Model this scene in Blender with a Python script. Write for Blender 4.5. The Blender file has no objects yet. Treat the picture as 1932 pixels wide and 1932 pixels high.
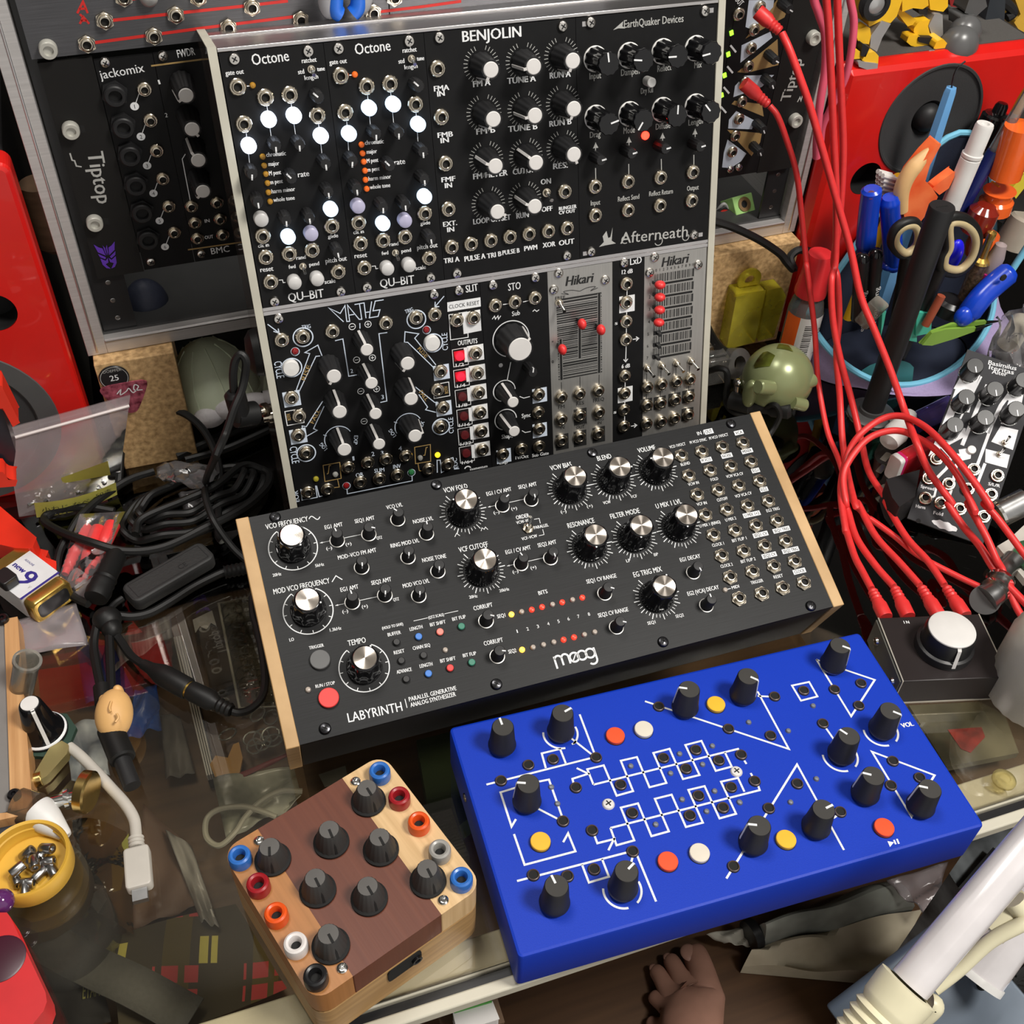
import bpy, math, random
from mathutils import Vector, Matrix, Euler, noise
PI = math.pi; R = math.radians
COL = bpy.context.scene.collection
SC = bpy.context.scene
# ------------------------------------------------------------------ camera, world, lamps, exposure
cam = bpy.data.cameras.new('camera'); camo = bpy.data.objects.new('camera', cam); COL.objects.link(camo)
cam.sensor_width = 36; cam.lens = 38.54; cam.clip_start = 0.02; cam.clip_end = 50
camo.matrix_world = Matrix.Translation((0, 0, .5222)) @ Matrix.Rotation(R(-20.326), 4, 'Z') @ Matrix.Rotation(R(44.540), 4, 'X') @ Matrix.Rotation(R(2.4815), 4, 'Z')
SC.camera = camo
SC.view_settings.view_transform = 'Standard'; SC.view_settings.look = 'None'
SC.view_settings.gamma = 1; SC.view_settings.use_curve_mapping = False
SC.view_settings.exposure = 0.12
w = bpy.data.worlds.new('world'); SC.world = w; w.use_nodes = True
w.node_tree.nodes['Background'].inputs[0].default_value = (1, .97, .92, 1)
w.node_tree.nodes['Background'].inputs[1].default_value = 0.55
def area(name, loc, target, size, power, col=(1, .96, .9)):
    l = bpy.data.lights.new(name, 'AREA'); l.shape = 'DISK'; l.size = size; l.energy = power; l.color = col
    o = bpy.data.objects.new(name, l); COL.objects.link(o); o.location = loc
    o.rotation_euler = (Vector(target) - Vector(loc)).to_track_quat('-Z', 'Y').to_euler(); return o
area('ceiling_lamp_light', (.75, -.25, 1.5), (.25, .45, .1), .4, 24)
area('second_lamp_light', (-.1, .55, 1.62), (.2, .4, 0), .4, 9)
# ------------------------------------------------------------------ materials
def mat(name, col, rough=.5, metal=0, noise_amt=.06, scale=60, bump=0, emit=None, es=0, spec=None, stretch=None, coat=0, col2=None, trans=0, ns_detail=3):
    m = bpy.data.materials.new(name); m.use_nodes = True; nt = m.node_tree; b = nt.nodes['Principled BSDF']
    tc = nt.nodes.new('ShaderNodeTexCoord'); n = nt.nodes.new('ShaderNodeTexNoise'); n.inputs['Scale'].default_value = scale; n.inputs['Detail'].default_value = ns_detail
    if stretch:
        mp = nt.nodes.new('ShaderNodeMapping'); mp.inputs['Scale'].default_value = stretch
        nt.links.new(tc.outputs['Object'], mp.inputs[0]); nt.links.new(mp.outputs[0], n.inputs[0])
    else: nt.links.new(tc.outputs['Object'], n.inputs[0])
    cr = nt.nodes.new('ShaderNodeValToRGB')
    lo = [max(0, c * (1 - noise_amt)) for c in col]; hi = [min(1, c * (1 + noise_amt)) for c in (col2 or col)]
    cr.color_ramp.elements[0].position = .3; cr.color_ramp.elements[1].position = .7
    cr.color_ramp.elements[0].color = (*lo, 1); cr.color_ramp.elements[1].color = (*hi, 1)
    nt.links.new(n.outputs['Fac'], cr.inputs[0]); nt.links.new(cr.outputs[0], b.inputs['Base Color'])
    b.inputs['Roughness'].default_value = rough; b.inputs['Metallic'].default_value = metal
    if spec is not None: b.inputs['Specular IOR Level'].default_value = spec
    if coat: b.inputs['Coat Weight'].default_value = coat
    if trans: b.inputs['Transmission Weight'].default_value = trans
    if bump:
        bp = nt.nodes.new('ShaderNodeBump'); bp.inputs['Strength'].default_value = bump; bp.inputs['Distance'].default_value = .001
        nt.links.new(n.outputs['Fac'], bp.inputs['Height']); nt.links.new(bp.outputs[0], b.inputs['Normal'])
    if emit: b.inputs['Emission Color'].default_value = (*emit, 1); b.inputs['Emission Strength'].default_value = es
    return m
def clear(name, tint=(.9, .92, .9), gloss=.03, ior=1.45, bump=0, scale=40, haze=0, hazecol=(.8, .8, .8), base=0):
    m = bpy.data.materials.new(name); m.use_nodes = True; nt = m.node_tree
    for n in list(nt.nodes): nt.nodes.remove(n)
    N = nt.nodes.new; L = nt.links.new
    out = N('ShaderNodeOutputMaterial'); t = N('ShaderNodeBsdfTransparent'); t.inputs[0].default_value = (*tint, 1)
    g = N('ShaderNodeBsdfGlossy'); g.inputs['Roughness'].default_value = gloss; fr = N('ShaderNodeFresnel'); fr.inputs[0].default_value = ior
    mx = N('ShaderNodeMixShader'); tc = N('ShaderNodeTexCoord'); nz = N('ShaderNodeTexNoise'); nz.inputs['Scale'].default_value = scale; nz.inputs['Detail'].default_value = 3
    L(tc.outputs['Object'], nz.inputs[0])
    if bump:
        bp = N('ShaderNodeBump'); bp.inputs['Strength'].default_value = bump; bp.inputs['Distance'].default_value = .003
        L(nz.outputs['Fac'], bp.inputs['Height']); L(bp.outputs[0], g.inputs['Normal']); L(bp.outputs[0], fr.inputs['Normal'])
    d = N('ShaderNodeBsdfDiffuse'); d.inputs[0].default_value = (*hazecol, 1); m2 = N('ShaderNodeMixShader')
    if haze:
        mr = N('ShaderNodeMath'); mr.operation = 'MULTIPLY'; mr.inputs[1].default_value = haze * 2; L(nz.outputs['Fac'], mr.inputs[0]); L(mr.outputs[0], m2.inputs[0])
    else: m2.inputs[0].default_value = 0
    L(t.outputs[0], m2.inputs[1]); L(d.outputs[0], m2.inputs[2])
    ad = N('ShaderNodeMath'); ad.operation = 'ADD'; ad.inputs[1].default_value = base; L(fr.outputs[0], ad.inputs[0])
    L(ad.outputs[0], mx.inputs[0]); L(m2.outputs[0], mx.inputs[1]); L(g.outputs[0], mx.inputs[2]); L(mx.outputs[0], out.inputs[0]); return m
def wood(name, c1, c2, stretch=(60, 900, 60), rough=.45, bump=.05):
    return mat(name, c1, rough, 0, .06, 1, bump, stretch=stretch, col2=c2, ns_detail=6)
M = {}
M['black'] = mat('black plastic', (.012, .012, .013), .35)
M['satin'] = mat('satin black plastic', (.014, .014, .015), .5, spec=.35)
M['rubber'] = mat('black rubber', (.007, .007, .007), .5, spec=.35)
M['gloss'] = mat('gloss black plastic', (.006, .006, .007), .12)
M['hole'] = mat('dark hole', (.004, .004, .004), .8)
M['panel'] = mat('black anodised panel', (.0055, .0055, .006), .5, 0, .1, 200, spec=.22)
M['labpanel'] = mat('brushed black aluminium', (.012, .0125, .0135), .45, 0, .3, 1, .02, stretch=(40, 2600, 40), spec=.22)
M['ink'] = mat('white ink', (.78, .79, .8), .6)
M['greyink'] = mat('grey ink', (.42, .42, .4), .6)
M['goldink'] = mat('gold ink', (.38, .25, .09), .5)
M['blackink'] = mat('black ink', (.01, .01, .01), .6)
M['paleink'] = mat('pale blue ink', (.62, .7, .82), .6)
M['white'] = mat('white plastic', (.72, .71, .69), .45)
M['cap'] = mat('off white cap', (.66, .64, .62), .5)
M['nickel'] = mat('nickel', (.62, .56, .46), .22, 1, .1, 300)
M['chrome'] = mat('chrome', (.8, .8, .78), .12, 1, .05, 300)
M['alu'] = mat('anodised aluminium', (.66, .64, .64), .32, 1, .08, 1, .02, stretch=(20, 20, 900))
M['alup'] = mat('silver panel', (.43, .42, .4), .38, .75, .06, 1, .01, stretch=(900, 30, 30))
M['steel'] = mat('steel', (.42, .42, .42), .28, 1, .1, 200)
M['screw'] = mat('screw steel', (.75, .72, .68), .2, 1, .1, 400)
M['darksteel'] = mat('dark steel', (.05, .05, .055), .25, .9, .1, 400)
M['brass'] = mat('brass', (.62, .44, .16), .25, 1, .1, 200)
M['gold'] = mat('gold foil', (.72, .48, .12), .25, .9, .08, 200)
M['red'] = mat('red cable rubber', (.72, .035, .035), .42, scale=200)
M['pink'] = mat('pink cable rubber', (.72, .1, .17), .42)
M['speaker'] = mat('red lacquer', (.62, .009, .006), .3, coat=.3, noise_amt=.03)
M['cone'] = mat('dark cone', (.035, .035, .036), .7, bump=.15, scale=1500)
M['yellow'] = mat('yellow plastic', (.86, .5, .02), .35)
M['silver'] = mat('silver paint', (.5, .5, .5), .35, .6)
M['mdf'] = mat('particle board', (.42, .25, .1), .75, 0, .25, 260, .25, col2=(.58, .38, .18), ns_detail=8)
M['cream'] = mat('cream enamel', (.56, .53, .43), .4, noise_amt=.03)
M['creamp'] = mat('cream plastic', (.72, .67, .47), .4)
def led(name, col, e): return mat(name, col, .3, 0, .02, emit=col, es=e)
M['ledw'] = led('lit white button', (.72, .82, 1), 3.2)
M['ledw2'] = led('lit pale blue button', (.6, .78, 1), 1.7)
M['btn'] = mat('translucent button', (.58, .57, .56), .35)
M['btnl'] = mat('lilac button', (.44, .42, .56), .35, emit=(.42, .4, .6), es=.12)
M['ledr'] = led('lit red led', (1, .025, .012), 2.6)
M['ledo'] = led('lit orange led', (1, .4, .03), 5)
M['ledred'] = led('lit red button', (1, .01, .03), 1.3)
M['ledoff'] = mat('frosted led', (.42, .36, .31), .35)
M['ledor'] = mat('orange led', (.72, .13, .015), .3, emit=(.8, .12, .01), es=.25)
M['ledam'] = mat('amber led', (.4, .2, .02), .3)
M['ledg'] = led('lit green led', (.35, 1, .04), 1.5)
# ------------------------------------------------------------------ mesh builder (millimetres)
TXT = {}
def glyphs(s):
    if s not in TXT:
        c = bpy.data.curves.new('t', 'FONT'); c.body = s; c.resolution_u = 2; c.size = 1
        o = bpy.data.objects.new('t', c); me = bpy.data.meshes.new_from_object(o)
        vs = [tuple(v.co[:2]) for v in me.vertices]; fs = [tuple(p.vertices) for p in me.polygons]
        bpy.data.objects.remove(o); bpy.data.curves.remove(c); bpy.data.meshes.remove(me)
        xs = [v[0] for v in vs] or [0, 1]; TXT[s] = (vs, fs, min(xs), max(xs))
    return TXT[s]
def frame(x, y, z, yaw=0, tilt=0, roll=0):
    return Matrix.Translation((x, y, z)) @ Matrix.Rotation(R(yaw), 4, 'Z') @ Matrix.Rotation(R(tilt), 4, 'X') @ Matrix.Rotation(R(roll), 4, 'Y')
def aim(p, q, roll=0):       # frame at p whose z axis points to q
    p = Vector(p); q = Vector(q)
    return Matrix.Translation(p) @ (q - p).to_track_quat('Z', 'Y').to_matrix().to_4x4() @ Matrix.Rotation(R(roll), 4, 'Z')
def spline(pts, k=8, closed=False):
    P = [Vector(p) for p in pts]; n = len(P); out = []
    if n < 3: return P
    rng = range(n) if closed else range(n - 1)
    for i in rng:
        if closed: a, b, c, d = P[i - 1], P[i], P[(i + 1) % n], P[(i + 2) % n]
        else: b, c = P[i], P[i + 1]; a = P[i - 1] if i else b * 2 - c; d = P[i + 2] if i + 2 < n else c * 2 - b
        for j in range(k):
            t = j / k; t2 = t * t; t3 = t2 * t
            out.append(.5 * ((2 * b) + (c - a) * t + (2 * a - 5 * b + 4 * c - d) * t2 + (3 * b - a - 3 * c + d) * t3))
    if not closed: out.append(P[-1])
    return out
class G:
    def __init__(s): s.v = []; s.f = []; s.mi = []; s.sm = []; s.mats = []; s.M = Matrix.Identity(4)
    def add(s, vs, fs, m, smooth=False):
        o = len(s.v); T = s.M
        s.v += [T @ Vector(v) for v in vs]
        if m not in s.mats: s.mats.append(m)
        k = s.mats.index(m)
        for f in fs: s.f.append([i + o for i in f]); s.mi.append(k); s.sm.append(smooth)
        return s
    def box(s, x0, y0, z0, x1, y1, z1, m):
        vs = [(x, y, z) for z in (z0, z1) for y in (y0, y1) for x in (x0, x1)]
        return s.add(vs, [(0, 2, 3, 1), (4, 5, 7, 6), (0, 1, 5, 4), (2, 6, 7, 3), (0, 4, 6, 2), (1, 3, 7, 5)], m)
    def prism(s, poly, z0, z1, m, smooth=False):
        n = len(poly); a = sum(poly[i][0] * poly[(i + 1) % n][1] - poly[(i + 1) % n][0] * poly[i][1] for i in range(n))
        if a < 0: poly = poly[::-1]
        vs = [(x, y, z0) for x, y in poly] + [(x, y, z1) for x, y in poly]
        s.add(vs, [tuple(range(n))[::-1], tuple(range(n, 2 * n))], m)
        return s.add(vs, [(i, (i + 1) % n, n + (i + 1) % n, n + i) for i in range(n)], m, smooth)
    def rbox(s, x0, y0, z0, x1, y1, z1, r, m, c=0, k=6):       # box with rounded upright corners and chamfered rims
        def rr(d):
            q = max(r - d, .01); P = []
            for cx, cy, a in ((x1 - r, y1 - r, 0), (x0 + r, y1 - r, 90), (x0 + r, y0 + r, 180), (x1 - r, y0 + r, 270)):
                for i in range(k + 1): t = R(a + 90 * i / k); P.append((cx + q * math.cos(t), cy + q * math.sin(t)))
            return P
        L = [(0, z0), (0, z1)] if not c else [(c, z0), (c * .3, z0 + c * .3), (0, z0 + c), (0, z1 - c), (c * .3, z1 - c * .3), (c, z1)]
        vs = []; n = 4 * (k + 1)
        for d, z in L: vs += [(x, y, z) for x, y in rr(d)]
        t = len(L) - 1
        s.add(vs, [tuple(range(n))[::-1], tuple(range(t * n, t * n + n))], m)
        return s.add(vs, [(j * n + i, j * n + (i + 1) % n, j * n + n + (i + 1) % n, j * n + n + i) for j in range(t) for i in range(n)], m, True)
    def lathe(s, prof, m, n=24, c=(0, 0, 0), smooth=True, flute=0, fn=0, cap=True, ph=0):
        vs = []
        for r_, z in prof:
            for i in range(n):
                a = 2 * PI * i / n + ph; rr = r_ * (1 + flute * math.cos(fn * a)) if fn else r_
                vs.append((c[0] + rr * math.cos(a), c[1] + rr * math.sin(a), c[2] + z))
        t = len(prof) - 1
        s.add(vs, [(j * n + i, j * n + (i + 1) % n, j * n + n + (i + 1) % n, j * n + n + i) for j in range(t) for i in range(n)], m, smooth)
        if cap:
            fs = []
            if prof[0][0] > 1e-4: fs.append(tuple(range(n))[::-1])
            if prof[-1][0] > 1e-4: fs.append(tuple(range(t * n, t * n + n)))
            s.add(vs, fs, m)
        return s
    def cyl(s, x, y, z0, z1, r, m, n=24, c=0):
        return s.lathe([(r, z0), (r, z1)] if not c else [(r, z0), (r, z1 - c), (r - c, z1)], m, n, (x, y, 0), smooth=True)
    def tube(s, pts, r, m, n=8, closed=False, cap=True):
        P = [Vector(p) for p in pts]; q = len(P); rs = r if isinstance(r, (list, tuple)) else [r] * q
        vs = []; up = None
        for i, p in enumerate(P):
            t = (P[(i + 1) % q] - P[i - 1]) if closed else (P[min(i + 1, q - 1)] - P[max(i - 1, 0)])
            t = t.normalized() if t.length > 1e-9 else Vector((0, 0, 1))
            if up is None: up = t.orthogonal().normalized()
            up = (up - t * up.dot(t)); up = up.normalized() if up.length > 1e-6 else t.orthogonal().normalized(); b = t.cross(up)
            for k in range(n): a = 2 * PI * k / n; vs.append(p + (up * math.cos(a) + b * math.sin(a)) * rs[i])
        e = q if closed else q - 1
        s.add(vs, [(i * n + k, i * n + (k + 1) % n, ((i + 1) % q) * n + (k + 1) % n, ((i + 1) % q) * n + k) for i in range(e) for k in range(n)], m, True)
        if cap and not closed: s.add(vs, [tuple(range(n))[::-1], tuple(range((q - 1) * n, q * n))], m)
        return s
    def ell(s, c, r, m, n=20, k=12, z0=-1, z1=1):
        pr = []
        for j in range(k + 1):
            z = z0 + (z1 - z0) * j / k; a = math.asin(max(-1, min(1, z))) if (z0 > -1 or z1 < 1) else -PI / 2 + PI * j / k
            pr.append((math.cos(a), math.sin(a)))
        vs = [(c[0] + r[0] * p * math.cos(2 * PI * i / n), c[1] + r[1] * p * math.sin(2 * PI * i / n), c[2] + r[2] * z) for p, z in pr for i in range(n)]
        fs = [(j * n + i, j * n + (i + 1) % n, j * n + n + (i + 1) % n, j * n + n + i) for j in range(k) for i in range(n)]
        s.add(vs, fs, m, True)
        if z0 > -1: s.add(vs, [tuple(range(n))[::-1]], m)
        if z1 < 1: s.add(vs, [tuple(range(k * n, k * n + n))], m)
        return s
    def sheet(s, rows, m, smooth=True, th=0):                 # grid of points
        a = len(rows); b = len(rows[0]); vs = [p for r_ in rows for p in r_]
        return s.add(vs, [(i * b + j, i * b + j + 1, i * b + b + j + 1, i * b + b + j) for i in range(a - 1) for j in range(b - 1)], m, smooth)
    # ---- flat printing in the local x,y plane, z = n
    def pl(s, pts, w, m, n=.12, closed=False):
        P = [Vector((p[0], p[1])) for p in pts]; q = len(P); L = []; r_ = w / 2
        for i in range(q):
            a = P[i - 1] if (i or closed) else None; b = P[(i + 1) % q] if (i < q - 1 or closed) else None
            d1 = (P[i] - a).normalized() if a is not None else None; d2 = (b - P[i]).normalized() if b is not None else None
            if d1 is None: d1 = d2
            if d2 is None: d2 = d1
            t = d1 + d2; t = t.normalized() if t.length > .1 else d1
            nn = Vector((-t.y, t.x)); k = r_ / max(.35, nn.dot(Vector((-d1.y, d1.x)))); L.append((P[i] + nn * k, P[i] - nn * k))
        vs = []
        for a, b in L: vs += [(a.x, a.y, n), (b.x, b.y, n)]
        e = q if closed else q - 1
        return s.add(vs, [(2 * i + 1, 2 * ((i + 1) % q) + 1, 2 * ((i + 1) % q), 2 * i) for i in range(e)], m)
    def arc(s, x, y, r, a0, a1, w, m, n=.12, k=40):
        return s.pl([(x + r * math.cos(R(a0 + (a1 - a0) * i / k)), y + r * math.sin(R(a0 + (a1 - a0) * i / k))) for i in range(k + 1)], w, m, n)
    def ticks(s, x, y, r0, r1, a0, a1, k, w, m, big=0, r2=0, n=.12):
        for i in range(k + 1):
            a = R(a0 + (a1 - a0) * i / k); e = r2 if big and i % big == 0 else r1; c, d = math.cos(a), math.sin(a)
            s.pl([(x + r0 * c, y + r0 * d), (x + e * c, y + e * d)], w * (1.4 if big and i % big == 0 else 1), m, n)
    def fill(s, pts, m, n=.1):
        a = sum(pts[i][0] * pts[(i + 1) % len(pts)][1] - pts[(i + 1) % len(pts)][0] * pts[i][1] for i in range(len(pts)))
        if a < 0: pts = pts[::-1]
        return s.add([(p[0], p[1], n) for p in pts], [tuple(range(len(pts)))], m)
    def rect(s, x, y, w, h, m, n=.1): return s.fill([(x - w / 2, y - h / 2), (x + w / 2, y - h / 2), (x + w / 2, y + h / 2), (x - w / 2, y + h / 2)], m, n)
    def disc(s, x, y, r, m, n=.1, k=24): return s.fill([(x + r * math.cos(2 * PI * i / k), y + r * math.sin(2 * PI * i / k)) for i in range(k)], m, n)
    def t(s, txt, a, b, h, m, n=.14, bold=0, shear=0):        # text whose baseline runs from a to b, capital height h
        vs, fs, x0, x1 = glyphs(txt); a = Vector((a[0], a[1])); b = Vector((b[0], b[1])); d = b - a; L = d.length; d = d / L; e = Vector((-d.y, d.x))
        sx = L / (x1 - x0); sy = h / .73
        for ox in ((-bold, bold) if bold else (0,)):
            s.add([(*(a + d * ((x - x0) * sx + ox + shear * y * sy) + e * (y * sy)), n + ox * .05) for x, y in vs], fs, m)
        return s
    def tc(s, txt, x, y, h, m, w=None, rot=0, n=.14, bold=0, shear=0):   # text centred on x, y
        vs, fs, x0, x1 = glyphs(txt); W = w or (x1 - x0) * h / .73 * .9; c, d = math.cos(R(rot)), math.sin(R(rot))
        a = (x - c * W / 2 + d * h / 2, y - d * W / 2 - c * h / 2); return s.t(txt, a, (a[0] + c * W, a[1] + d * W), h, m, n, bold, shear)
    def mesh(s, name):
        me = bpy.data.meshes.new(name); me.from_pydata([v * .001 for v in s.v], [], s.f)
        for m in s.mats: me.materials.append(m)
        me.polygons.foreach_set('material_index', s.mi); me.polygons.foreach_set('use_smooth', s.sm); me.set_sharp_from_angle(angle=R(38)); me.update(); return me
    def build(s, name, parent=None, world=False, bevel=0, solid=0, sub=0, base=True):
        off = None
        if parent is not None and world:
            inv = MW[parent.name].inverted(); s.v = [inv @ v for v in s.v]
        elif parent is None and base and s.v:
            xs = [v.x for v in s.v]; ys = [v.y for v in s.v]; off = Vector(((min(xs) + max(xs)) / 2, (min(ys) + max(ys)) / 2, min(v.z for v in s.v)))
            s.v = [v - off for v in s.v]
        o = bpy.data.objects.new(name, s.mesh(name)); COL.objects.link(o)
        if parent is not None: o.parent = parent; MW[o.name] = MW.get(parent.name, Matrix.Identity(4))
        if off is not None: o.location = off * .001; MW[o.name] = Matrix.Translation(off)
        if solid: md = o.modifiers.new('solidify', 'SOLIDIFY'); md.thickness = solid * .001; md.offset = 0
        if bevel: md = o.modifiers.new('bevel', 'BEVEL'); md.width = bevel * .001; md.segments = 2; md.limit_method = 'ANGLE'; md.angle_limit = R(40)
        if sub: md = o.modifiers.new('subdivision', 'SUBSURF'); md.levels = sub; md.render_levels = sub
        return o
MW = {}
def tag(o, label, cat, group=None, kind=None):
    o['label'] = label; o['category'] = cat
    if group: o['group'] = group
    if kind: o['kind'] = kind
    return o
def thing(name, label, cat, mw=None, group=None):     # Empty at the base of a thing; mw = its frame in millimetres
    o = bpy.data.objects.new(name, None); o.empty_display_size = .01; COL.objects.link(o)
    mw = mw or Matrix.Identity(4); o.matrix_world = Matrix.Translation(mw.translation * .001) @ mw.to_3x3().to_4x4(); MW[o.name] = mw
    return tag(o, label, cat, group)
def struct(o, label=None): o['kind'] = 'structure'; return o
def put(name, me, parent, x, y, n=0, rot=0, sc=1, mats=None):  # a part that shares mesh data, placed in its parent's frame
    o = bpy.data.objects.new(name, me); COL.objects.link(o); o.parent = parent
    o.location = (x * .001, y * .001, n * .001); o.rotation_euler = (0, 0, R(rot)); o.scale = (sc, sc, sc); return o
def cable(name, pts, r, m, label, cat='cable', group=None, n=8, k=8):
    o = G().tube(spline(pts, k), r, m, n).build(name); return tag(o, label, cat, group)
# ------------------------------------------------------------------ the room
M["wall"] = mat("painted wall", (.05, .045, .04), .8, scale=8)
M['ceil'] = mat('ceiling paint', (.7, .68, .64), .8, scale=8)
M['floorwood'] = wood('dark wood floor', (.06, .026, .009), (.11, .052, .02), (3, 60, 3), .5)
def slab(name, x0, y0, z0, x1, y1, z1, m): return struct(G().box(x0, y0, z0, x1, y1, z1, m).build(name))
slab('floor', -900, -900, -640, 1500, 900, -620, M['floorwood'])
slab('wall_back', -900, 900, -620, 1500, 930, 1700, M['wall'])
slab('wall_left', -930, -900, -620, -900, 900, 1700, M['wall'])
slab('wall_right', 1500, -900, -620, 1530, 900, 1700, M['wall'])
slab('ceiling', -900, -900, 1700, 1500, 900, 1720, M['ceil'])
# ------------------------------------------------------------------ the glass desk everything stands on
M['glass'] = clear('table glass', (.94, .92, .86), .015, 1.5, base=.02)
M['shelf'] = wood('dark shelf board', (.08, .045, .022), (.12, .07, .036), (4, 90, 4), .5)
desk = thing('glass_desk', 'desk with a clear glass top, cream front rail and a crowded shelf underneath', 'desk', frame(100, 500, -620))
G().rbox(-480, 199.5, -6, 800, 880, 0, 4, M['glass'], .8).build('glass_top', desk, True)
g = G(); g.box(-480, 199, -22, 800, 217, -6.3, M['cream']); g.build('front_rail', desk, True, bevel=1)
g = G(); g.box(-480, 191, -14, 800, 198.6, -9, M['black']); g.build('rail_gap_shade', desk, True)  # black strip standing in for the shade in the open rail gap
g = G(); g.box(-480, 186.5, -10.5, 800, 192.6, -3, M['cream']); g.build('rail_lip', desk, True, bevel=1)
g = G(); g.box(-480, 860, -26, 800, 880, -6.3, M['cream']); g.build('rear_rail', desk, True, bevel=1)
g = G(); g.box(-480, 238, -142, 800, 880, -130, M['shelf']); g.build('under_shelf', desk, True, bevel=1)
for x in (-470, 760):
    for y in (190, 845): G().rbox(x, y, -620, x + 30, y + 30, -26, 3, M['cream'], 1).build('leg', desk, True)
c = (370.3, 208.5, 0)
g = G(); g.M = frame(c[0], c[1], .3); g.lathe([(6.4, 0), (6.4, 1.5), (5.4, 2.6), (3, 3), (2.6, 2.2), (0, 2)], clear('clear yellowed bumper', (.86, .8, .55), .15, 1.5, haze=.2, hazecol=(.7, .62, .3)))
tag(g.build('bumper_pad'), 'round clear yellowed bumper pad on the cream table rail by the lamp', 'bumper')
# ------------------------------------------------------------------ wide black synthesizer with wooden ends
M['endwood'] = wood('ash end cheek', (.42, .25, .1), (.56, .36, .17), (30, 30, 500), .5)
lab = thing('synthesizer', 'wide black synthesizer with wooden end cheeks and silver capped knobs, middle of the desk', 'synthesizer', frame(8.866, 315.167, 45.943, 0, 20.47))
PW, PH = 304.8, 128.5
ta = math.tan(R(20.47)); L0 = 45.943 / math.cos(R(20.47))
g = G(); k = M['satin']
lo = lambda v: -(45.9 / math.cos(R(20.47)) + v * ta) + .3
vs = [(x, v, n) for x in (0.3, PW - .3) for v, n in ((0, -2), (0, lo(0)), (PH - 8, lo(PH - 8)), (PH, lo(PH) + 30), (PH, -2))]
g.add(vs, [(0, 1, 2, 3, 4), (9, 8, 7, 6, 5)] + [(i, 5 + i, 5 + (i + 1) % 5, (i + 1) % 5) for i in range(5)], k); g.build('body', lab, bevel=.6)
for s_ in (-7, PW):
    g = G(); e0, e1 = (s_, s_ + 7)
    vs = [(x, v, n) for x in (e0, e1) for v, n in ((-.6, .4), (-.6, lo(0)), (PH - 8, lo(PH - 8)), (PH + .6, lo(PH) + 30), (PH + .6, .4))]
    g.add(vs, [(0, 1, 2, 3, 4), (9, 8, 7, 6, 5)] + [(i, 5 + i, 5 + (i + 1) % 5, (i + 1) % 5) for i in range(5)], M['endwood']); g.build('end_cheek', lab, bevel=.5)
# shared knobs
g = G()
g.lathe([(9.2, .3), (9.4, 2.2), (8.9, 3.2)], M['gloss'], 40)
g.lathe([(8.9, 3.2), (8.4, 5), (7.9, 6.5), (7.3, 15.6), (6.9, 16.4)], M['gloss'], 80, flute=.055, fn=8)
g.lathe([(6.9, 16.4), (6.2, 16.9), (0, 16.9)], M['gloss'], 40)
KBIG = g.mesh('big_knob')
g = G(); g.lathe([(6.1, 16.9), (6.1, 17.3), (5.9, 17.5), (0, 17.5)], None or M['steel'], 48)
mc = mat('spun aluminium', (.66, .6, .54), .25, 1, .05, 200); nt = mc.node_tree; b = nt.nodes['Principled BSDF']   # radial brushed sectors of the turned cap
tc_ = nt.nodes.new('ShaderNodeTexCoord'); sx = nt.nodes.new('ShaderNodeSeparateXYZ'); at = nt.nodes.new('ShaderNodeMath'); at.operation = 'ARCTAN2'
nt.links.new(tc_.outputs['Object'], sx.inputs[0]); nt.links.new(sx.outputs[1], at.inputs[0]); nt.links.new(sx.outputs[0], at.inputs[1])
tg = nt.nodes.new('ShaderNodeTangent'); tg.direction_type = 'RADIAL'; tg.axis = 'Z'; nt.links.new(tg.outputs[0], b.inputs['Tangent'])
b.inputs['Anisotropic'].default_value = .97; b.inputs['Roughness'].default_value = .24
M['spun'] = mc; g.mats = [mc]; KCAP = g.mesh('silver_cap')
g = G(); g.M = Matrix.Rotation(0, 4, 'Z'); g.rbox(-.5, 8.0, 2.6, .5, 9.35, 3.4, .2, M['ink'], 0, 2); g.lathe([(.55, 15.9), (.5, 16.6), (0, 16.7)], M['ink'], 10, (0, 6.9, 0)); KDOT = g.mesh('pointer_dots')
g = G(); g.lathe([(3.6, .2), (3.7, .8), (3.3, 1.4), (3.0, 9.8), (2.6, 10.4), (0, 10.5)], M['satin'], 28); g.lathe([(4.15, .05), (4.15, .4), (3.7, .5)], M['alup'], 28); KSML = g.mesh('small_knob')
g = G(); g.box(-.32, 1.2, 10.45, .32, 3.05, 10.65, M['ink']); g.box(-.32, 2.95, 6.6, .32, 3.2, 10.6, M['ink']); KPTR = g.mesh('pointer')
g = G(); hx = [(4.5 * math.cos(R(60 * i)), 4.5 * math.sin(R(60 * i))) for i in range(6)]
g.prism(hx, 0, 1.5, M['nickel']); g.lathe([(3.9, 1.5), (3.5, 1.9), (3, 1.9)], M['nickel'], 24, cap=False); g.lathe([(3.1, 1.6), (3.1, 3), (2.7, 3.3), (2.15, 3.3), (1.9, 3), (1.9, .8)], M['nickel'], 24, cap=False); g.disc(0, 0, 1.95, M['hole'], 1.6, 20); JHEX = g.mesh('hex_jack')
g = G(); g.lathe([(4.1, 0), (4.1, 1.5), (3.7, 1.9), (3, 1.9)], M['nickel'], 28, flute=.015, fn=14, cap=False); g.lathe([(3.0, 1.5), (3.0, 3), (2.6, 3.3), (2.15, 3.3), (1.9, 3), (1.9, .8)], M['nickel'], 24, cap=False); g.disc(0, 0, 1.95, M['hole'], 1.6, 20); JRND = g.mesh('round_jack')
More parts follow.
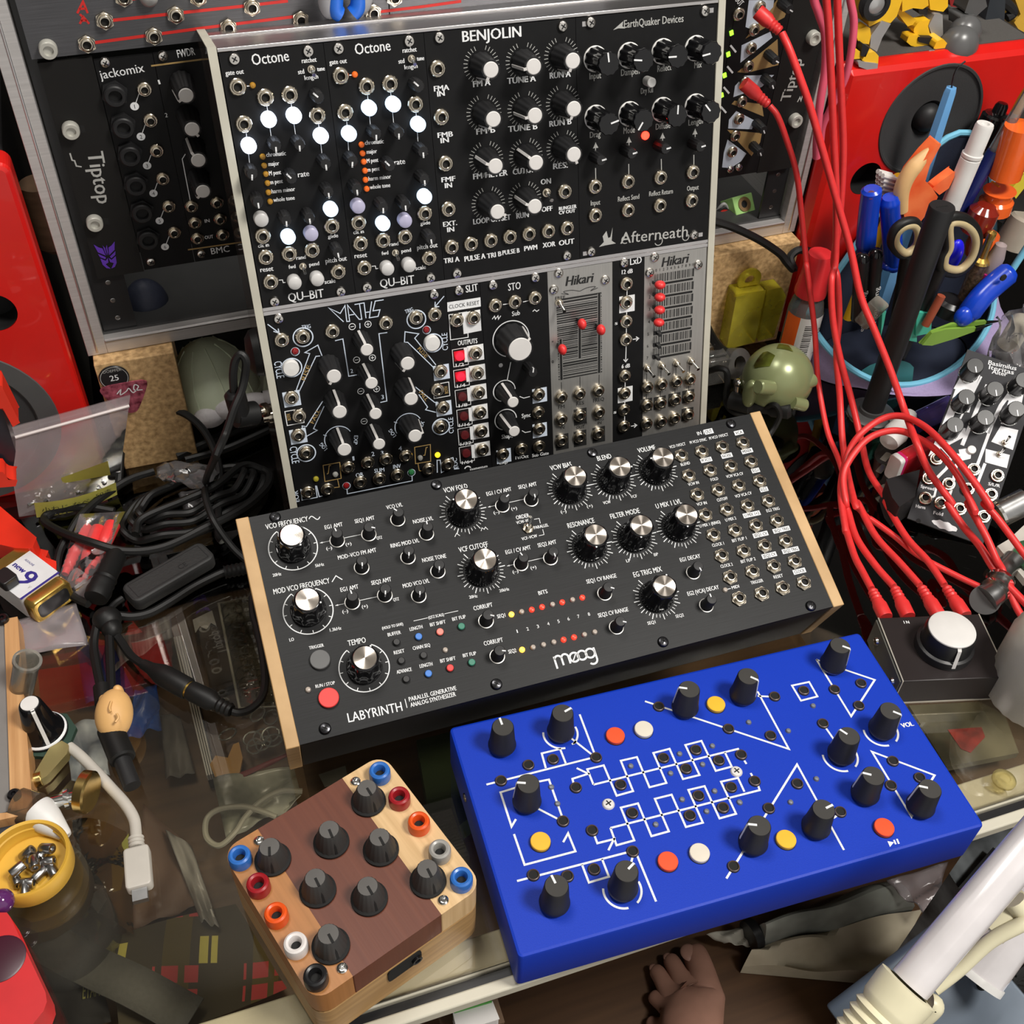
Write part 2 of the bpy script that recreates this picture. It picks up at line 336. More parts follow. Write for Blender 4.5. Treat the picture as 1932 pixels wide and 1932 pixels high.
def screw_mesh(m, r=2.9, d=M['hole']):
    g = G(); g.lathe([(r, 0), (r, .6), (r * .8, 1.5), (r * .35, 1.9), (0, 1.9)], m, 20)
    for a in (0, 90): g.M = Matrix.Rotation(R(a + 20), 4, 'Z'); g.box(-r * .5, -.3, 1.7, r * .5, .3, 2.0, d)
    return g.mesh('screw')
SCRB = screw_mesh(M['darksteel'], 3.1); SCRN = screw_mesh(M['screw'], 2.9); SCRW = screw_mesh(M['cap'], 3.3)
g = G(); P = g; ink = M['ink']
g.box(0, 0, -2, PW, PH, 0, M['labpanel'])
def bigk(x, y, rot, ring=None, tick=None):
    k = put('control_knob', KBIG, lab, x, y, 0, rot); put('silver_cap', KCAP, k, 0, 0); put('pointer', KDOT, k, 0, 0)
    if ring: P.arc(x, y, 13, -240, 60, .55, ink); P.ticks(x, y, 11.2, 13, -240, 60, 10, .4, ink)
    if tick: P.ticks(x, y, 10.3, 12.2, -240, 60, 30, .35, ink, 3, 13.6)
for p, rot, ring in (((19.4, 105.6), -152, 1), ((19.4, 68.5), -115, 1), ((40.5, 31), -38, 1), ((115, 104.8), 75, 0), ((115.2, 68.4), -20, 0), ((179, 104.8), -40, 0),
                     ((206.2, 104.8), -100, 0), ((232.9, 104.9), 80, 0), ((178.9, 67.9), 165, 0), ((206, 67.4), 160, 0), ((233.7, 67.6), 165, 0), ((206.3, 30.3), -30, 0)):
    bigk(p[0], p[1], rot, ring, not ring)
def smk(x, y, rot): k = put('trim_knob', KSML, lab, x, y, 0, rot); put('pointer', KPTR, k, 0, 0)
for p, rot in (((43.2, 104.1), 10), ((60.7, 103.7), -115), ((78.3, 108.7), 40), ((91.6, 96.8), 0), ((52.3, 85.6), 170), ((78.1, 85.5), 165), ((91.8, 73.7), 165),
               ((42.8, 67.3), 5), ((60.5, 67.1), 165), ((78.1, 62.5), 165), ((109.4, 39.9), -115), ((137.8, 103.5), -60), ((155, 103.3), 175), ((137.7, 67), 20), ((154.9, 66.4), 180),
               ((109.6, 40), -120), ((109.8, 19.5), -110), ((178.1, 39.2), -120), ((178.1, 19), -115), ((232, 38.9), -170), ((232.3, 18.6), 0)):
    smk(p[0], p[1], rot)
# jacks: four slanted columns of eight
for p in ((251.4, 110.4), (264.7, 110.2), (278.3, 110.3), (292, 110.2), (251.1, 96.9), (265.1, 97.2), (278.7, 97), (292.1, 97.1), (251.6, 84), (265.2, 84), (278.6, 83.9), (292.3, 83.8),
          (251.7, 70.7), (265.5, 70.9), (278.9, 70.5), (292.5, 70.3), (251.7, 57.6), (265.4, 57.3), (279, 57.4), (292.7, 57.3), (251.7, 44.3), (265.5, 43.9), (279.1, 44.1), (292.7, 43.9),
          (251.7, 30.8), (265.8, 30.8), (279.5, 30.9), (292.9, 30.7), (251.9, 17.5), (266, 17), (279.5, 17.3), (293, 17.2)):
    put('jack', JHEX, lab, p[0], p[1], 0, 10)
for p in ((13.8, 125.4), (104.8, 124.6), (199.6, 124.4), (290.1, 124.4), (105, 4.9), (200.7, 4.6), (291.8, 3.4), (13.9, 4.8)): put('panel_screw', SCRB, lab, p[0], p[1], 0, 30)
# round push buttons
def btn(name, x, y, r, h, m):
    g = G(); g.lathe([(r + .35, .05), (r + .35, .4), (r, .5)], M['hole'], 24); g.lathe([(r, .3), (r, h - .3), (r - .3, h), (0, h)], m, 28); me = g.mesh(name); return put(name, me, lab, x, y)
M['bgrey'] = mat('grey rubber button', (.12, .12, .12), .6); M['bred'] = mat('red rubber button', (.75, .05, .045), .55); M['bblue'] = mat('blue button', (.05, .2, .62), .4)
M['bpink'] = mat('pale red button', (.8, .22, .18), .4, emit=(.8, .1, .06), es=.25); M['bgreen'] = mat('green button', (.03, .2, .13), .4)
for p, r, m in (((19.4, 40.4), 5.2, 'bgrey'), ((19.2, 19.6), 5.2, 'bred')): btn('push_button', p[0], p[1], r, 2.2, M[m])
for p, m in (((60, 39.9), 'black'), ((72, 40), 'bblue'), ((83.7, 39.8), 'bpink'), ((95.6, 39.9), 'bgreen'), ((59.9, 29.5), 'black'), ((71.9, 29.4), 'black'),
             ((59.9, 19.2), 'black'), ((71.8, 19.2), 'bblue'), ((83.6, 19.3), 'bred'), ((95.5, 19.4), 'bgreen')): btn('small_button', p[0], p[1], 1.85, 2, M[m])
g = G(); g.lathe([(1.5, 0), (1.5, .8), (1.1, 1.5), (0, 1.8)], M['ledoff'], 16); LOFF = g.mesh('led')
def lm(m, r=1.5): g = G(); g.lathe([(r, 0), (r, .8), (r * .73, 1.5), (0, 1.8)], m, 16); return g.mesh('led')
LRED = lm(M['ledr']); LORG = lm(M['ledo'])
for p, m in (((124, 40.1), LORG), ((129.8, 40.2), LOFF), ((135.6, 40), LRED), ((141.6, 40.1), LRED), ((147.6, 40.1), LOFF), ((153.3, 40), LRED), ((159.3, 40), LOFF), ((165.1, 39.9), LRED),
             ((123.8, 19.6), LORG), ((129.9, 19.4), LOFF), ((135.8, 19.4), LOFF), ((141.7, 19.4), LOFF), ((147.4, 19.4), LRED), ((153.4, 19.3), LRED), ((159.4, 19.3), LOFF), ((165.4, 19.3), LOFF),
             ((10.1, 26.6), LOFF), ((83.8, 29.6), LOFF), ((246.2, 24.5), LOFF)): put('led', m, lab, p[0], p[1])
# toggle switch
q = (147.9, 86.6)
g = G(); g.prism([(3.2 * math.cos(R(60 * i)), 3.2 * math.sin(R(60 * i))) for i in range(6)], 0, 1.4, M['nickel']); g.lathe([(2.1, 1.4), (2.1, 4), (1.4, 4.6)], M['nickel'], 18)
g.tube([(0, 0, 4), (.3, 1.2, 7), (.6, 2.6, 10.5)], [.7, .9, 1.1], M['chrome'], 10); TOG = g.mesh('toggle_switch'); put('toggle_switch', TOG, lab, q[0], q[1], 0, 0)
# printing
T = g = P
for s_, a, b_, h in (('VCO FREQUENCY', (7.7, 119.3), (30.7, 119.1), 3.3), ('EG1 AMT', (38.4, 112.1), (48.2, 111.9), 2.6), ('SEQ1 AMT', (55.1, 111.9), (66.1, 111.8), 2.6), ('VCO LVL', (74, 116.1), (83.1, 116.1), 2.6), ('NOISE LVL', (86.2, 104.3), (97.6, 104.1), 2.6),
    ('MOD–VCO FM AMT', (41.3, 93), (62.4, 92.8), 2.6), ('RING MOD LVL', (70.6, 93.1), (86.6, 92.9), 2.6), ('NOISE TONE', (85.2, 80.8), (98.6, 80.5), 2.6), ('QTZ', (64.2, 99.8), (67.3, 99.7), 1.8), ('(–)', (36.4, 100), (39.5, 99.9), 1.9), ('(+)', (47.1, 99.9), (50.2, 99.9), 1.9), ('20Hz', (5.6, 91.5), (10.1, 91.4), 1.9), ('5kHz', (28.5, 91.6), (33.2, 91.5), 1.9),
    ('MOD VCO FREQUENCY', (4.1, 81.6), (34, 81), 3.3), ('EG1 AMT', (38.4, 74.6), (48, 74.4), 2.6), ('SEQ2 AMT', (55.2, 74.5), (66.1, 74.3), 2.6), ('MOD VCO LVL', (71.2, 68.8), (85.9, 68.6), 2.6), ('QTZ', (64.2, 62.8), (67.3, 62.7), 1.8), ('(–)', (36.5, 62.7), (39.5, 62.5), 1.9), ('(+)', (47.1, 62.9), (50.2, 62.7), 1.9), ('LO', (6.6, 54.1), (8.9, 54.1), 1.9), ('1.3kHz', (27.9, 54.3), (33.9, 54.1), 1.9),
    ('TRIGGER', (15.4, 47.4), (23, 47.2), 1.9), ('TEMPO', (35.3, 44.3), (44.7, 44), 3.3), ('RUN / STOP', (14.1, 26.5), (24, 26.1), 1.9), ('(HOLD TO SAVE)', (54.6, 48.7), (65.9, 48.5), 1.7), ('BUFFER', (56.6, 44.3), (63.6, 44.1), 2.1), ('LENGTH', (68.6, 44.4), (75.5, 44.3), 2.1), ('BIT SHIFT', (79.7, 44.2), (88.2, 44), 2.1), ('BIT FLIP', (92.1, 44.3), (99.5, 44.2), 2.1), ('(QTZ SCALE)', (79.9, 48.5), (88.4, 48.3), 1.7),
    ('RESET', (57.3, 33.9), (62.9, 33.8), 2.1), ('CHAIN SEQ', (67.5, 33.8), (76.8, 33.5), 2.1), ('ADVANCE', (56.1, 23.4), (64, 23.1), 2.1), ('LENGTH', (68.5, 23.5), (75.3, 23.2), 2.1), ('BIT SHIFT', (79.7, 23.5), (87.9, 23.2), 2.1), ('BIT FLIP', (92.1, 23.4), (99.3, 23.1), 2.1),
    ('LABYRINTH', (26.1, 4.9), (54.1, 3.8), 5.2), ('PARALLEL GENERATIVE', (58.6, 7.6), (83.9, 7.3), 2.5), ('ANALOG SYNTHESIZER', (58.6, 4.5), (82.8, 4.3), 2.5),
    ('VCW FOLD', (107.9, 118.8), (121.8, 118.7), 3.3), ('EG1 / CV AMT', (131.1, 111.5), (145.9, 111.5), 2.6), ('SEQ1 AMT', (150.2, 111.5), (161.2, 111.4), 2.6), ('(–)', (131.7, 99.7), (135, 99.6), 1.9), ('(+)', (142.2, 99.7), (145.5, 99.6), 1.9), ('ORDER', (143.3, 93.5), (151, 93.4), 2.6), ('VCW–VCF', (142.6, 90.7), (151.2, 90.7), 2), ('PARALLEL', (151.4, 85.5), (160, 85.4), 2), ('VCF–VCW', (142.6, 80.5), (151.7, 80.5), 2),
    ('VCF CUTOFF', (106.4, 81.7), (123.1, 81.5), 3.3), ('EG1 / CV AMT', (131.4, 74.6), (146, 74.4), 2.6), ('SEQ2 AMT', (150.3, 74.4), (161.2, 74.2), 2.6), ('(–)', (131.8, 62.8), (135, 62.7), 1.9), ('(+)', (142.3, 62.7), (145.5, 62.6), 1.9), ('20Hz', (104.4, 54.3), (108.9, 54.1), 1.9), ('20kHz', (121.5, 53.9), (127, 53.8), 1.9),
    ('VCW BIAS', (172, 118.7), (185.1, 118.7), 3.3), ('BLEND', (201.2, 118.6), (210, 118.6), 3.3), ('VOLUME', (227, 118.2), (238.2, 118.3), 3.3), ('(–)', (169.4, 91.4), (172.7, 91.3), 1.9), ('(+)', (185.3, 91.2), (188.7, 91.1), 1.9), ('VCW', (195.4, 91.1), (199.9, 91), 2), ('VCF', (212.5, 91.1), (216.4, 91), 2),
    ('RESONANCE', (170.6, 81.6), (186.7, 81.5), 3.3), ('FILTER MODE', (196.7, 81.4), (214.7, 81.3), 3.3), ('U MIX 1 LVL', (225.1, 81.4), (241.1, 81.3), 3.3), ('LP', (196.6, 53.8), (199.1, 53.8), 2), ('BP', (213.5, 53.6), (216.1, 53.6), 2), ('SEQ1 CV RANGE', (170.4, 47.1), (188.1, 46.7), 2.6), ('SEQ2 CV RANGE', (170.4, 26.7), (188, 26.2), 2.6), ('EG TRIG MIX', (197.8, 44.3), (214.9, 44), 3.3), ('SEQ1', (195.9, 15.9), (200.5, 15.8), 2), ('SEQ2', (212.8, 15.8), (217.6, 15.7), 2),
    ('CORRUPT', (104.9, 47.2), (115.5, 47), 2.6), ('CORRUPT', (104.8, 26.8), (115.3, 26.5), 2.6), ('SEQ1', (116.1, 39.8), (120.6, 39.7), 2.3), ('SEQ2', (116.3, 19.3), (120.6, 19.2), 2.3), ('BITS', (142.1, 47.2), (147.3, 47.2), 2.4),
    ('EG1 DECAY', (227.3, 46.7), (239.7, 46.5), 2.6), ('EG2 (VCA) DECAY', (224.2, 26.4), (243.4, 26.1), 2.6), ('MIDI', (250.7, 24), (255.2, 24), 2)):
    g.t(s_, a, b_, h * .98, ink, bold=.05)
for s_, p in zip('12345678', ((124.3, 30.3), (130.2, 30.2), (136.1, 30.2), (142.1, 30.2), (148, 30.2), (153.8, 30.2), (159.6, 30.2), (165.7, 30))): g.tc(s_, p[0], p[1], 2, ink, w=.55 if s_ == '1' else 1.2)
a = (33.9, 104.9); b_ = (56.4, 104.7); g.pl([a, b_], .3, ink); g.fill([a, (a[0] + 1.4, a[1] + .5), (a[0] + 1.4, a[1] - .5)], ink)
a = (33.8, 67.8); b_ = (56.4, 67.4); g.pl([a, b_], .3, ink); g.fill([a, (a[0] + 1.4, a[1] + .5), (a[0] + 1.4, a[1] - .5)], ink)
for a, b_ in (((129.6, 104.7), (152.5, 104.8)), ((129.9, 67.8), (152.4, 67.7))): g.pl([a, b_], .3, ink); g.fill([a, (a[0] + 1.4, a[1] + .5), (a[0] + 1.4, a[1] - .5)], ink)
g.pl([(71.8, 49.4), (79.6, 49.3)], .3, ink); g.pl([(88.9, 49.3), (96.5, 49.2)], .3, ink)
g.pl([(153.1, 91.4), (156.1, 91.3), (155.8, 88.2)], .3, ink); g.pl([(156, 84.4), (155.8, 81.1), (152.7, 81.1)], .3, ink); g.pl([(56.7, 9.5), (56.6, 4.7)], .4, ink); g.pl([(247.8, 24.7), (250, 24.7)], .4, ink)
c = (34.3, 120.2); g.pl([(c[0] - 3 + .25 * i, c[1] + 1.3 * math.sin(2 * PI * i / 24)) for i in range(25)], .5, ink)
c = (37.9, 82.7); g.pl([(c[0] - 2.8, c[1] - 1.4), (c[0], c[1] + 1.6), (c[0] + 2.8, c[1] - 1.4)], .5, ink)
c = (107.9, 92.3); g.pl([(c[0] - 1.5, c[1] - .9), (c[0], c[1] + .9), (c[0] + 1.5, c[1] - .9)], .35, ink)
c = (123.7, 92.3); g.pl([(c[0] - 2, c[1] - .9), (c[0] - 1, c[1] + .9), (c[0], c[1] - .3), (c[0] + 1, c[1] + .9), (c[0] + 2, c[1] - .9)], .35, ink)
jl = (('VCO 1V/OCT', (246.8, 116.8), (257.2, 117), 0), ('M VCO SYNC', (260.2, 117), (271.2, 117), 0), ('M VCO 1V/OCT', (273, 117.1), (285.6, 117.2), 0), ('VCA', (290.2, 116.8), (295.3, 116.9), 1), ('BLEND', (249.4, 104.2), (255.3, 104.3), 0), ('M VCO', (262.6, 103.8), (269.1, 103.8), 1), ('NOISE', (276.3, 103.7), (282.6, 103.7), 1), ('MIXER', (289.8, 103.8), (296.3, 103.9), 1),
    ('VCW IN', (249.1, 90.8), (255.9, 90.9), 0), ('FOLD', (263.7, 90.7), (268.4, 90.7), 0), ('VCW VCA CV', (273.8, 90.5), (284.8, 90.4), 0), ('EG1', (291, 90.4), (295.4, 90.4), 1), ('VCF IN', (249.5, 77.5), (255.8, 77.4), 0), ('CUTOFF', (262.5, 77.3), (269.3, 77.3), 0), ('VCF VCA CV', (274.2, 77.1), (285, 77.2), 0), ('EG2', (291.2, 77.5), (295.6, 77.5), 1),
    ('U MIX 1 (RING)', (246.1, 64.1), (259.2, 64), 0), ('U MIX 2', (262.7, 64.1), (269.5, 64.1), 0), ('U MIX 1+2', (274.7, 64.1), (284.8, 63.9), 1), ('EG2 TRIG', (289.4, 64), (297.8, 63.9), 0), ('CLOCK 1', (249, 51), (256.3, 50.8), 0), ('BIT FLIP 1', (261.7, 50.9), (270.8, 50.8), 0), ('SEQ1 CV', (275.7, 50.8), (284.4, 50.7), 1), ('SEQ1 TRIG', (288.6, 50.7), (298.7, 50.6), 1),
    ('CLOCK 2', (249.1, 37.6), (256.5, 37.4), 0), ('BIT FLIP 2', (261.9, 37.5), (271.1, 37.4), 0), ('SEQ2 CV', (275.9, 37.4), (284.3, 37.3), 1), ('SEQ2 TRIG', (289, 37.4), (298.8, 37.2), 1), ('TRIGGER', (262.7, 24), (270.4, 23.9), 0), ('RESET', (277.3, 24), (283.1, 23.9), 0), ('CLOCK', (290.3, 23.9), (297.4, 23.8), 1), ('IN /', (266.9, 121.5), (271.5, 121.6), 0), ('OUT', (272, 121.4), (276.9, 121.4), 1))
for s_, a, b_, inv in jl:
    h = 2.5 if s_ in ('IN /', 'OUT') else 2
    if inv:
        g.fill([(a[0] - .4, a[1] - .5), (b_[0] + .4, b_[1] - .5), (b_[0] + .4, b_[1] + h + .4), (a[0] - .4, a[1] + h + .4)], ink, .1); g.t(s_, (a[0] + .3, a[1]), (b_[0] - .3, b_[1]), h, M['blackink'], .2, bold=.03)
    else: g.t(s_, a, b_, h, ink, bold=.04)
# the maker's wordmark at the front edge: rounded strokes
a = (139.3, 4.8); b_ = (164.5, 4.4); L_ = b_[0] - a[0]; x0, y0 = a[0], (a[1] + b_[1]) / 2 + .3; u = L_ / 26; lw = 1.05
g.pl([(x0, y0), (x0, y0 + 7 * u)], lw, ink); g.arc(x0 + 2 * u, y0 + 5 * u, 2 * u, 180, 0, lw, ink); g.pl([(x0 + 4 * u, y0 + 5 * u), (x0 + 4 * u, y0 + 1)], lw, ink); g.arc(x0 + 6 * u, y0 + 5 * u, 2 * u, 180, 0, lw, ink); g.pl([(x0 + 8 * u, y0 + 5 * u), (x0 + 8 * u, y0 + 1)], lw, ink)
for q in (11.2, 15.8, 20.6): g.arc(x0 + q * u, y0 + 3.9 * u, 2.6 * u, 0, 360, lw, ink)
g.pl([(x0 + 13.4 * u, y0 + 3 * u), (x0 + 13.7 * u, y0 + 5 * u)], lw, ink); g.pl([(x0 + 9.6 * u, y0 + 1.6 * u), (x0 + 12.8 * u, y0 + 6 * u)], .6, ink)
g.pl([(x0 + 23.4 * u, y0 + 6.6 * u), (x0 + 23.4 * u, y0)], lw, ink); g.arc(x0 + 20.9 * u, y0, 2.5 * u, 0, -140, lw, ink)
P.build('panel', lab)
# ------------------------------------------------------------------ upright two-row case with its modules
CF = frame(39.278, 473.474, 44.387, -.602, 75.134)
M['edge'] = mat('frosted acrylic edge', (.5, .48, .4), .5); M['acryl'] = clear('acrylic sheet', (.62, .56, .52), .05, 1.45, haze=.3, hazecol=(.36, .32, .29))
case = thing('module_case', 'upright aluminium and clear acrylic case holding two rows of modules, behind the wide synthesizer', 'case', CF)
CW = 264.16
for x0, x1 in ((-4.8, -.5), (CW + .5, CW + 4.6)):
    G().box(x0, -33, -80, x1, 264, -.7, M['acryl']).build('side_panel', case); G().box(x0, -33, -.7, x1, 264, .6, M['edge']).build('side_edge', case)
    G().box(x0, 264, -80, x1, 264.8, .6, M['edge']).build('side_edge', case)
g = G(); g.box(-.3, 262.2, -9, CW + .3, 264, .6, M['alu']); g.box(-.3, 262, -45, CW + .3, 263.2, -9.8, M['alu']); g.box(-.3, 262.2, -50, CW + .3, 264.2, -46, M['alu']); g.box(-.3, 262, -80, CW + .3, 263, -50, M['alu']); g.build('top_cover', case, bevel=.3)
for v in (131,): g = G(); g.box(-.3, v - 2.2, -9, CW + .3, v - .25, .2, M['alu']); g.box(-.3, v + .25, -9, CW + .3, v + 2.1, .2, M['alu']); g.box(-.3, v - 1, -9, CW + .3, v + 1, -1, M['alu']); g.build('middle_rail', case)
G().box(-.3, -33, -10, CW + .3, -.4, .2, M['alu']).build('bottom_rail', case, bevel=.3)
G().box(-.3, -30, -81, CW + .3, 262, -79.2, M['satin']).build('back_plate', case)
g = G(); g.M = Matrix.Translation((-4.9, 100, -22)) @ Matrix.Rotation(R(-90), 4, 'Y'); g.lathe([(14, 0), (13, 4), (9, 7), (0, 8)], M['rubber'], 28); g.build('rubber_foot', case)
g = G(); g.M = Matrix.Translation((-4.9, 62, -16)) @ Matrix.Rotation(R(-90), 4, 'Y'); g.lathe([(4, 0), (4, 2), (3, 2), (3, 5), (0, 5)], M['nickel'], 20); g.build('power_socket', case)
g = G(); g.fill([(CW + 4.6, 126), (CW + 4.6, 98), (CW + 24, 103)], M['silver'], -58); g.fill([(CW + 4.6, 126), (CW + 4.6, 98), (CW + 24, 103)], M['silver'], -59.4); g.M = Matrix.Translation((CW + 19, 105, -57.8)); g.lathe([(1.4, 0), (1, .2)], M['steel'], 12); g.build('rear_bracket', case)
# ---- shared control meshes
def capknob(r0, r1, h, rc, m=None, capm=None):
    g = G(); g.lathe([(r0, .2), (r0, 1.5), (r0 * .93, 2.5), (r1, h - .6), (r1 * .97, h - .2)], M['satin'], 72, flute=.03, fn=12); a = g.mesh('cap_knob')
    g = G(); g.lathe([(rc, h - .8), (rc, h), (rc - .4, h + .35), (0, h + .4)], capm or M['cap'], 28); b = g.mesh('knob_cap')
    g = G(); w_ = .75; vs = []
    for y, z in ((rc - 1, h + .3), (r1 + .55, h - .2), (r0 + .55, 1.2), (r0 - .6, 1)): vs += [(-w_, y, z), (w_, y, z)]
    g.add(vs, [(0, 1, 3, 2), (2, 3, 5, 4), (4, 5, 7, 6)], capm or M['cap']); g.add([(v[0], v[1] - .5, v[2]) for v in vs], [(2, 3, 1, 0), (4, 5, 3, 2), (6, 7, 5, 4)], capm or M['cap'])
    g.add([vs[2], vs[4], (-w_, r0, 1.2), (-w_, r1, h - .4), vs[3], vs[5], (w_, r0, 1.2), (w_, r1, h - .4)], [(0, 1, 2, 3), (4, 7, 6, 5)], capm or M['cap'])
    return a, b, g.mesh('pointer')
KCW = capknob(6.3, 4.9, 17.2, 3.95); KCS = capknob(5.2, 4.2, 17.2, 3.5); KCB = capknob(9.6, 8, 17.2, 7); KCT = capknob(5.6, 4, 17.2, 3.4)
g = G(); g.lathe([(6.6, .1), (6.6, .9), (6.2, 1.2)], M['white'], 32); g.lathe([(6.1, 1), (5.8, 3), (5.5, 17), (5.8, 17.4), (5.8, 19.4), (5.4, 20), (0, 20)], M['gloss'], 80, flute=.04, fn=10); KEQ = g.mesh('fluted_knob')
g = G(); g.box(-.4, 1, 19.9, .4, 5.6, 20.25, M['ink']); KEP = g.mesh('pointer')
g = G(); g.lathe([(3.1, .1), (3.2, 1), (2.9, 10.4), (2.5, 11), (0, 11)], M['satin'], 48, flute=.04, fn=12); KMI = g.mesh('mini_knob')
g = G(); g.box(-.4, .3, 10.9, .4, 2.7, 11.2, M['ink']); g.box(-.4, 2.4, 9, .4, 3, 11.2, M['ink']); KMP = g.mesh('pointer')
g = G(); g.lathe([(2.4, 0), (2.4, 1.2), (1.7, 1.3), (1.7, 3), (1.2, 3.4)], M['nickel'], 18); g.tube([(0, 0, 3), (0, -1.2, 7), (0, -2.2, 9.6)], [.7, .95, 1.15], M['chrome'], 10); TOGD = g.mesh('toggle_switch')
def domebtn(m, r=3.75, h=6): g = G(); g.lathe([(r, 0), (r, h - 1.8), (r * .92, h - .8), (r * .6, h - .1), (0, h)], m, 28); return g.mesh('light_button')
BW, BW2, BO, BL = domebtn(M['ledw']), domebtn(M['ledw2']), domebtn(M['btn']), domebtn(M['btnl'])
LAM, LOR, LRD = lm(M['ledam'], 1.5), lm(M['ledor'], 1.5), lm(M['ledr'], 1.9)
LDIM = lm(mat('dim red led', (.25, .01, .012), .25), 1.9); LYD = lm(mat('dim yellow led', (.35, .3, .03), .3), 1.7); LYL = lm(led('lit yellow led', (1, .62, .02), 1.4), 1.7); LGR = lm(mat('dim green led', (.03, .18, .06), .3), 1.9); LGY = lm(mat('grey led', (.3, .3, .28), .3), 1.7)
class Mod:
    def __init__(s, name, label, u0, v0, w, h=128.5, fr=CF, m=None, cat='module', group=None, th=2):
        s.u, s.v = u0, v0; s.x = thing(name, label, cat, fr @ Matrix.Translation((u0, v0, 0)), group); s.g = G(); s.g.box(.12, 0, -th, w - .12, h, 0, m or M['panel']); s.g.M = Matrix.Translation((-u0, -v0, 0))
    def put(s, name, me, p, rot=0, n=0, sc=1): return put(name, me, s.x, p[0] - s.u, p[1] - s.v, n, rot, sc)
    def jacks(s, ps, me=None, sc=1):
        for p in ps: s.put('jack', me or JRND, p, 25, 0, sc)
    def knob(s, K, p, phi, name='control_knob', n=0):
        k = s.put(name, K[0], p, phi - 90, n)
        if len(K) > 2: put('knob_cap', K[1], k, 0, 0)
        put('pointer', K[-1], k, 0, 0)
    def screws(s, ps, me=None):
        for p in ps: s.put('panel_screw', me or SCRN, p, 33)
    def leds(s, me, ps):
        for p in ps: s.put('led', me, p)
    def txt(s, L, m=None, bold=.05):
        for q in L: s.g.t(q[0], q[1], q[2], q[3], q[4] if len(q) > 4 else (m or M['ink']), bold=bold)
    def done(s): return s.g.build('front_panel', s.x)
MINI = (KMI, KMP); EQ = (KEQ, KEP)
# ---- two eight-step sequencers
def octone(du, label, lit, gate, dots):
    m = Mod('sequencer_module', label, du, 133.35, 50.8); D = lambda p: (p[0] + du, p[1])
    m.screws([D(p) for p in ((7.1, 258.6), (42.9, 258.8), (6.6, 136), (42.8, 135.9))])
    m.jacks([D(p) for p in ((6.4, 246.1), (18.8, 239.9), (30.9, 239.9), (6.4, 228.6), (43, 228.7), (6.2, 172.2), (42.7, 172.3), (5.9, 160.9), (18.3, 160.9), (30.6, 161.1), (42.8, 147.4), (6.3, 147.3))])
    for p, b in zip(((18.6, 229.7), (31.2, 230.2), (43.2, 219), (6.8, 218.4), (43.1, 181.7), (19, 170.4), (31, 170.5), (6.7, 181.5)), lit): m.put('light_button', b, D(p))
    for p in ((18.5, 145.8), (30.7, 145.8)): m.put('light_button', BO, D(p))
    for p, a in (((43.5, 238.8), 135), ((19.2, 218.3), 265), ((30.9, 217.6), 265), ((42.6, 206.8), 270), ((5.5, 206.5), 260), ((6, 192.3), 270), ((42, 192.6), 270), ((24.5, 201.8), 130), ((18.6, 181.2), 265), ((30.5, 180.9), 270), ((42.6, 161), 275)): m.knob(MINI, D(p), a, 'mini_knob')
    m.leds(gate, [D((13.7, 245.9))]); m.leds(dots, [D(p) for p in ((12.9, 211.8), (12.9, 207.4), (13, 203.1), (13.1, 198.5), (12.8, 193.8), (12.9, 189.1))])
    m.put('toggle_switch', TOGD, D((43.2, 250.5)), 0, 0, .8); m.put('toggle_switch', TOGD, D((24.4, 153)), 0, 0, .8)
    m.txt([(q[0], D(q[1]), D(q[2]), q[3]) for q in (('Octone', (15.3, 254.9), (33.2, 255.3), 5.4), ('gate out', (1.8, 251.6), (10.5, 251.6), 2.4), ('ratchet', (39.2, 253.6), (46.4, 253.6), 2.4), ('std', (36.6, 248.7), (39.6, 248.8), 2.3), ('tune', (46.1, 249.2), (49.9, 249.2), 2.2), ('length', (39.4, 245.7), (46.1, 245.8), 2.3),
        ('chromatic', (14.8, 211.4), (24.6, 211.1), 2.3), ('major', (15.1, 206.8), (20.5, 206.6), 2.3), ('M pent', (14.7, 202.2), (20.7, 202.1), 2.3), ('m pent', (14.6, 197.7), (20.9, 197.6), 2.3), ('harm minor', (14.5, 193), (26.5, 192.8), 2.3), ('whole tone', (14.7, 188.6), (25.6, 188.4), 2.3), ('rate', (29.1, 199.4), (34.9, 199.4), 3),
        ('clk in', (3, 166.1), (8.6, 166), 2.2), ('glide', (40, 165.9), (45.4, 165.7), 2.2), ('rand', (21.7, 156.8), (26.7, 156.7), 2.2), ('fwd', (17, 152.5), (20.6, 152.5), 2.2), ('pend', (28, 152.2), (33.3, 152.2), 2.2), ('reset', (2, 153), (8.8, 152.8), 2.8), ('pitch out', (36.9, 152.6), (48.4, 152.5), 2.8), ('scale', (34.8, 141.3), (40.7, 141.3), 2.5), ('QU–BIT', (14.1, 134.5), (33.4, 134.1), 5))], bold=.08)
    P = [D(p) for p in ((10.7, 147.2), (12.7, 147.1), (12.8, 145.5), (14.1, 145.5))]; m.g.pl(P, .4, M['ink']); m.g.pl([D((10.9, 245.8)), D((12.8, 245.7))], .5, M['ink'])
    for a, b in (((6.8, 224), (5.9, 209.2)), ((19, 235.8), (18.7, 220.7)), ((31, 235.8), (30.9, 220.6)), ((43.2, 225), (42.8, 209.4))): m.g.pl([D(a), D(b)], .3, M['ink'])
    m.done()
octone(0, 'black sequencer module with amber dots, top left corner of the upright case', (BW, BW, BW, BW, BW2, BW2, BL, BO), LAM, LAM)
octone(50.8, 'black sequencer module with pale blue lit buttons and orange dots, second along the top row', (BW2, BW2, BW2, BW2, BW2, BW2, BL, BL), LOR, LOR)
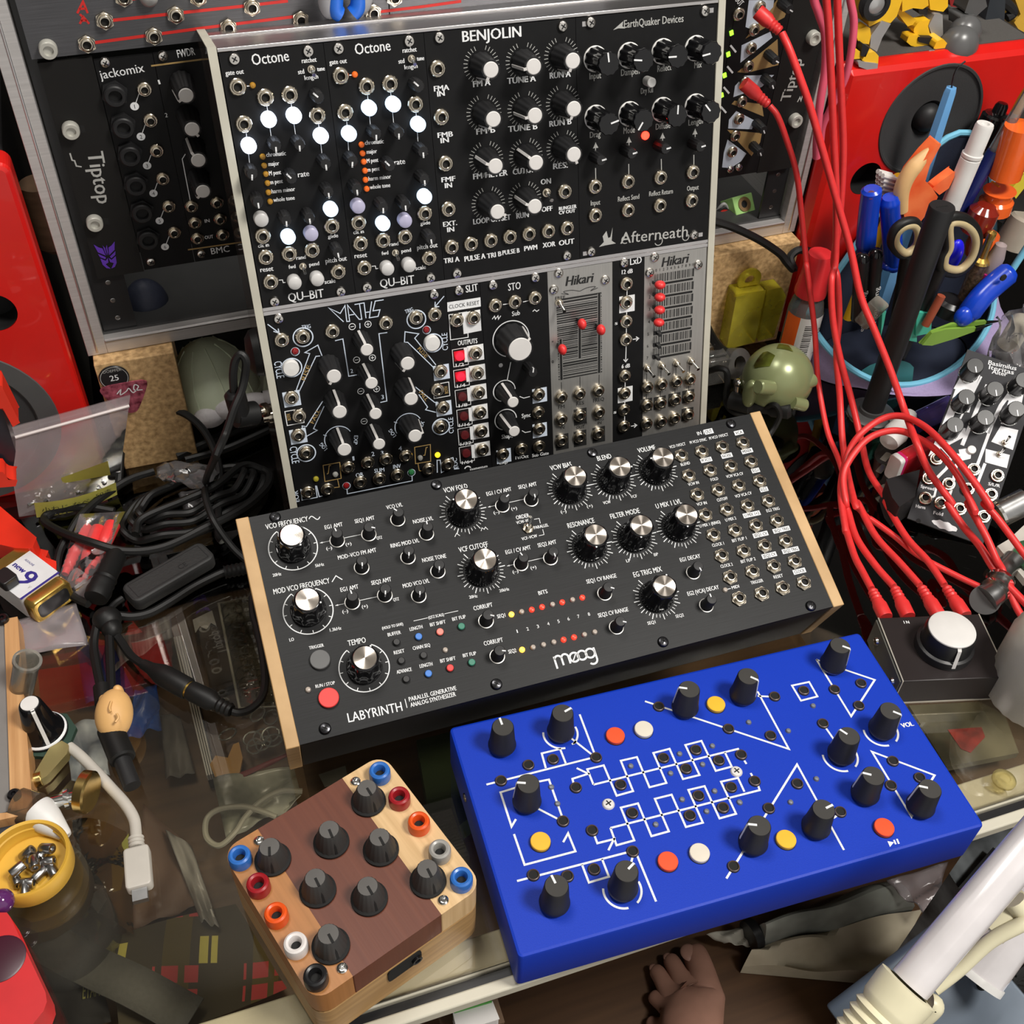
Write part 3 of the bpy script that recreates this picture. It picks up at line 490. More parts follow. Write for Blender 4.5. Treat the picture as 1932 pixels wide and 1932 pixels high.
# ---- hand lettered chaos module
m = Mod('oscillator_module', 'black hand-lettered module headed BENJOLIN with eleven white-capped knobs', 101.6, 133.35, 81.28)
m.screws(((109.4, 258.9), (175.5, 258.5), (174.8, 136.5), (108.9, 136)))
m.jacks(((107, 244.6), (107, 220.9), (107.2, 197.1), (106.8, 172.8), (106.9, 151.7), (118.1, 151.9), (129.6, 152.2), (140.8, 152.7), (152.1, 152.8), (163.7, 152.7), (175, 152.8), (174.2, 173.6)))
m.put('toggle_switch', TOGD, (163.5, 174.3))
for p, a in (((130.6, 244), 245), ((153.3, 243.3), 190), ((174.5, 244), 252), ((130.4, 220.1), 243), ((153, 219.4), 188), ((174.6, 220.4), 252), ((130.1, 196.4), 160), ((152.6, 195.4), 138), ((174.1, 197.1), 290), ((129.8, 172.3), 330), ((151, 172.4), 160)):
    m.knob(KCW, p, a); m.g.ticks(p[0], p[1], 7.4, 9.6, -250, 70, 26, .35, M['greyink'])
m.txt([('BENJOLIN', (121.5, 255.8), (152.8, 255.5), 5.4), ('FMA', (104.6, 233.6), (112.5, 233.6), 2.8), ('IN', (106.1, 230.9), (109.9, 231), 2.8), ('FMB', (104.5, 210.4), (112.6, 210.3), 2.8), ('IN', (105.9, 207.5), (110.2, 207.6), 2.8), ('FMF', (104.6, 187.2), (112.1, 187.1), 2.8), ('IN', (106.2, 183.9), (110, 183.9), 2.8), ('EXT.', (103.5, 163.2), (111.2, 163.2), 2.8), ('IN', (105.5, 159.9), (109.3, 159.9), 2.8),
    ('FM A', (125.6, 233.5), (134.8, 233.7), 3.2), ('TUNE A', (144.2, 233.2), (159.8, 233.1), 3.2), ('RUN A', (167.8, 233.5), (179.4, 233.4), 3.2), ('FM B', (125.7, 209.6), (136, 209.7), 3.2), ('TUNE B', (143.4, 208.9), (159.7, 208.7), 3.2), ('RUN B', (166.8, 209), (179.3, 209.1), 3.2), ('FM FILTER', (122.3, 186.5), (141.7, 186.4), 3.2), ('CUTOFF', (144.8, 186.2), (159, 186.2), 3.2), ('RES.', (168.2, 186.3), (176.6, 186.2), 3.2), ('LOOP OFFSET', (120.6, 162.1), (142.1, 161.9), 3.2), ('RUN', (145.7, 161.9), (152.7, 161.9), 3.2), ('ON', (160.7, 178.8), (166.5, 178.8), 3.1), ('OFF', (160.6, 163.6), (166.9, 163.6), 2.9), ('RUNGLER', (170.9, 163.1), (181.3, 163.2), 2.1), ('CV OUT', (170.8, 160.8), (180.5, 160.8), 2.1),
    ('TRI A', (102.1, 142.7), (111, 142.6), 3), ('PULSE A', (114.1, 141.9), (126.1, 142.1), 3.2), ('TRI B', (127.3, 141.8), (135.6, 142.1), 3), ('PULSE B', (136.4, 142.4), (146.4, 142.5), 2.8), ('PWM', (149.4, 142.8), (157, 142.8), 3), ('XOR', (160.5, 143.1), (168, 143.1), 3), ('OUT', (170.3, 142.9), (179.5, 142.9), 3.2)], bold=.17)
m.done()
# ---- reverb module with fluted knobs
m = Mod('reverb_module', 'black module with eight fluted black knobs, top right of the upright case', 182.88, 133.35, 81.28)
m.screws(((191.1, 258.9), (256.7, 258.9), (189.8, 136.7), (255.3, 137.3)))
for p, d in (((187.8, 258.5), 0), ((260.6, 258.9), 0), ((186.1, 136), 0), ((259.6, 136.7), 0)): m.g.pl([(p[0] - 1.3, p[1]), (p[0] + 1.3, p[1])], 2.4, M['alu'])
for p, a in (((193.4, 241), 97), ((212.8, 240.9), 172), ((232.4, 241), 178), ((251.9, 240.8), 188), ((193.3, 211.1), 14), ((213.2, 210.8), 236), ((232.9, 210.9), 88), ((252.9, 210.7), 130)): m.knob(EQ, p, a, 'fluted_knob')
for p in ((192.3, 190.4), (210.5, 191.8), (230.7, 192), (252, 190.6)): m.knob(MINI, p, 8, 'mini_knob')
m.jacks(((192.3, 174), (212.3, 174.2), (232.3, 174), (252.5, 174.5), (192.2, 157.8), (212.4, 158), (232.3, 158), (252.4, 158.2)))
m.leds(lm(led('glowing red led', (1, .02, .01), 9), 2.3), [(222.9, 198.1)])
g = G(); g.lathe([(2.6, 0), (2.6, 6.6), (2.2, 7), (0, 7)], M['white'], 20); m.put('push_button', g.mesh('push_button'), (223.5, 226.9))
gi = M['greyink']
m.txt([('EarthQuaker Devices', (210, 254.6), (244.3, 254.6), 4), ('Input', (190.2, 230.9), (196.8, 230.9), 3.4), ('Dampen', (208.4, 230.8), (219.1, 230.9), 3.6), ('Reflect', (229.7, 230.7), (237.9, 231), 3.6), ('Mix', (251.7, 230.5), (256.1, 230.6), 3.4), ('Dry Kill', (220.1, 220.4), (227.2, 220.5), 3.2), ('Drag', (190, 200.5), (196.2, 200.5), 3.4), ('Mode', (209.9, 200.4), (216.6, 200.4), 3.6), ('Diffuse', (229.3, 200.4), (238.1, 200.5), 3.4), ('Length', (249.3, 200.4), (258.1, 200.6), 3.4), ('Input', (190, 163.3), (195.7, 163.2), 3), ('Reflect Send', (206.6, 163.3), (219.7, 163.3), 3), ('Reflect Return', (225.9, 163.8), (240.7, 163.6), 3), ('Output', (249.7, 163.8), (257.1, 163.8), 3), ('Afterneath', (208.1, 138.6), (251, 136.8), 7)], gi, .06)
for a, b in (((193.3, 197.7), (193.2, 193.3)), ((213.2, 198.3), (213.2, 193.6)), ((233.5, 198.2), (233.6, 193.5)), ((253.5, 198.2), (253.7, 193.7))): m.g.fill([a, (a[0] - 1.6, a[1] - 3), (a[0] + 1.6, a[1] - 3)], gi); m.g.pl([a, b], .5, gi)
for a, b in (((193.1, 183.9), (193.2, 178)), ((213.1, 183.7), (213.2, 178.2)), ((233, 184), (233.3, 178)), ((253.3, 183.9), (253.5, 178.5))): m.g.pl([a, b], .5, gi)
m.g.fill([(194.7, 138.6), (197.8, 141.1), (197.1, 144.6), (199.5, 147.4), (200.5, 143.1), (201.9, 143.4), (203.3, 149), (202.7, 141.2), (205.3, 139.2), (198.6, 139)], gi)
m.g.fill([(203.8, 254.1), (207.2, 256.4), (209.6, 258), (209.1, 255.6), (210.7, 254.3), (206.8, 254.7)], gi); m.g.arc(*(211.2, 140.6), 2.2, 60, 300, .5, gi); m.g.arc(*(232.4, 136.6), 2.4, 200, 420, .5, gi); m.g.arc(*(249.9, 136.6), 2, 150, 400, .5, gi)
m.done()
# ---- function generator
m = Mod('function_module', 'wide black module headed MATHS with white buttons and arrows, lower left of the upright case', 0, 0, 101.6); ink = M['ink']; pb = M['paleink']; gd = M['goldink']
m.screws(((7.2, 126), (94.7, 125.8), ))
for p in ((7, 77.8), (7.1, 53.9), (95, 78), (94.5, 54.6)): m.g.rect(p[0], p[1], 9.6, 9.4, pb)
for p in ((6.8, 66.3), (94, 66.6)): m.g.rect(p[0], p[1], 10.2, 9.4, ink); m.g.rect(p[0], p[1], 9.2, 8.4, M['panel'], .13)
for p, r in (((18.7, 113.2), 5.4), ((83.3, 112.8), 5.4), ((10, 42.2), 5.4), ((91.7, 42.9), 5.2), ((9.9, 96.5), 5.5), ((91.7, 97), 5.5)): m.g.arc(p[0], p[1], r, 0, 360, .7, pb)
m.jacks(((6.9, 114), (18.5, 113.9), (35.1, 114.3), (65.4, 114.1), (82.9, 114.3), (93.8, 114.5), (6.9, 79), (9.4, 67.1), (7, 55.1), (9.8, 43), (94.3, 79.2), (91.3, 67.9), (93.8, 55.8), (91.2, 43.5), (32.8, 28.2), (44.8, 28.9), (56.1, 28.8), (68.2, 28.4), (38.7, 16.7), (50.5, 16.5), (61.7, 16.6), (18.8, 16.2), (7.1, 16.7), (81.3, 16.4), (93.6, 17.1)))
for p, a in (((30.5, 94.5), 237), ((30.8, 72.6), 88), ((30.4, 48.6), 95), ((72.3, 94.6), 237), ((72.1, 72.7), 62), ((72.1, 48.9), 14)): m.knob(KCW, p, a)
for p in ((50.5, 106.7), (50.7, 86.6), (50.8, 67.5), (50.6, 48)): m.knob(KCS, p, 100)
g = G(); g.lathe([(4.6, 0), (4.6, 3.2), (4.2, 3.8), (0, 4)], M['white'], 28); CYB = g.mesh('cycle_button')
for p in ((9.2, 97.2), (90.6, 97.9)): m.put('cycle_button', CYB, p)
m.leds(LDIM, ((13.1, 106), (88.3, 105.9), (30.2, 15.9))); m.leds(LYD, [(13.1, 24.2)]); m.leds(LYL, [(87.9, 24.5)]); m.leds(LGR, [(70.5, 16.3)]); m.leds(LGY, ((24.8, 24.7), (76.9, 24.8)))
for p in ((13.2, 105.6), (88.6, 105.5), (30.4, 15.4), (70.7, 15.7)): m.g.arc(p[0], p[1], 2.3, 0, 360, .4, pb)
for P in (((42.1, 118.3), (35.1, 127.5), (40.9, 123.4), (44.1, 127.5), (43.9, 118.2), (45.5, 118), (45.5, 127.5), (50.9, 118.3), (52.4, 118.1), (52.2, 127.1)), ((49.4, 127.2), (54.8, 127.3), (54.8, 118.3)), ((45.8, 121.6), (48.5, 121.6)), ((55.1, 121.7), (57.5, 121.6)), ((59.1, 127.4), (56.7, 118.2), (61.7, 118.2), (63.2, 121.9), (59.2, 121.9), (61.1, 127.3), (65.9, 127.3)),
    ((10.2, 82.5), (20.9, 103), (18.4, 104.1), (26.1, 107.2), (27.5, 100.5)), ((11.4, 81), (24.1, 100.8), (26.4, 100.6)), ((24, 73), (12.5, 59), (10.2, 59.9), (9.7, 53.8)), ((24.4, 69.8), (16.4, 56.9), (18.3, 55.4), (11.1, 52.6)), ((75, 100.3), (76, 106.6), (83.8, 104), (81.2, 101.8), (92.1, 83.2)), ((75, 100.3), (76.9, 100), (90.7, 81.7)), ((78.6, 71.7), (89.2, 59.6), (91, 59.5)), ((80.2, 66.5), (84.7, 57.4), (83.3, 55.9), (89.8, 52.8)),
    ((35.9, 108.1), (40.4, 108.4), (40.8, 85.5), (45.4, 85.5)), ((65.8, 107.9), (61, 108), (60.9, 66), (57, 65.8)), ((51, 116), (50.7, 112.8)), ((0.9, 123.8), (6.1, 118)), ((3.3, 119.3), (6.2, 117.8), (6.1, 120.4)), ((100.5, 123.9), (94.8, 118.6)), ((95.1, 121.4), (94.7, 118.6), (97.2, 118.2)), ((30.4, 13), (30.2, 9.9), (70.6, 10), (70.8, 13.6)), ((12.8, 19.5), (13.3, 11.8), (15.4, 11.8)), ((86.7, 12.2), (87.3, 20.8), (89.3, 20.5), (89.3, 11.7), (91.1, 12.3)), ((3.3, 19.3), (3, 11.7), (12.1, 11.6), (12.2, 19.7)), ((94.4, 20.2), (97.4, 20.5), (97.7, 12.3), (100.7, 12.1))): m.g.pl(P, .55, pb)
for p, r, a0, a1 in (((29.8, 47.4), 8.2, 25, 205), ((72, 47.4), 8.2, 25, 205)): m.g.arc(p[0], p[1], r, a0, a1, .5, pb); m.g.pl([(p[0] - 6.6, p[1] + 3.4), (p[0] - 8.4, p[1] + 4.4)], .5, pb)
for p, sy in (((46.5, 114.7), 0), ((55.5, 114.6), 1), ((46.5, 94.6), 0), ((46.5, 75), 0), ((46.1, 55.7), 0), ((55.6, 94.3), 1), ((55.8, 74.7), 1)):
    m.g.arc(p[0], p[1], 1.8, 0, 360, .4, ink, k=20); m.g.pl([(p[0] - 1, p[1]), (p[0] + 1, p[1])], .4, ink)
    if sy: m.g.pl([(p[0], p[1] - 1), (p[0], p[1] + 1)], .4, ink)
for P in (((18.5, 32.1), (28.5, 32), (27.9, 21.2), (18.1, 21.2)), ((74.3, 32.5), (84.1, 32.4), (83.3, 21), (73.8, 21.3))): m.g.pl(P, .5, gd, closed=True)
m.g.pl(((25.7, 20.9), (26, 15.6), (22.2, 16)), .5, gd); m.g.pl(((75.3, 21), (75.6, 16.1), (78.2, 15.1)), .5, gd); m.g.pl(((19.9, 25.9), (20.8, 26.2), (22, 31.1), (23.1, 31.1)), .5, gd); m.g.pl(((79.1, 25.9), (80.1, 25.9), (81.3, 30.8), (82.3, 30.9)), .5, gd)
m.txt([('TRIG', (18.9, 117.8), (23.7, 117.8), 2.4), ('TRIG', (77.5, 117.2), (82.1, 118.2), 2.4), ('CYCLE', (0.6, 101.5), (0.7, 91.5), 4.6), ('CYCLE', (1, 47.9), (0.9, 37), 4.6), ('CYCLE', (100.1, 91.3), (100.5, 101.8), 3.6), ('CYCLE', (99.2, 37.2), (99.6, 47.8), 3.2), ('1', (36.3, 31.5), (37.4, 31.5), 3), ('2', (47.9, 32), (49.6, 32), 3), ('3', (53.5, 31.8), (55, 31.7), 2.6), ('4', (64.4, 32.3), (66.4, 32.2), 3), ('OR', (36.8, 20.1), (41.4, 20.1), 2.6), ('SUM', (48.2, 20.5), (54.3, 20.3), 2.8), ('INV', (59.9, 20.8), (64.6, 20.7), 2.8), ('EOR', (1.3, 11.2), (1.4, 18.8), 2.8), ('EOC', (100.1, 12.7), (99.7, 19.8), 2.6), ('LOG', (22.6, 42.5), (20, 47.1), 2.4), ('EXP', (39.2, 47.7), (38.1, 42), 2.4), ('LOG', (64.1, 42.6), (61.6, 47.7), 2.4), ('EX', (80.6, 45.2), (82, 48.1), 2.4), ('2', (42.2, 87.2), (43.6, 87.2), 2.6), ('3', (58, 67.7), (59.4, 67.7), 2.8)], pb)
m.txt([('RISE', (15.9, 87.4), (20.6, 95.4), 2.6), ('FALL', (17, 59.9), (22.1, 67.7), 2.6), ('RISE', (82.1, 94.9), (86.4, 88.5), 2.8), ('FALL', (80.3, 67.8), (83.9, 61.3), 2.6), ('BOTH', (4.7, 65), (4.5, 68.9), 2.2), ('BOTH', (98, 64), (97.9, 68.5), 2.2)], gd)
m.done()
# ---- clock divider
m = Mod('divider_module', 'narrow black clock divider with a column of red square lights', 101.6, 0, 20.32)
m.screws(((109.3, 125.7), ))
m.g.fill(((102, 119.9), (121.7, 119.8), (121.6, 114.3), (101.7, 114.3)), ink); m.g.fill(((110.1, 112.3), (121, 112.6), (121, 99.6), (110.2, 99.3)), ink); m.g.pl(((102.4, 112.4), (113, 112.4), (112.7, 96.9), (102.1, 97.1)), .5, ink, closed=True, n=.16)
m.txt([('SLIT', (113.5, 123.9), (120.6, 124.1), 4.4), ('OUTPUTS', (106.2, 92.8), (118, 92.4), 3.2)], ink, .1); m.g.t('CLOCK RESET', (102.8, 115.9), (120.8, 115.8), 2.4, M['blackink'], .2)
js = [(106.5, 108.8), (116.5, 108.5)]
BSQ = lambda mm: (lambda g: g.lathe([(2.6, 0), (2.6, 1.6), (0, 1.8)], mm, 24).mesh('round_light'))(G()); SON, SOFF = BSQ(M['ledred']), BSQ(mat('unlit red button', (.1, .012, .014), .35))
dk = mat('red glow tile', (.5, .005, .02), .5); dk2 = mat('dark red tile', (.02, .004, .005), .5)  # lit tiles carry the red glow of their light as colour
for i, (s_, a, b, c, j) in enumerate((('1/2', (106.6, 86.4), (103.9, 79.7), (108.9, 79.5), (116.2, 86.6)), ('1/4', (106.3, 73.3), (103.7, 66.3), (108.8, 66.3), (116.4, 73.9)), ('1/8', (106.2, 60.4), (103.7, 53.4), (109.1, 53.3), (116.3, 61.2)), ('1/16', (106.2, 47.4), (102.9, 40.4), (109.8, 40.1), (116.2, 47.9)), ('1/32', (105.9, 34.7), (102.8, 27.5), (109.6, 27.3), (116.1, 35.2)), ('1/64', (105.8, 22.1), (102.7, 14.6), (109.6, 14.3), (116.1, 22.4)))):
    m.g.rect(j[0] + .3, j[1] - .2, 10, 10, ink, .09); m.g.rect(j[0] - 5.4, j[1] - .4, 2.6, 9, ink, .09)
    m.g.rect(a[0], a[1], 6.4, 6.2, dk if i < 2 else dk2, .12); m.g.pl([(a[0] - 4, a[1] + 4.4), (a[0] + 5, a[1] + 4.4), (a[0] + 5, a[1] - 6.4), (a[0] - 4, a[1] - 6.4)], .35, ink, .17, True)
    m.put('round_light', SON if i < 2 else SOFF, a); m.txt([(s_, b, c, 2.2)], ink, .08); js.append(j)
m.jacks(js); m.txt([('momentum', (107.6, 9.1), (118.8, 9.1), 2)], ink); m.g.arc(*(106.1, 10.4), 2, 20, 160, .8, ink); m.done()
# ---- sub oscillator
m = Mod('voice_module', 'black oscillator module with one very large white-capped knob', 121.92, 0, 40.64)
m.screws(((129.5, 125.8), (155.1, 126.4)))
for p in ((155, 51.6), (154.2, 27.8), (129.9, 14.7)): m.g.rect(p[0], p[1], 9.4, 9.6, pb)
m.jacks(((129.9, 114), (141.8, 114.2), (154.1, 114.6), (154, 52.7), (153.2, 40.9), (153.4, 29.2), (129, 16.5), (141.3, 17.7), (152.9, 17.2)))
p = (138.7, 91.4); m.knob(KCB, p, 42, 'large_knob'); m.g.arc(p[0], p[1], 11.2, -5, 250, .6, ink)
for p, a in (((132.7, 58.8), 105), ((132.5, 39.5), 127)): m.knob(KCT, p, a); m.g.arc(p[0], p[1], 6.9, 0, 250, .6, ink)
m.knob(MINI, (147.8, 72.3), 80, 'mini_knob'); m.g.disc(*(131.4, 75.8), 1.3, M['steel'])
for P in (((134.9, 113.3), (138.2, 113.2)), ((147.1, 112.9), (150.4, 113.1)), ((137.7, 76.7), (134.8, 65.2)), ((146.8, 75), (148.1, 72.3)), ((142.1, 53.3), (144.7, 51.7), (148.7, 52)), ((142.5, 29.9), (144.6, 28.1), (148.2, 28.2)), ((127.9, 105.5), (129.4, 107.1), (129.8, 105.2), (131.5, 107), (131.7, 104.9), (133.2, 106.7)), ((152.8, 106.1), (154, 107), (155.3, 105.7), (156.8, 106.6))): m.g.pl(P, .5, ink)
m.txt([('STO', (138.6, 121), (146.1, 121), 4.6), ('Sub', (140.1, 105.3), (144.9, 105.4), 3), ('Sync', (142.8, 38.5), (148.6, 38.3), 3), ('Shape', (129.2, 26.8), (136.5, 26.5), 3), ('Exp', (126.7, 9.4), (132.1, 9), 2.6), ('1V/Oct', (137.4, 10.6), (145.9, 10.2), 2.4), ('Sub Gate', (148.4, 9.9), (159.4, 9.5), 2.4)], ink, .07); m.done()
# ---- two silver slider modules
g = G(); g.box(-1, -2, 0, 1, 2, 3, M['black']); g.ell((0, 0, 6.4), (2.6, 3.3, 3.4), M['red']); SLR = g.mesh('slider_cap')
g = G(); g.box(-.9, -.9, 0, .9, .9, 5.5, M['black']); g.box(-1.2, -2.2, 0, 1.2, 2.2, .8, M['black']); SLB = g.mesh('slider_stem')
random.seed(5)
m = Mod('filter_module', 'silver slider module with three red caps over a barcode of horizontal lines', 162.56, 0, 40.64, m=M['alup']); bk = M['blackink']
m.screws(((169.5, 126.8), (166.2, 117.3), (198.4, 118.2)))
a, b = (167.3, 110.6), (196.1, 59.4); x0, x1, y1, y0 = a[0] + .3, b[0], a[1] + .5, b[1]; y = y0
while y < y1: h = random.choice((.35, .5, .8, 1.1)); m.g.rect((x0 + x1) / 2, y + h / 2, x1 - x0, h, bk); y += h + random.choice((.5, .7, 1))
for a, b in (((169.6, 85.8), (169.4, 59.2)), ((182, 95.5), (181.6, 71.3)), ((194.6, 110.5), (194.1, 59.3))): m.g.pl([a, b], 2.2, M['alup'], .13); m.g.pl([a, b], 1.5, M['hole'], .16)
for p in ((168.3, 81.8), (181.1, 95.8), (193.1, 90.1)): m.put('slider_cap', SLR, p)
m.put('toggle_switch', TOGD, (169.1, 108.9))
for p in ((168.7, 16.9), (180.8, 16.9), (193.5, 17), (181.2, 32.3)): m.g.rect(p[0], p[1] - .4, 8.6, 11, bk)
m.jacks(((168.6, 48), (180.5, 48.1), (193, 47.8), (168.2, 32.8), (180.5, 33.3), (193.3, 32.9), (168, 18.1), (180.1, 18.1), (192.7, 18.1)))
for a, b in (((169.3, 57.7), (169.3, 51.5)), ((181.5, 59), (181.4, 51.3)), ((194.1, 58.2), (194, 51))): m.g.pl([a, b], .4, bk)
m.txt([('FREE', (167, 110.9), (173.2, 110.8), 2), ('+', (163.9, 84.4), (165.1, 84.4), 1.6), ('0', (163.6, 71.2), (164.8, 71.2), 2), ('FM', (166.8, 39.9), (170.9, 39.9), 2.5), ('RES', (178.7, 40), (183.8, 39.9), 2.5), ('FREQ', (190, 39.9), (197.3, 40), 2.5), ('IN', (167.6, 25.7), (170.3, 25.5), 2.5), ('NOTCH', (177.2, 25.9), (185.5, 25.5), 2), ('OUT', (178.4, 23.5), (183.9, 23.3), 2.3), ('TRIG', (190.9, 26.6), (196.9, 26.3), 2.1), ('IN', (192.7, 24), (195.3, 23.9), 2.2)], bk, .04)
m.g.t('Hikari', (173.7, 118.3), (190.3, 118.2), 6, bk, bold=.25, shear=.2)
for s_ in (-1, 1):
    c = (182.3, 113.8); m.g.pl(spline([(c[0], c[1], 0), (c[0] + s_ * 5, c[1] + 1.4, 0), (c[0] + s_ * 10, c[1] + 1.2, 0), (c[0] + s_ * 7, c[1] - .8, 0), (c[0] + s_ * 11.5, c[1] + .3, 0)], 6), .35, bk)
m.done()
m = Mod('gate_module', 'narrow black filter module with a single column of eight sockets', 203.2, 0, 20.32)
for p in ((212.5, 101.1), (211.6, 41.3)): m.g.rect(p[0], p[1], 10, 10.4, ink)
m.g.pl(((212.5, 110.8), (212, 70.4)), .5, ink); m.g.pl(((211.5, 49.8), (211.2, 19.7)), .5, ink)
for a, b in (((216.5, 77.5), (220.4, 77.5)), ((215.7, 18.1), (219.7, 18)), ((212, 70.4), (211.8, 63.5))):
    m.g.pl([a, b], .6, ink); d = (Vector(b) - Vector(a)).normalized(); e = Vector((-d.y, d.x)); q = Vector(b); m.g.pl([q - d * 1.8 + e * 1.4, q, q - d * 1.8 - e * 1.4], .6, ink)
m.jacks(((211.6, 114.2), (211.5, 102.5), (211.5, 90.5), (211.3, 78.7), (210.7, 54.7), (210.7, 42.6), (210.4, 31.2), (210.3, 19.6)))
m.screws(((210.5, 126.9), )); m.txt([('LxD', (214.4, 124.9), (221.7, 125), 4.4), ('12 dB', (209.1, 120), (216, 119.9), 2.8), ('6 dB', (209.1, 59.6), (214.6, 59.3), 2.8), ('s', (204.6, 89), (206.3, 88.9), 2.4), ('s', (203.7, 29.4), (205.5, 29.3), 2.4)], ink, .1); m.done()
m = Mod('mixer_module', 'silver slider module with four red caps stacked at its left side', 223.52, 0, 40.64, m=M['alup'])
m.screws(((229.9, 127.3), (226.9, 118.3), (258.7, 118.4)))
rows = ((231.2, 110.5), (231.4, 102.4), (231.2, 94.6), (231, 86.6), (230.8, 78.8), (230.7, 70.9), (230.3, 62.8)); xe = (255.6, 103)[0]; X = rows[0][0] - 1; x = X; bars = []
while x < xe: w_ = random.choice((.3, .45, .7, 1.1)); bars.append((x, w_)); x += w_ + random.choice((.4, .6, .8))
for i, r_ in enumerate(rows):
    for x, w_ in bars: m.g.rect(x + w_ / 2, r_[1] + 3.6, w_, 5, bk)
    m.g.rect((X + xe) / 2, r_[1] - .4, xe - X, 1.3, M['hole'], .14)
for p in ((231, 112.1), (231.1, 104.4), (231.1, 96.4), (230.8, 88.4)): m.put('slider_cap', SLR, p, 90)
for p in ((232.6, 79.4), (232.3, 71.6), (231.9, 63.8)): m.put('slider_stem', SLB, p, 90)
for p in ((226, 56.8), (236.1, 56.5), (246.1, 56.3), (256.2, 56)): m.put('toggle_switch', TOGD, p, 20)
js = ((226.1, 43.9), (235.9, 44.1), (246.2, 44.1), (255.6, 44), (226.1, 31.3), (235.6, 31.1), (245.8, 31.5), (255.5, 31.8), (226.1, 18.2), (236.3, 17.8), (245.7, 18.2), (255.4, 19))
for i in (4, 5, 6, 7, 11): m.g.rect(js[i][0] - .2, js[i][1] - .2, 8.4, 9, bk)
for i in range(4): m.g.pl([(js[i][0], js[i][1]), (js[i][0], js[i][1] + 9)], .4, bk); m.g.pl([(js[i][0], js[i][1]), (js[i + 4][0], js[i + 4][1])], .4, bk); m.g.tc('1234'[i], js[i][0] + 3.4, js[i][1] - 4.6, 1.6, bk); m.g.tc('OUT', js[i][0], js[i][1] - 6, 1.4, bk)
m.jacks(js)
for i, p in enumerate(((227.4, 111.1), (227.3, 103.1), (227.3, 95.3), (227.1, 87.2), (226.7, 79.3), (226.5, 71.4), (226.4, 63.5))): m.g.tc(str(i + 1), p[0], p[1], 2, bk)
for i in range(11): m.g.tc(str(i), X + 1 + (xe - X - 1) * i / 10, rows[0][1] + 8.6, 1.8, bk)
m.g.t('Hikari', (234.8, 120.6), (251.6, 120.8), 6, bk, bold=.25, shear=.2); m.done()
# ------------------------------------------------------------------ blue metal synthesizer
M['blue'] = mat('blue powder coat', (.0025, .036, .44), .5, 0, .04, 1500, .06, spec=.3)
M['bknob'] = mat('matt black knob', (.012, .012, .014), .5); M['bcap'] = mat('charcoal knob top', (.035, .033, .03), .7)
M['orange'] = mat('orange red button', (.82, .085, .02), .45); M['ivory'] = mat('ivory button', (.7, .64, .54), .45); M['mustard'] = mat('yellow button', (.82, .46, .03), .45)
blue = thing('groovebox', 'bright blue metal synthesizer covered with white line art and tapered black knobs', 'synthesizer', frame(80.801, 185.123, 32.853, -1.996))
BWD, BDP = 242.07, 126
g = G(); g.rbox(0, 0, -31.4, BWD, BDP, 0, 2.6, M['blue'], 1.5, 4); bb = g.build('enclosure', blue)
g = G()
for x in (14, BWD - 14):
    for y in (14, BDP - 14): g.M = Matrix.Translation((x, y, -32.8)); g.lathe([(5, 0), (5, 1.5)], M['rubber'], 16); g.build('rubber_foot', blue); g = G()
g.M = Matrix.Translation((-.2, 92, -14)) @ Matrix.Rotation(R(-90), 4, 'Y'); g.lathe([(2.4, 0), (2.2, .6), (0, 1)], M['chrome'], 16); g.build('side_screw', blue)
g = G(); g.lathe([(7.2, 2.4), (7.3, 3), (7, 4.5), (6.8, 4.8), (5.6, 18.4), (5.2, 19)], M['bknob'], 48); g.lathe([(5.2, 19), (0, 19.05)], M['bcap'], 48); g.lathe([(6, 0), (6, 1.6), (5.4, 2.6)], M['chrome'], 24); KBL = g.mesh('tapered_knob')
g = G(); g.box(-.55, 1.2, 18.9, .55, 5.35, 19.3, M['ink']); g.add([(-.5, 5.35, 19.3), (.5, 5.35, 19.3), (.5, 5.95, 18.3), (-.5, 5.95, 18.3), (.5, 7.0, 5.4), (-.5, 7.0, 5.4), (-.5, 5, 18.6), (.5, 5, 18.6), (.5, 5.5, 17.8), (-.5, 5.5, 17.8), (.5, 6.6, 5.4), (-.5, 6.6, 5.4)], [(0, 1, 2, 3), (3, 2, 4, 5), (0, 3, 9, 6), (3, 5, 11, 9), (1, 7, 8, 2), (2, 8, 10, 4)], M['ink']); KBP = g.mesh('pointer')
for p, a in (((23.5, 107.1), 92), ((55.3, 106.9), 18), ((26.3, 72.8), 160), ((124, 103.4), 155), ((23.3, 19.6), 98), ((56.3, 17.6), 30), ((214.9, 108.2), -42), ((157.5, 102.8), -46), ((219.7, 63.1), -44), ((191.3, 55.2), 122), ((191.7, 31.3), 148), ((215, 17.4), 150), ((159, 21.4), 10), ((125.3, 22), 158)):
    k = put('tapered_knob', KBL, blue, p[0], p[1], 0, a - 90); put('pointer', KBP, k, 0, 0)
for p, m_ in (((82.2, 97.2), 'orange'), ((98, 96.9), 'ivory'), ((141.3, 101.3), 'mustard'), ((26.4, 50.7), 'mustard'), ((82, 24.5), 'orange'), ((98.4, 24.4), 'ivory'), ((142, 19.5), 'mustard'), ((191.8, 12.2), 'orange')):
    g = G(); g.lathe([(5.1, 0), (5.1, .4)], M['hole'], 32); g.lathe([(4.9, .3), (4.9, 2), (4.6, 2.3), (0, 2.35)], M[m_], 36); put('push_button', g.mesh('push_button'), blue, p[0], p[1])
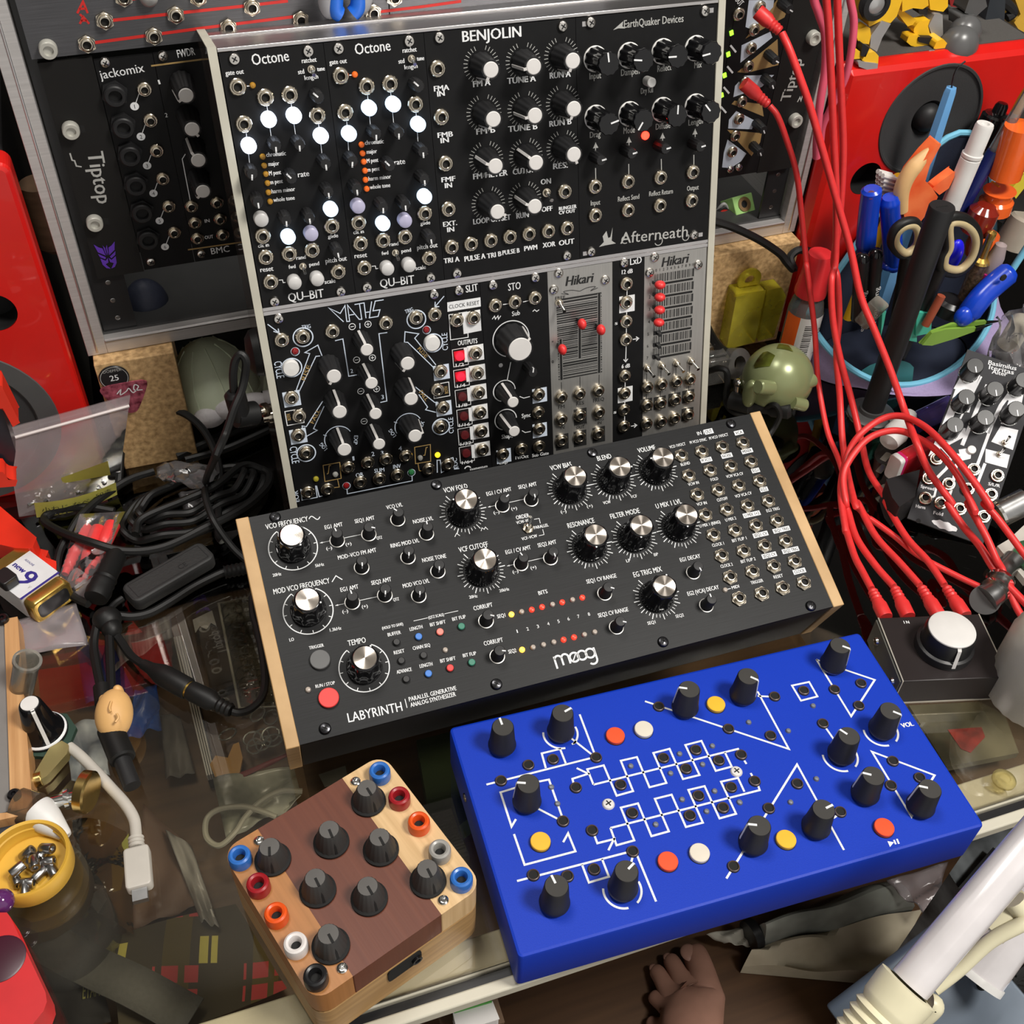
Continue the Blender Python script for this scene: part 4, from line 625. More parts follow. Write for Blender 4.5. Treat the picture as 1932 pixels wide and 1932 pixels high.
g = G(); g.lathe([(3.1, 0), (3.1, .35), (2.9, .5)], M['hole'], 28, cap=False); g.lathe([(2.9, .3), (2.8, 1.2), (2.5, 1.35), (2.3, 1.1), (2.2, .3)], mat('smoked socket rim', (.12, .085, .07), .4, .3), 28, cap=False); g.disc(0, 0, 2.35, M['hole'], .5); JBL = g.mesh('socket')
for p in ((33.5, 93.2), (17.5, 88.2), (46.7, 93), (68.4, 88.1), (111.4, 108.7), (141.8, 85.8), (101.8, 78.5), (119.9, 78.5), (110.6, 69.5), (128.9, 69.5), (52.7, 74.4), (75, 69.8), (40.6, 58.5), (75, 53.5), (52.7, 50), (110.6, 53.5), (102.1, 44.5), (128.5, 53.5), (119.9, 44.1), (18.2, 35.8), (33.6, 30.9), (46.9, 30.7), (67.9, 34.3), (111.7, 14),
          (174.7, 98.1), (191.8, 97.3), (208.5, 93.5), (224.7, 93.3), (216.2, 80.5), (161.5, 76), (191.9, 75.4), (141.5, 69.5), (141.6, 53.5), (119.7, 44), (162, 46.3), (141.8, 37.6), (216.2, 44.9), (224.5, 32.5), (207.8, 32.5), (175.5, 26.1)): put('socket', JBL, blue, p[0], p[1])
LB = lm(mat('unlit smoky led', (.16, .17, .2), .35), 1.5)
for p in ((40.9, 78.1), (41, 68.4), (83.9, 78.7), (110.9, 78.7), (129.3, 78.5), (119.9, 69.7), (102, 69.3), (84, 44.7), (101.9, 53.9), (119.6, 53.9), (111.1, 44.5), (129.1, 44.8), (154, 86.8), (172, 76.3), (192.2, 87.1), (172.8, 46.3), (153.9, 37.8), (129.2, 44.5)): put('led', LB, blue, p[0], p[1], -.4)
for p in ((65.4, 61.5), (135.1, 61.3)): put('panel_screw', SCRW, blue, p[0], p[1], -.7)
g = G(); ink = M['ink']; lw = 1.05
for P in (((9.9, 88.3), (68.6, 88.7)), ((41.6, 89.3), (42.2, 98.1), (52.2, 98.1), (52.3, 89)), ((68.9, 115.5), (68.4, 88.1)), ((59.8, 102.7), (68.4, 88.1)), ((59, 99.1), (61.3, 99.9)), ((24.5, 82.7), (15.5, 82.2), (15.5, 62.8), (18.7, 66)), ((35.1, 82.9), (41.1, 82.6), (41, 61.3)), ((30.6, 68.8), (40.6, 58.5)),
    ((15.5, 58.6), (15.8, 42), (41.4, 42), (41, 51.9), (37.2, 48.1)), ((61.9, 73.8), (61.8, 83), (70.7, 82.9), (71, 64.8), (79.9, 65), (80.1, 83.1), (88.9, 82.9), (88.7, 64.8), (97.9, 64.8), (98, 82.9), (107.1, 83), (106.9, 64.6), (116, 64.5), (115.9, 82.9), (125.1, 83), (125, 64.5), (134, 64.6), (134.1, 73.4)), ((61.9, 73.8), (141.6, 73.4), (141.4, 70.6)), ((56.8, 85.1), (61.5, 80.4), (52.7, 79.8), (52.3, 75.8)),
    ((61.9, 49), (61.6, 39.6), (70.8, 39.7), (70.7, 58), (79.8, 57.9), (79.7, 39.5), (88.9, 39.6), (88.9, 58), (97.9, 57.9), (97.9, 39.5), (106.9, 39.4), (107.1, 58.1), (115.9, 57.9), (115.8, 39.3), (124.8, 39.4), (125, 58), (134.3, 57.7), (134.1, 49.6)), ((61.9, 49), (142, 48.3), (142.3, 50.7)), ((53, 48.1), (53, 43.1), (61.5, 43), (56.9, 38.2)),
    ((10, 35.2), (68.1, 34.7)), ((42.2, 34.7), (42.4, 25.3), (52.5, 25.5), (52.4, 34.8)), ((69.3, 32.7), (69.5, 8)), ((67.3, 32.4), (65.1, 29.1)), ((105.6, 114.1), (167.3, 66.2), (167.3, 103.8)), ((166, 101), (174.7, 98.1)), ((208.7, 114.8), (209, 75.7), (233.5, 93.6), (220.4, 104.5)), ((208.7, 114.8), (212.6, 111.4)),
    ((192.1, 74.5), (193.2, 62.9)), ((210.6, 15.6), (208.9, 14.3), (208.7, 53.1), (233, 31.9), (228.7, 29)), ((106, 9.5), (167.2, 56.7), (167.4, 7.4)), ((170.6, 24.2), (175.6, 25.6)), ((141.8, 66.1), (142, 64)), ((141.8, 58.5), (141.9, 56.1))): g.pl(P, lw, ink)
g.pl(((187.3, 102.3), (197.6, 102), (197.5, 92.1), (187.5, 92)), lw, ink, closed=True)
for p in ((55.3, 106.9), (56.3, 17.6), (219.7, 63.1), (191.3, 55.2)): g.arc(p[0], p[1], 9, 160, 268, lw, ink); g.arc(p[0], p[1], 9, 300, 372, lw, ink)
g.t('VOL', (232.1, 61.7), (238.8, 61.4), 2.9, ink, bold=.18); g.fill(((190.4, 5.8), (190, 2.7), (193.2, 4.4)), ink); g.pl(((193.8, 5.5), (193.5, 3.2)), .9, ink); g.pl(((195.5, 5.6), (195.1, 3)), .9, ink)
g.M = Matrix.Translation((0, 0, .02)); o = g.build('printed_lines', blue); o['label'] = 'white printed line art'
# ------------------------------------------------------------------ small wooden synthesizer
WF = frame(-9.2, 189.1, 45, 18.6)
wood_s = thing('wooden_synthesizer', 'small three-tone wooden box synthesizer with grey knobs and coloured ring sockets', 'synthesizer', WF)
M['cherry'] = wood('orange cherry wood', (.36, .15, .04), (.4, .17, .05), (400, 8, 8)); M['walnut'] = wood('red brown walnut', (.115, .027, .011), (.128, .033, .014), (400, 8, 8)); M['maple'] = wood('pale maple', (.58, .37, .17), (.7, .48, .25), (300, 12, 12)); M['basew'] = wood('golden base wood', (.34, .19, .07), (.48, .29, .12), (12, 12, 300))
WW, WD = 88.2, 85.6
def strip(x0, x1, z0, z1, m, g, inset=0):
    r = 8; P = []
    def cor(cx, cy, a): return [(cx + (r - inset) * math.cos(R(a + 90 * i / 6)), cy + (r - inset) * math.sin(R(a + 90 * i / 6))) for i in range(7)]
    if x1 > WW - 1: P += cor(WW - r, r, -90) + cor(WW - r, WD - r, 0)
    else: P += [(x1, inset), (x1, WD - inset)]
    if x0 < 1: P += cor(r, WD - r, 90) + cor(r, r, 180)
    else: P += [(x0, WD - inset), (x0, inset)]
    g.prism(P, z0, z1, m)
g = G(); strip(0, 18.9, -18, 0, M['cherry'], g); strip(18.9, 65, -18, 0, M['walnut'], g); strip(65, WW, -18, 0, M['maple'], g); g.build('lid', wood_s, bevel=.5)
g = G(); strip(0, WW, -19.4, -18, M['hole'], g, .8); g.build('seam', wood_s)
g = G(); strip(0, WW, -45, -19.4, M['basew'], g); g.build('base', wood_s, bevel=.5)
g = G(); g.M = Matrix.Translation((44, -.2, -25)) @ Matrix.Rotation(R(90), 4, 'X'); g.rbox(-9, -5, -.5, 9, 5, .6, 2, M['hole']); g.lathe([(2.6, .5), (2.6, 2), (1.5, 2), (1.4, .8)], M['darksteel'], 18, (6, 0, 0)); g.build('power_socket', wood_s)
gk = mat('matt grey knob', (.1, .095, .09), .75); gk2 = mat('grey knob skirt', (.035, .034, .033), .6)
g = G(); g.lathe([(8.4, .3), (8.4, 1.4), (7.2, 2)], M['hole'], 36); g.lathe([(7.4, 1.4), (6.6, 5), (4.9, 12), (4.4, 12.9)], gk2, 60, flute=.02, fn=18); g.lathe([(4.4, 12.9), (0, 13.2)], gk, 30); KGR = g.mesh('grey_knob')
g = G(); g.box(-.55, .2, 12.9, .55, 4.6, 13.4, M['hole']); g.add([(-.55, 4.3, 13.3), (.55, 4.3, 13.3), (.6, 7.6, 1.6), (-.6, 7.6, 1.6), (-.55, 3.9, 13), (.55, 3.9, 13), (.6, 7, 1.6), (-.6, 7, 1.6)], [(0, 1, 2, 3), (4, 7, 6, 5), (0, 3, 7, 4), (1, 5, 6, 2)], M['hole']); KGP = g.mesh('pointer')
for p, a in (((68.5, 67), 267), ((43.2, 59), 260), ((59.8, 42.1), 264), ((17.1, 67.4), 243), ((26.2, 42.2), 264), ((42.9, 25.2), 266), ((68.8, 16.4), 262), ((18, 16.8), 266)): k = put('grey_knob', KGR, wood_s, p[0], p[1], 0, a - 90); put('pointer', KGP, k, 0, 0)
sb = mat('blue socket', (.03, .15, .5), .3); sr = mat('dark red socket', (.32, .012, .018), .3); so = mat('orange socket', (.75, .09, .012), .3); sg = mat('grey socket', (.32, .31, .29), .3); sw = mat('white socket', (.72, .68, .66), .3); sk = M['black']
for p, m_ in (((80.4, 75.4), sb), ((80.6, 58.2), sr), ((80.8, 41.6), so), ((80.6, 24), sg), ((80.8, 6.9), sb), ((5.1, 75.8), sb), ((5.5, 58.8), sr), ((5.3, 41.8), so), ((5.6, 24.9), sw), ((5.6, 7.8), sk)):
    g = G(); g.lathe([(5.3, 0), (5.3, 4.6), (4.9, 6), (4, 6.6), (3, 6.2), (2.5, 5), (2.2, 1.5)], m_, 32, cap=False); g.disc(0, 0, 2.4, M['hole'], 2); put('banana_socket', g.mesh('banana_socket'), wood_s, p[0], p[1])
g = G(); g.lathe([(2.5, 0), (2.4, 1), (1.6, 1.5), (1.2, 1.5), (.9, .6), (0, .6)], M['chrome'], 20); SH = g.mesh('screw')
for p in ((69.2, 79.8), (16.5, 79.5), (17, 5.4), (69.3, 4.7)): put('panel_screw', SH, wood_s, p[0], p[1])
# ------------------------------------------------------------------ rack case at the back, standing on two particle board blocks
RF = frame(-39.523, 609.649, 178.015, 1.174, 90.36)
rear = thing('rack_case', 'large aluminium framed rack case at the back, raised on two particle board blocks', 'case', RF)
M['fr'] = mat('dull aluminium frame', (.56, .54, .53), .4, .55, .08, 1, stretch=(20, 900, 20)); M['greyplate'] = mat('grey base plate', (.07, .07, .07), .45, .4)
for x0, x1 in ((-25, -13), (473.5, 484)):
    g = G(); g.box(x0, -88, -90, x1, 240, 3, M['fr']); g.box((x0 + x1) / 2 - .6, -86, 3, (x0 + x1) / 2 + .6, 240, 3.6, M['alu']); g.build('side_frame', rear, bevel=1.2)
g = G(); g.box(-13, -88, -90, 473.5, -78, 3, M['fr']); g.box(-13, -80, 3, 473.5, -78.4, 3.6, M['alu']); g.build('bottom_frame', rear, bevel=1)
G().box(-13, -78, -92, 473.5, 240, -90, M['hole']).build('back_panel', rear)
G().box(-12.8, -78, -89, 473.3, -76.5, -3, M['greyplate']).build('base_plate', rear)
for x0, x1 in ((-12, 8), (455, 472)):
    g = G(); g.box(x0, -76.4, -6, x1, 235, -4, M['black'])
    for i in range(3): g.M = Matrix.Translation(((x0 + x1) / 2, -68 + i * 13, -4)); g.lathe([(1.6, 0), (1.2, .1)], M['steel'], 12)
    g.build('rack_rail', rear)
g = G(); g.lathe([(4.6, 0), (4.6, 4), (4.2, 4.6), (2.6, 4.6), (2.2, 3), (0, 3)], mat('pale nylon washer screw', (.5, .49, .44), .4, .3), 28); CAPS = g.mesh('cap_screw')
M['ear'] = mat('black ear plate', (.009, .0085, .008), .55, spec=.25)
# left bracket plate with printed name and purple emblem
m = Mod('rack_ear', 'black bracket plate at the left with a purple angular emblem', -7, -35.6, 27.3, 131, RF, M['ear'], 'bracket', th=2.5)
for p in ((0.5, 58.8), (-0.2, 2.2)): m.put('cap_screw', CAPS, p)
for p in ((4.7, 57.9), (4.7, 1.2)): m.g.pl([(p[0] - 3, p[1]), (p[0] + 3, p[1])], 4.4, M['hole'], .08)
m.g.t('Tiptop', (5.6, 44.2), (4, 12.9), 9, M['greyink'], bold=.2)
m.g.pl(((-3.2, 45.1), (-3.1, 40.9), (-1.9, 40.4), (-1.7, 37.2), (0.9, 36.3)), .8, M['greyink'])
pu = mat('purple emblem', (.11, .03, .42), .4)
def emb(*P): m.g.fill(P, pu, .5); m.g.fill(P, pu, .3)
a, b = (-4, -13.4), (7.9, -30.2); w_, h_ = (b[0] - a[0]), (a[1] - b[1]); EX = lambda u, v: (a[0] + w_ * u, a[1] - h_ * v + 1)
for s_ in (0, 1):
    f = lambda u, v: EX(1 - u if s_ else u, v)
    emb(f(0, 0), f(.2, .14), f(.36, .2), f(.42, .5), f(.1, .32)); emb(f(.08, .38), f(.4, .56), f(.36, .64), f(.13, .52)); emb(f(.13, .58), f(.36, .7), f(.48, .6), f(.46, .78), f(.3, .84), f(.48, 1.04), f(.3, 1), f(.16, .84)); emb(f(.4, .08), f(.48, .2), f(.48, .5), f(.43, .38))
m.done()
m = Mod('rack_ear', 'black bracket plate at the right, partly behind two red cables', 442.3, -35.6, 28, 131, RF, M['ear'], 'bracket', th=2.5)
for p in ((462.6, 58.3), (463.2, 1.8)): m.put('cap_screw', CAPS, p)
for p in ((460.3, 57.7), (460.2, -0.1)): m.g.pl([(p[0] - 3, p[1]), (p[0] + 3, p[1])], 4.4, M['hole'], .08)
m.g.t('Tiptop', (456.3, 15.9), (459.3, 43.9), 8, M['greyink'], bold=.2); m.g.pl(((462.8, 14.1), (464, 17.3), (465.4, 14.7), (465.7, 18.9)), .8, M['greyink']); m.done()
# upper red-lined patch panel, continuing out of the picture
M['dgrey'] = mat('brushed charcoal panel', (.085, .085, .092), .42, .4, .2, 1, .02, stretch=(40, 2600, 40)); rl = mat('red line ink', (.6, .02, .015), .5)
m = Mod('charcoal_module', 'brushed charcoal panel with red lines between hexagonal sockets, top left edge', -9.2, 97.6, 190, 132, RF, M['dgrey'])
m.put('cap_screw', CAPS, (0.1, 102.7))
for P in (((19.8, 102.7), (78.4, 104.4), (132.2, 105.4)), ((31.8, 113), (66.4, 113.3), (106.7, 113.5), (125.5, 113.8)), ((41.7, 122.4), (54.9, 122.9), (82.6, 123.7))): m.g.pl(P, 1.6, rl)
m.jacks(((19.3, 102.9), (53.2, 103.3), (92.1, 103.7), (131.1, 103.8), (30.6, 113.6), (66.2, 112.9), (105.9, 112.8)), JHEX, 1.05); m.jacks(((42.2, 124), (79, 120.4)), JHEX, 1.05)
g = G(); g.lathe([(5, 0), (4.6, 3), (3, 4.6), (0, 5)], M['silver'], 24); m.put('steel_knob', g.mesh('steel_knob'), (54.3, 123.2))
for P in (((18.3, 118.2), (22.4, 123.6), (23.3, 117.7)), ((19.7, 120.2), (23.1, 120.1)), ((18.3, 112.9), (20.8, 116.2), (22.8, 112.5)), ((19.1, 114.4), (22.1, 114.3)), ((20.4, 116.2), (19.5, 117.7))): m.g.pl(P, 1.1, rl)
m.done()
m = Mod('charcoal_module', 'brushed charcoal panel with one red line, top edge right of the blue pliers', 181.2, 97.6, 130, 132, RF, M['dgrey'])
m.g.pl(((175.1, 103.1), (201.1, 103.4), (222.9, 104.1)), 1.6, rl); m.jacks(((184, 110.1), (171.6, 103.4)), JHEX, 1.05); m.done()
m = Mod('blank_panel', 'plain dark panel along the top edge above the upright case', 311.4, 97.6, 130, 132, RF, M['ear']); m.done()
# row of modules below it
m = Mod('jack_mixer', 'black mixer module with six large black sockets in a slanting column, left', 20.5, -34.8, 30.3, 128.5, RF)
g = G(); g.prism([(7.2 * math.cos(R(60 * i + 15)), 7.2 * math.sin(R(60 * i + 15))) for i in range(6)], 0, 2.2, M['satin']); g.lathe([(5.9, 2), (5.9, 5), (5.2, 5.6), (3.6, 5.6), (3.3, 4.6), (3.2, 2.6)], M['satin'], 28, cap=False); g.disc(0, 0, 3.3, M['hole'], 3); JBG = g.mesh('large_socket')
for p in ((27.1, 75.4), (27.6, 57.4), (27.7, 40.7), (27.1, 22.6), (26.9, 5.1), (26.8, -12.8)): m.put('large_socket', JBG, p)
m.jacks(((42.8, 75.9), (42.5, 58.3), (42.3, 40.4), (42.4, 23.1), (42.4, 5.3), (42.4, -12)), None, .95)
m.screws(((26.1, 92.2), (25.4, -29.4))); m.txt([('jackomix', (22, 83.6), (45, 84.9), 5)])
for i, p in enumerate(((35.9, 66.8), (35.7, 49.3), (35.5, 31.8), (35.6, 14.4), (35.6, -3.6), (35.4, -21.2))): m.g.disc(p[0], p[1], 2.3, M['ink']); m.g.tc(str(i + 1), p[0], p[1], 2.4, M['blackink'], n=.2); m.g.pl([p, (p[0] + 5, p[1] + 9)], .4, M['ink'])
m.done()
m = Mod('fader_module', 'black module with four white-capped knobs, partly hidden by the clear case side', 50.9, -34.8, 40.5, 128.5, RF)
for p, a in (((62.9, 77.2), 215), ((62.8, 58.1), 300), ((63, 39.7), 120), ((62.4, 20.6), 225)): m.knob(KCW, p, a)
m.jacks(((55.2, 3.2), (70.2, 3.3), (55.4, -7.7), (70.3, -7.8), (55, -18.3), (70.1, -18.6)), None, .95); m.screws(((55.9, 92.2), (55.5, -29.5)))
m.g.pl(((48.8, 87.6), (75.7, 88), (85.1, 88.1)), .9, gd); m.g.pl(((48.2, -25.6), (75.7, -26.1), (83.3, -25.8)), .9, gd)
m.txt([('FWDR', (63.5, 90.3), (72.7, 90.8), 4.4), ('BMC', (61.5, -31.3), (72.6, -31.3), 4.6), ('1', (50.9, 77.2), (51.8, 77.3), 2.6), ('2', (50.8, 58.5), (52.1, 58.5), 2.6), ('IN', (61.2, -9.3), (64, -9.3), 2.4), ('OUT', (59.4, -20.3), (64.4, -20.3), 2.4)])
m.g.pl(((58.1, 36.3), (55.3, 32.9), (55.2, 5.6)), .5, M['ink']); m.done()
m = Mod('blank_panel', 'plain black panel between modules, behind the upright case', 91.5, -34.8, 290, 128.5, RF); m.done()
# right-hand modules seen past the upright case
m = Mod('meter_module', 'black module strip with green lights, peeking out behind the upright case', 381.6, -34.8, 20.3, 128.5, RF); gl = lm(M['ledg'], 1.4)
for p in ((401.7, 67.3), (402.1, 53.7), (402.1, 40), (402.5, 26.6)):
    g = G(); g.box(-1.2, -1.5, 0, 1.2, 1.5, .8, M['ledg']); m.put('green_light', g.mesh('green_light'), p, 20); m.g.pl([(p[0] + 1, p[1] - 8), (p[0] + 6, p[1] - 13)], 1.2, M['ink'])
m.jacks([(404, 78.9)]); m.g.t('OUT', (400, 87.4), (404.5, 83), 4, M['ink'], bold=.1); m.done()
m = Mod('fan_module', 'black module with pale blue and gold wedge patches, right of the upright case', 402, -34.8, 40.2, 128.5, RF); lb = mat('pale blue enamel patch', (.5, .55, .64), .4); gw = mat('gold patch', (.38, .25, .1), .4, .3)
for P, k in ((((411.3, 69.9), (410.2, 86.4), (428.4, 84.7), (428.7, 80.4), (416.7, 67.5)), lb), (((412.8, 62.4), (418.1, 69.7), (430.3, 84.5), (440.3, 81.4), (438.6, 73)), gw), (((412.3, 46.9), (410.9, 58.4), (430.2, 64.9), (432.6, 61)), lb), (((411.3, 40.9), (436.8, 59.5), (441.5, 42), (418.2, 39.5)), gw), (((411.8, 24), (411.5, 31.7), (417.3, 37.9), (439.8, 35.6), (432.2, 28.5)), lb), (((411.4, 19.3), (413.2, 21.4), (435, 16.2), (438.4, 7), (420.7, 15.4)), gw), (((412.2, 2.1), (411.6, 8.4), (416, 13.9), (432.1, 5), (431, -1.1)), lb), (((411.7, 1.2), (439.7, -5.2), (439.8, -11.8), (435.1, -21.4)), gw), (((413.1, -26.6), (412.3, -15.5), (413.4, -6.1), (430.5, -18.8), (427.5, -24.2), (420.1, -28.1)), lb)): m.g.fill(P, k, .12 if k is lb else .1)
m.jacks(((417.4, 67.8), (417.9, 55.9), (418.3, 44.1), (418.3, 20.5), (418.7, 8.4), (418.2, -3.6), (418.3, -15.4), (418.7, 81.6), (417.8, 33.5)), None, .95)
for p, a in (((431.4, 50.6), 330), ((432.6, 34.5), 300), ((433.1, 3.3), 300), ((434.1, -13.1), 300), ((433.8, 82.4), 330)): m.knob(MINI, p, a, 'mini_knob')
m.screws(((419.7, -28.8), (426.5, -28.5)), None); m.done()
# in the dark bay under the modules
g = G(); c = (-23, 640, 99.6); g.ell((c[0], c[1], c[2]), (14, 12, 18), mat('dark blue lump', (.03, .035, .06), .6, bump=.5, scale=200), 20, 12); tag(g.build('wire_bundle'), 'dark wire bundle in the black bay of the rear case, lower left', 'wire bundle')
c = (409.5, 640, 100)
t = thing('audio_socket', 'lime green cube socket in the open bay of the rear case, right', 'socket', frame(c[0], c[1], c[2] - 4, 10, -38)); lg = mat('lime plastic', (.36, .62, .2), .4)
g = G(); g.box(-9, -8, 0, 9, 8, 14, lg); g.build('housing', t, bevel=.6); g = G(); g.M = Matrix.Translation((0, -8.05, 7)) @ Matrix.Rotation(R(90), 4, 'X'); g.lathe([(5.4, 0), (5.4, .8), (3, .8), (2.6, .2)], mat('socket throat', (.2, .12, .05), .4), 20, cap=False); g.disc(0, 0, 5.2, M['hole'], .1); g.build('socket_ring', t)
for i, cc in enumerate(((.6, .03, .02), (.03, .03, .03), (.5, .5, .48))):
    c0 = (392.6, 645, 103.5); tag(G().tube(spline([(c0[0] - 8 + i * 3, c0[1], c0[2] - 14 + 4 * i), (c0[0] + 2, c0[1] - 4, c0[2] - 2 + 3 * i), (c0[0] + 12, c0[1], c0[2] - 6 - 2 * i), (c0[0] + 17, c0[1], c0[2] - 2 - i * 2)]), 1.3, mat('thin wire', cc, .4), 6).build('wire'), ('red', 'black', 'white')[i] + ' thin wire beside the lime green socket in the rear bay', 'wire')
# two particle board blocks
for x0, x1, y0, lab_ in ((-62, -13, 597, 'particle board block on the left under the rack case, with a round badge'), (372, 443, 604, 'particle board block on the right under the rack case, behind the yellow case')):
    g = G(); g.box(x0, y0, 0, x1, y0 + 100, 89.6, M['mdf']); tag(g.build('support_block', bevel=.8), lab_, 'board')
# ------------------------------------------------------------------ helpers for silhouettes with real depth
def yp(g, P, d, m, smooth=False):        # outline standing in a plane of constant y, thickened away from the viewer
    y = P[0][1]; T = g.M; g.M = T @ Matrix(((1, 0, 0, 0), (0, 0, -1, y + d), (0, 1, 0, 0), (0, 0, 0, 1))); g.prism([(p[0], p[2]) for p in P], 0, d, m, smooth); g.M = T; return g
def zp(g, P, z0, m):                     # outline lying level, from z0 up to the outline's own height
    return g.prism([(p[0], p[1]) for p in P], z0, P[0][2], m)
def stick(g, a, b, r, m, n=16, tip=0):   # cylinder from a to b
    T = g.M; g.M = T @ aim(a, b); L = (Vector(b) - Vector(a)).length; g.lathe([(r, 0), (r, L - tip), (max(.01, r - tip), L)], m, n); g.M = T; return g
def cut(o, cutters):                     # holes cut for good, the cutters are thrown away
    for c in cutters:
        b = o.modifiers.new('hole', 'BOOLEAN'); b.object = c; b.operation = 'DIFFERENCE'; b.solver = 'EXACT'
    bpy.context.view_layer.update(); dg = bpy.context.evaluated_depsgraph_get(); me = bpy.data.meshes.new_from_object(o.evaluated_get(dg)); o.modifiers.clear(); o.data = me; me.polygons.foreach_set('use_smooth', [False] * len(me.polygons)); me.update()
    for c in cutters: bpy.data.objects.remove(c)
    return o
# ------------------------------------------------------------------ two red loudspeakers
def speaker(label, x0, x1, y, zt, woofer, port, cham, gk=0):
    t = thing('loudspeaker', label, 'speaker', frame((x0 + x1) / 2, y + 70, 0)); cx = (x0 + x1) / 2
    g = G(); T = Matrix.Translation((0, y, 0)) @ Matrix.Rotation(R(90), 4, 'X'); g.M = T
    g.rbox(x0, 0, -20, x1, zt, 0, 6, M['speaker'], cham); b = g.build('baffle', t, True); cs = []
    for (px, pz, pr), dp in ((woofer, 14), (port, 18)):
        c = G(); c.M = T; c.lathe([(pr, -dp), (pr, 4)], M['speaker'], 48, (px, pz, 0)); cs.append(c.build('c', t, True))
    cut(b, cs)
    g = G(); g.box(x0 + 4, y + 19.5, 2, x1 - 4, y + 160, zt - 3, M['satin']); g.build('cabinet', t, True, bevel=2)
    px, pz, pr = woofer; g = G(); g.M = T; g.lathe([(pr + .8, .1), (pr + .4, .9), (pr * (.8 if gk else .97), .8), (pr * (.78 if gk else .95), -.6), (pr * .86, -1.4)], mat('grey gasket', (.075, .075, .075), .6) if gk else M['cone'], 56, (px, pz, 0), cap=False); g.build('surround', t, True)
    g = G(); g.M = T; g.lathe([(pr * .95, -.8), (pr * .7, -1.6), (pr * .32, -4), (pr * .26, -9)], M['cone'], 56, (px, pz, 0), cap=False); g.build('cone', t, True)
    g = G(); g.M = T; g.lathe([(pr * .27, -9), (pr * .25, -3), (pr * .2, .6), (pr * .1, 2.6), (0, 3)], M['satin'], 40, (px, pz, 0)); g.build('dust_cap', t, True)
    px, pz, pr = port; g = G(); g.M = T; g.lathe([(pr, -17), (0, -17.2)], M['hole'], 32, (px, pz, 0), cap=False); g.lathe([(pr - .3, -.4), (pr - .3, -17)], M['hole'], 32, (px, pz, 0), cap=False); g.build('port', t, True)
    return t
sp = speaker('red loudspeaker at the left edge, its grey-rimmed woofer half out of the picture', -260, -73, 592, 230, (-150, 62, 59), (-106, 141, 12.7), 3, 1)
spr = speaker('red loudspeaker at the right with a round charcoal woofer, toys standing on top', 446, 604, 604, 219, (526, 173, 40), (485, 134, 12.5), 9)
G().box(454, 615, 216, 598, 740, 219.5, mat('grey foam top', (.07, .065, .06), .9, bump=.3, scale=900)).build('top_pad', spr, True)
